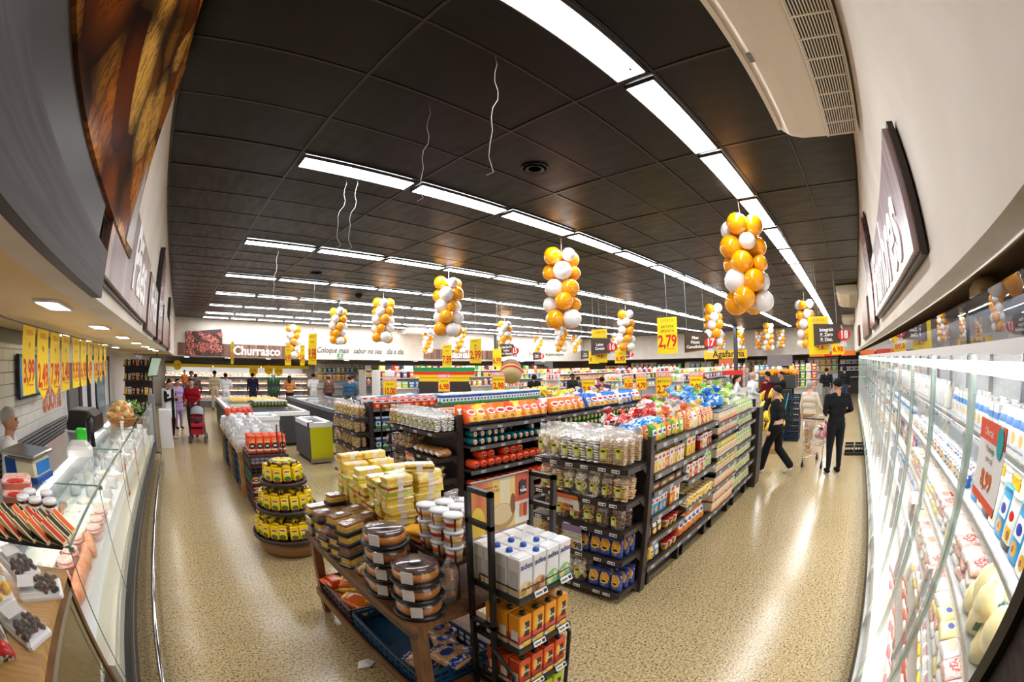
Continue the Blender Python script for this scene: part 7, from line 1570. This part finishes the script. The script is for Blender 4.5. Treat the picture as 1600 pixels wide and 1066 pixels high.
    if hair in('short','bun','pony','long','net'): shell(.101,.0,back=.055)
    if hair=='bald': 
        for s in (-1,1): hb.ball(P(s*.07,.04,.0),.04,8,5,sz=1.0)
    if hair=='bun': hb.ball(P(0,.03,.12),.045,10,6)
    if hair=='pony': hb.ball(P(0,.11,.03),.04,9,5); hb.tube([P(0,.12,.03),P(0,.15,-.06),P(0,.14,-.2)],[.03,.04,.012],8)
    if hair=='long':
        hb.tube([P(0,.05,.03),P(0,.085,-.08),P(0,.10,-.25)],[.09,.098,.05],10)
    if hair=='cap': shell(.106,.0,back=.05); 
    if hair=='hood': shell(.115,-.05,back=.05)
    if hb.v:
        hm2=mat('hairnet',srgb(170,168,166),.7) if hair=='net' else (cloth(cap) if cap else hm_)
        hb.obj('hair' if hair not in('cap','net','hood') else {'cap':'cap','net':'hairnet','hood':'hood'}[hair],hm2,e).scale=(k,k,k)
    if hair=='cap': 
        v=MB().prism([(-.07,-.06),(.07,-.06),(.06,-.18),(-.06,-.18)],ht.z+.035,ht.z+.047,'z').obj('visor',cloth(cap),e); v.scale=(k,k,k)
    if fine:
        for s in (-1,1): MB().ball(P(s*.032,-.088,.008),.0115,8,5).obj('eye',mat('eye',srgb(36,28,24),.3),e).scale=(k,k,k)
        lb=MB().ball(P(0,-.094,-.055),.02,8,5,sz=.35,sy=.3).obj('lips',mat('lip',srgb(150,80,72),.5),e); lb.scale=(k,k,k)
    return e
K_=srgb(28,26,28)
M1=person(8.72,.23,1.80,25,srgb(24,24,27),srgb(22,22,25),'short','black',1,('bent','bent'),'stand',srgb(20,20,22),True,'bearded man all in black standing at the shopping cart')
be=MB().ball((0,-.075,1.60),.055,10,6,sz=.8,sy=.7).obj('beard',mHair['black'],M1); be.scale=(1.03,)*3
person(10.7,1.02,1.66,-25,srgb(214,200,184),srgb(168,128,82),'short','grey',0,('down','forward'),'step',srgb(200,160,140),True,'grey haired woman in a cream sweater and tan trousers',female=True)
person(8.5,1.5,1.70,75,K_,srgb(28,26,28),'short','black',0,('down','down'),'walk',srgb(236,234,232),True,'young woman in black with white sneakers walking past the gondola end',female=True,strip=True)
person(19.8,1.1,1.76,0,srgb(26,26,30),srgb(120,116,112),'short','black',1,('bent','down'),'stand',label='man in black top and grey trousers far down the fridge aisle')
person(21.2,.22,1.76,5,srgb(32,32,36),srgb(60,70,90),'hood','black',1,('down','down'),'stand',label='hooded figure in a dark jacket far down the fridge aisle',cap=srgb(30,30,34))
person(14.0,3.92,1.73,-70,srgb(226,228,232),srgb(40,40,50),'pony','black',0,('bent','bent'),label='woman with dark ponytail in white past the lime bags',female=True)
person(13.7,3.32,1.83,-60,srgb(222,228,236),srgb(50,52,60),'bald','grey',1,('bent','bent'),label='balding man with glasses in a pale shirt past the lime bags')
person(14.4,2.92,1.82,60,srgb(110,26,40),srgb(40,40,46),'short','black',1,('forward','bent'),label='man in a maroon shirt behind the young woman in black')
person(14.6,2.45,1.80,120,srgb(28,28,32),srgb(40,40,46),'short','black',1,('reach','down'),label='man in dark clothes stretching out an arm by the orange bin')
person(15.5,5.66,1.62,200,srgb(30,28,30),srgb(40,38,40),'long','black',1,('bent','bent'),label='dark haired woman in black beside the 3,99 sign',female=True)
person(13.0,8.7,1.72,40,srgb(110,40,48),srgb(40,40,46),'short','black',1,label='man in a wine red shirt behind the produce')
person(14.9,11.5,1.78,-100,srgb(34,34,38),srgb(40,40,46),'cap','black',3,('forward','forward'),label='man in dark jacket and black cap leaning over the produce',cap=srgb(26,26,28))
person(17.9,14.3,1.78,160,srgb(40,70,120),srgb(40,40,46),'cap','black',1,label='man in blue shirt and cap left of the dark jacket man',cap=srgb(30,34,40))
person(15.9,11.95,1.62,30,srgb(30,80,60),srgb(40,40,46),'short','black',1,label='small figure in green between the far shelves',female=True)
person(14.0,12.9,1.74,30,srgb(24,24,26),srgb(30,30,34),'hood','black',2,label='figure in a black hood by the striped basket',cap=srgb(20,20,22))
person(11.4,15.4,1.62,20,srgb(70,60,60),srgb(40,40,46),'long','brown',1,label='brown haired woman before the far shelves',female=True)
person(11.5,14.6,1.66,60,srgb(40,38,44),srgb(40,40,46),'long','black',1,label='long haired woman in dark grey near the yellow box',female=True)
person(9.6,14.9,1.48,40,srgb(110,112,122),srgb(60,60,70),'short','black',1,label='boy in a grey shirt beyond the freezer')
person(10.1,14.9,1.50,60,srgb(30,90,170),srgb(60,60,70),'short','brown',1,label='child in a blue shirt next to the boy in grey')
person(10.6,16.3,1.80,30,srgb(60,58,56),srgb(60,60,70),'short','black',1,label='man behind the two children')
person(7.2,16.9,1.70,70,srgb(50,80,110),srgb(60,60,70),'short','black',1,label='man in blue bending at the jars shelf')
person(7.9,18.2,1.70,60,srgb(90,100,116),srgb(60,60,70),'short','black',1,label='man in grey blue beside him')
person(7.15,19.4,1.62,90,srgb(92,64,54),srgb(60,40,50),'short','brown',1,label='woman in brown at the end of the meat fridges',female=True)
person(6.6,20.1,1.72,90,srgb(226,228,234),srgb(210,212,220),'short','black',1,('bent','reach'),label='worker in a white coat at the meat fridge')
person(5.2,19.5,1.66,75,srgb(176,112,66),srgb(30,28,30),'long','brown',1,('bent','bent'),label='woman with long hair in a tan jacket',female=True)
person(4.25,18.8,1.76,95,srgb(56,54,58),srgb(50,48,52),'short','grey',1,label='grey haired man in dark clothes behind the bottle rack')
person(3.65,21.0,1.72,90,srgb(30,38,62),srgb(40,44,60),'short','black',2,label='person in a navy jacket facing the meat fridge')
person(2.1,19.7,1.72,85,srgb(224,224,228),srgb(200,204,210),'short','black',2,('down','bent'),label='person in a white shirt facing the meat fridge')
person(1.68,21.2,1.80,80,srgb(216,204,178),srgb(206,194,168),'short','black',2,('down','forward'),label='man in cream clothes facing the meat fridge')
person(.62,19.4,1.68,95,srgb(96,52,44),srgb(70,40,40),'short','brown',0,label='woman in a long brown coat with her back turned',female=True,long_top=True)
person(.40,18.9,1.80,-80,srgb(70,72,78),srgb(50,50,56),'cap','black',1,('bent','bent'),label='man in a dark cap carrying a child',cap=srgb(40,48,46))
person(.08,18.6,1.05,-60,srgb(180,92,40),srgb(90,80,80),'bun','black',1,label='child in orange carried on an arm',z0=.78)
person(-.22,15.1,1.62,-60,srgb(176,150,196),srgb(150,130,180),'short','black',1,('bent','bent'),label='girl in a lilac top behind the white coat',female=True,long_top=True)
person(.28,13.45,1.70,-100,srgb(140,14,30),srgb(50,40,50),'short','black',1,('forward','forward'),label='woman in a dark red sweater pushing the stroller',female=True)
W1=person(-.46,13.1,1.66,-40,srgb(24,22,24),srgb(24,22,24),'bun','black',1,('chest','chest'),'stand',srgb(230,228,226),True,'woman in black with an open white coat by the pedestal',female=True)
person(-2.17,4.15,1.72,15,srgb(236,236,238),srgb(220,222,228),'net','grey',1,('down','bent'),'stand',None,True,'bakery worker in white with a hairnet behind the counter',female=True)
# white coat panels worn open
for s in (-1,1): MB().prism([(s*.08,-.13),(s*.21,-.03),(s*.22,.10),(s*.19,.10),(s*.18,-.02),(s*.07,-.115)],.60,1.40,'z').obj('coat_panel',cloth(srgb(232,234,238)),W1)
MB().prism([(-.2,.10),(.2,.10),(.2,.135),(-.2,.135)],.60,1.42,'z').obj('coat_back',cloth(srgb(232,234,238)),W1)
bpy.context.view_layer.update()
dg=bpy.context.evaluated_depsgraph_get()
import numpy as np
for o,e,C,mats,k,lean in PEND:
    me=bpy.data.meshes.new_from_object(o.evaluated_get(dg))
    n=len(me.polygons); cen=np.empty(n*3); me.polygons.foreach_get('center',cen); cen=cen.reshape(-1,3)
    best=np.full(n,9e9); idx=np.zeros(n,int)
    for p0,p1,r0,r1,m in C:
        a=np.array(p0); d=np.array(p1-p0); L=max(1e-9,d@d); t=np.clip(((cen-a)@d)/L,0,1); dist=np.linalg.norm(cen-(a+t[:,None]*d),axis=1)-(r0+(r1-r0)*t)
        q=dist<best; best[q]=dist[q]; idx[q]=m
    me.materials.clear()
    for m in mats: me.materials.append(m)
    me.polygons.foreach_set('material_index',idx.astype('i')); me.polygons.foreach_set('use_smooth',[True]*n); me.update()
    b=put(me,'body',e); b.scale=(k,k,k)
    src=o.data; bpy.data.objects.remove(o); bpy.data.meshes.remove(src)
# ================================================================ stroller
st=empty('stroller',(.40,12.75,0),R(-6),label='red and black baby stroller with grey hood',cat='stroller')
mStR=mat('stroller red fabric',srgb(168,14,36),.8); mStG=mat('stroller grey fabric',srgb(150,152,158),.8); mStK=mat('stroller black frame',srgb(34,34,38),.5)
for s in (-1,1):
    MB().tube([(s*.24,-.38,.14),(s*.22,-.15,.42),(s*.22,.20,.80),(s*.22,.42,1.05)],.013,6).obj('frame_tube',mStK,st)
    MB().tube([(s*.24,.34,.14),(s*.22,.05,.50),(s*.22,-.05,.62)],.013,6).obj('frame_tube',mStK,st)
    for y in (-.38,.34):
        for q in (-.03,.03): MB().lathe([(.03,-.012),(.085,-.014),(.09,0),(.085,.014),(.03,.012)],16,M=Matrix.Translation((s*.24+q,y,.09))@Euler((0,R(90),0)).to_matrix().to_4x4()).obj('wheel',mStK,st)
MB().tube([(-.22,.42,1.05),(-.1,.46,1.07),(.1,.46,1.07),(.22,.42,1.05)],.015,6).obj('handle',mStK,st)
MB().prism([(-.28,.44),(-.22,.40),(.10,.44),(.22,.80),(.16,.84),(.04,.52),(-.26,.50)],-.19,.19,'x').obj('seat',mStR,st)
MB().prism([(-.30,.22),(.22,.20),(.26,.40),(-.30,.36)],-.19,.19,'x').obj('basket',mStR,st)
hv=MB(); nn=8; vs=[]
for i in range(6):
    a=R(20+i*26); 
    for j in range(nn+1):
        b_=math.pi*j/nn; vs.append((-.21*math.cos(b_),.20+.02-.26*math.cos(a)*(.5+.5*math.sin(b_)),.66+.30*math.sin(a)*(.55+.45*math.sin(b_))))
hv.add(vs,[(i*(nn+1)+j,i*(nn+1)+j+1,(i+1)*(nn+1)+j+1,(i+1)*(nn+1)+j) for i in range(5) for j in range(nn)],0,True).obj('hood',mStG,st)
MB().tube([(-.22,-.10,.66),(-.18,-.24,.66),(.18,-.24,.66),(.22,-.10,.66)],.022,6).obj('bumper_bar',mStK,st)
MB().ball((0,-.06,.58),.1,10,6,sz=.8).obj('blanket',mat('dark blanket',srgb(60,62,74),.8),st)
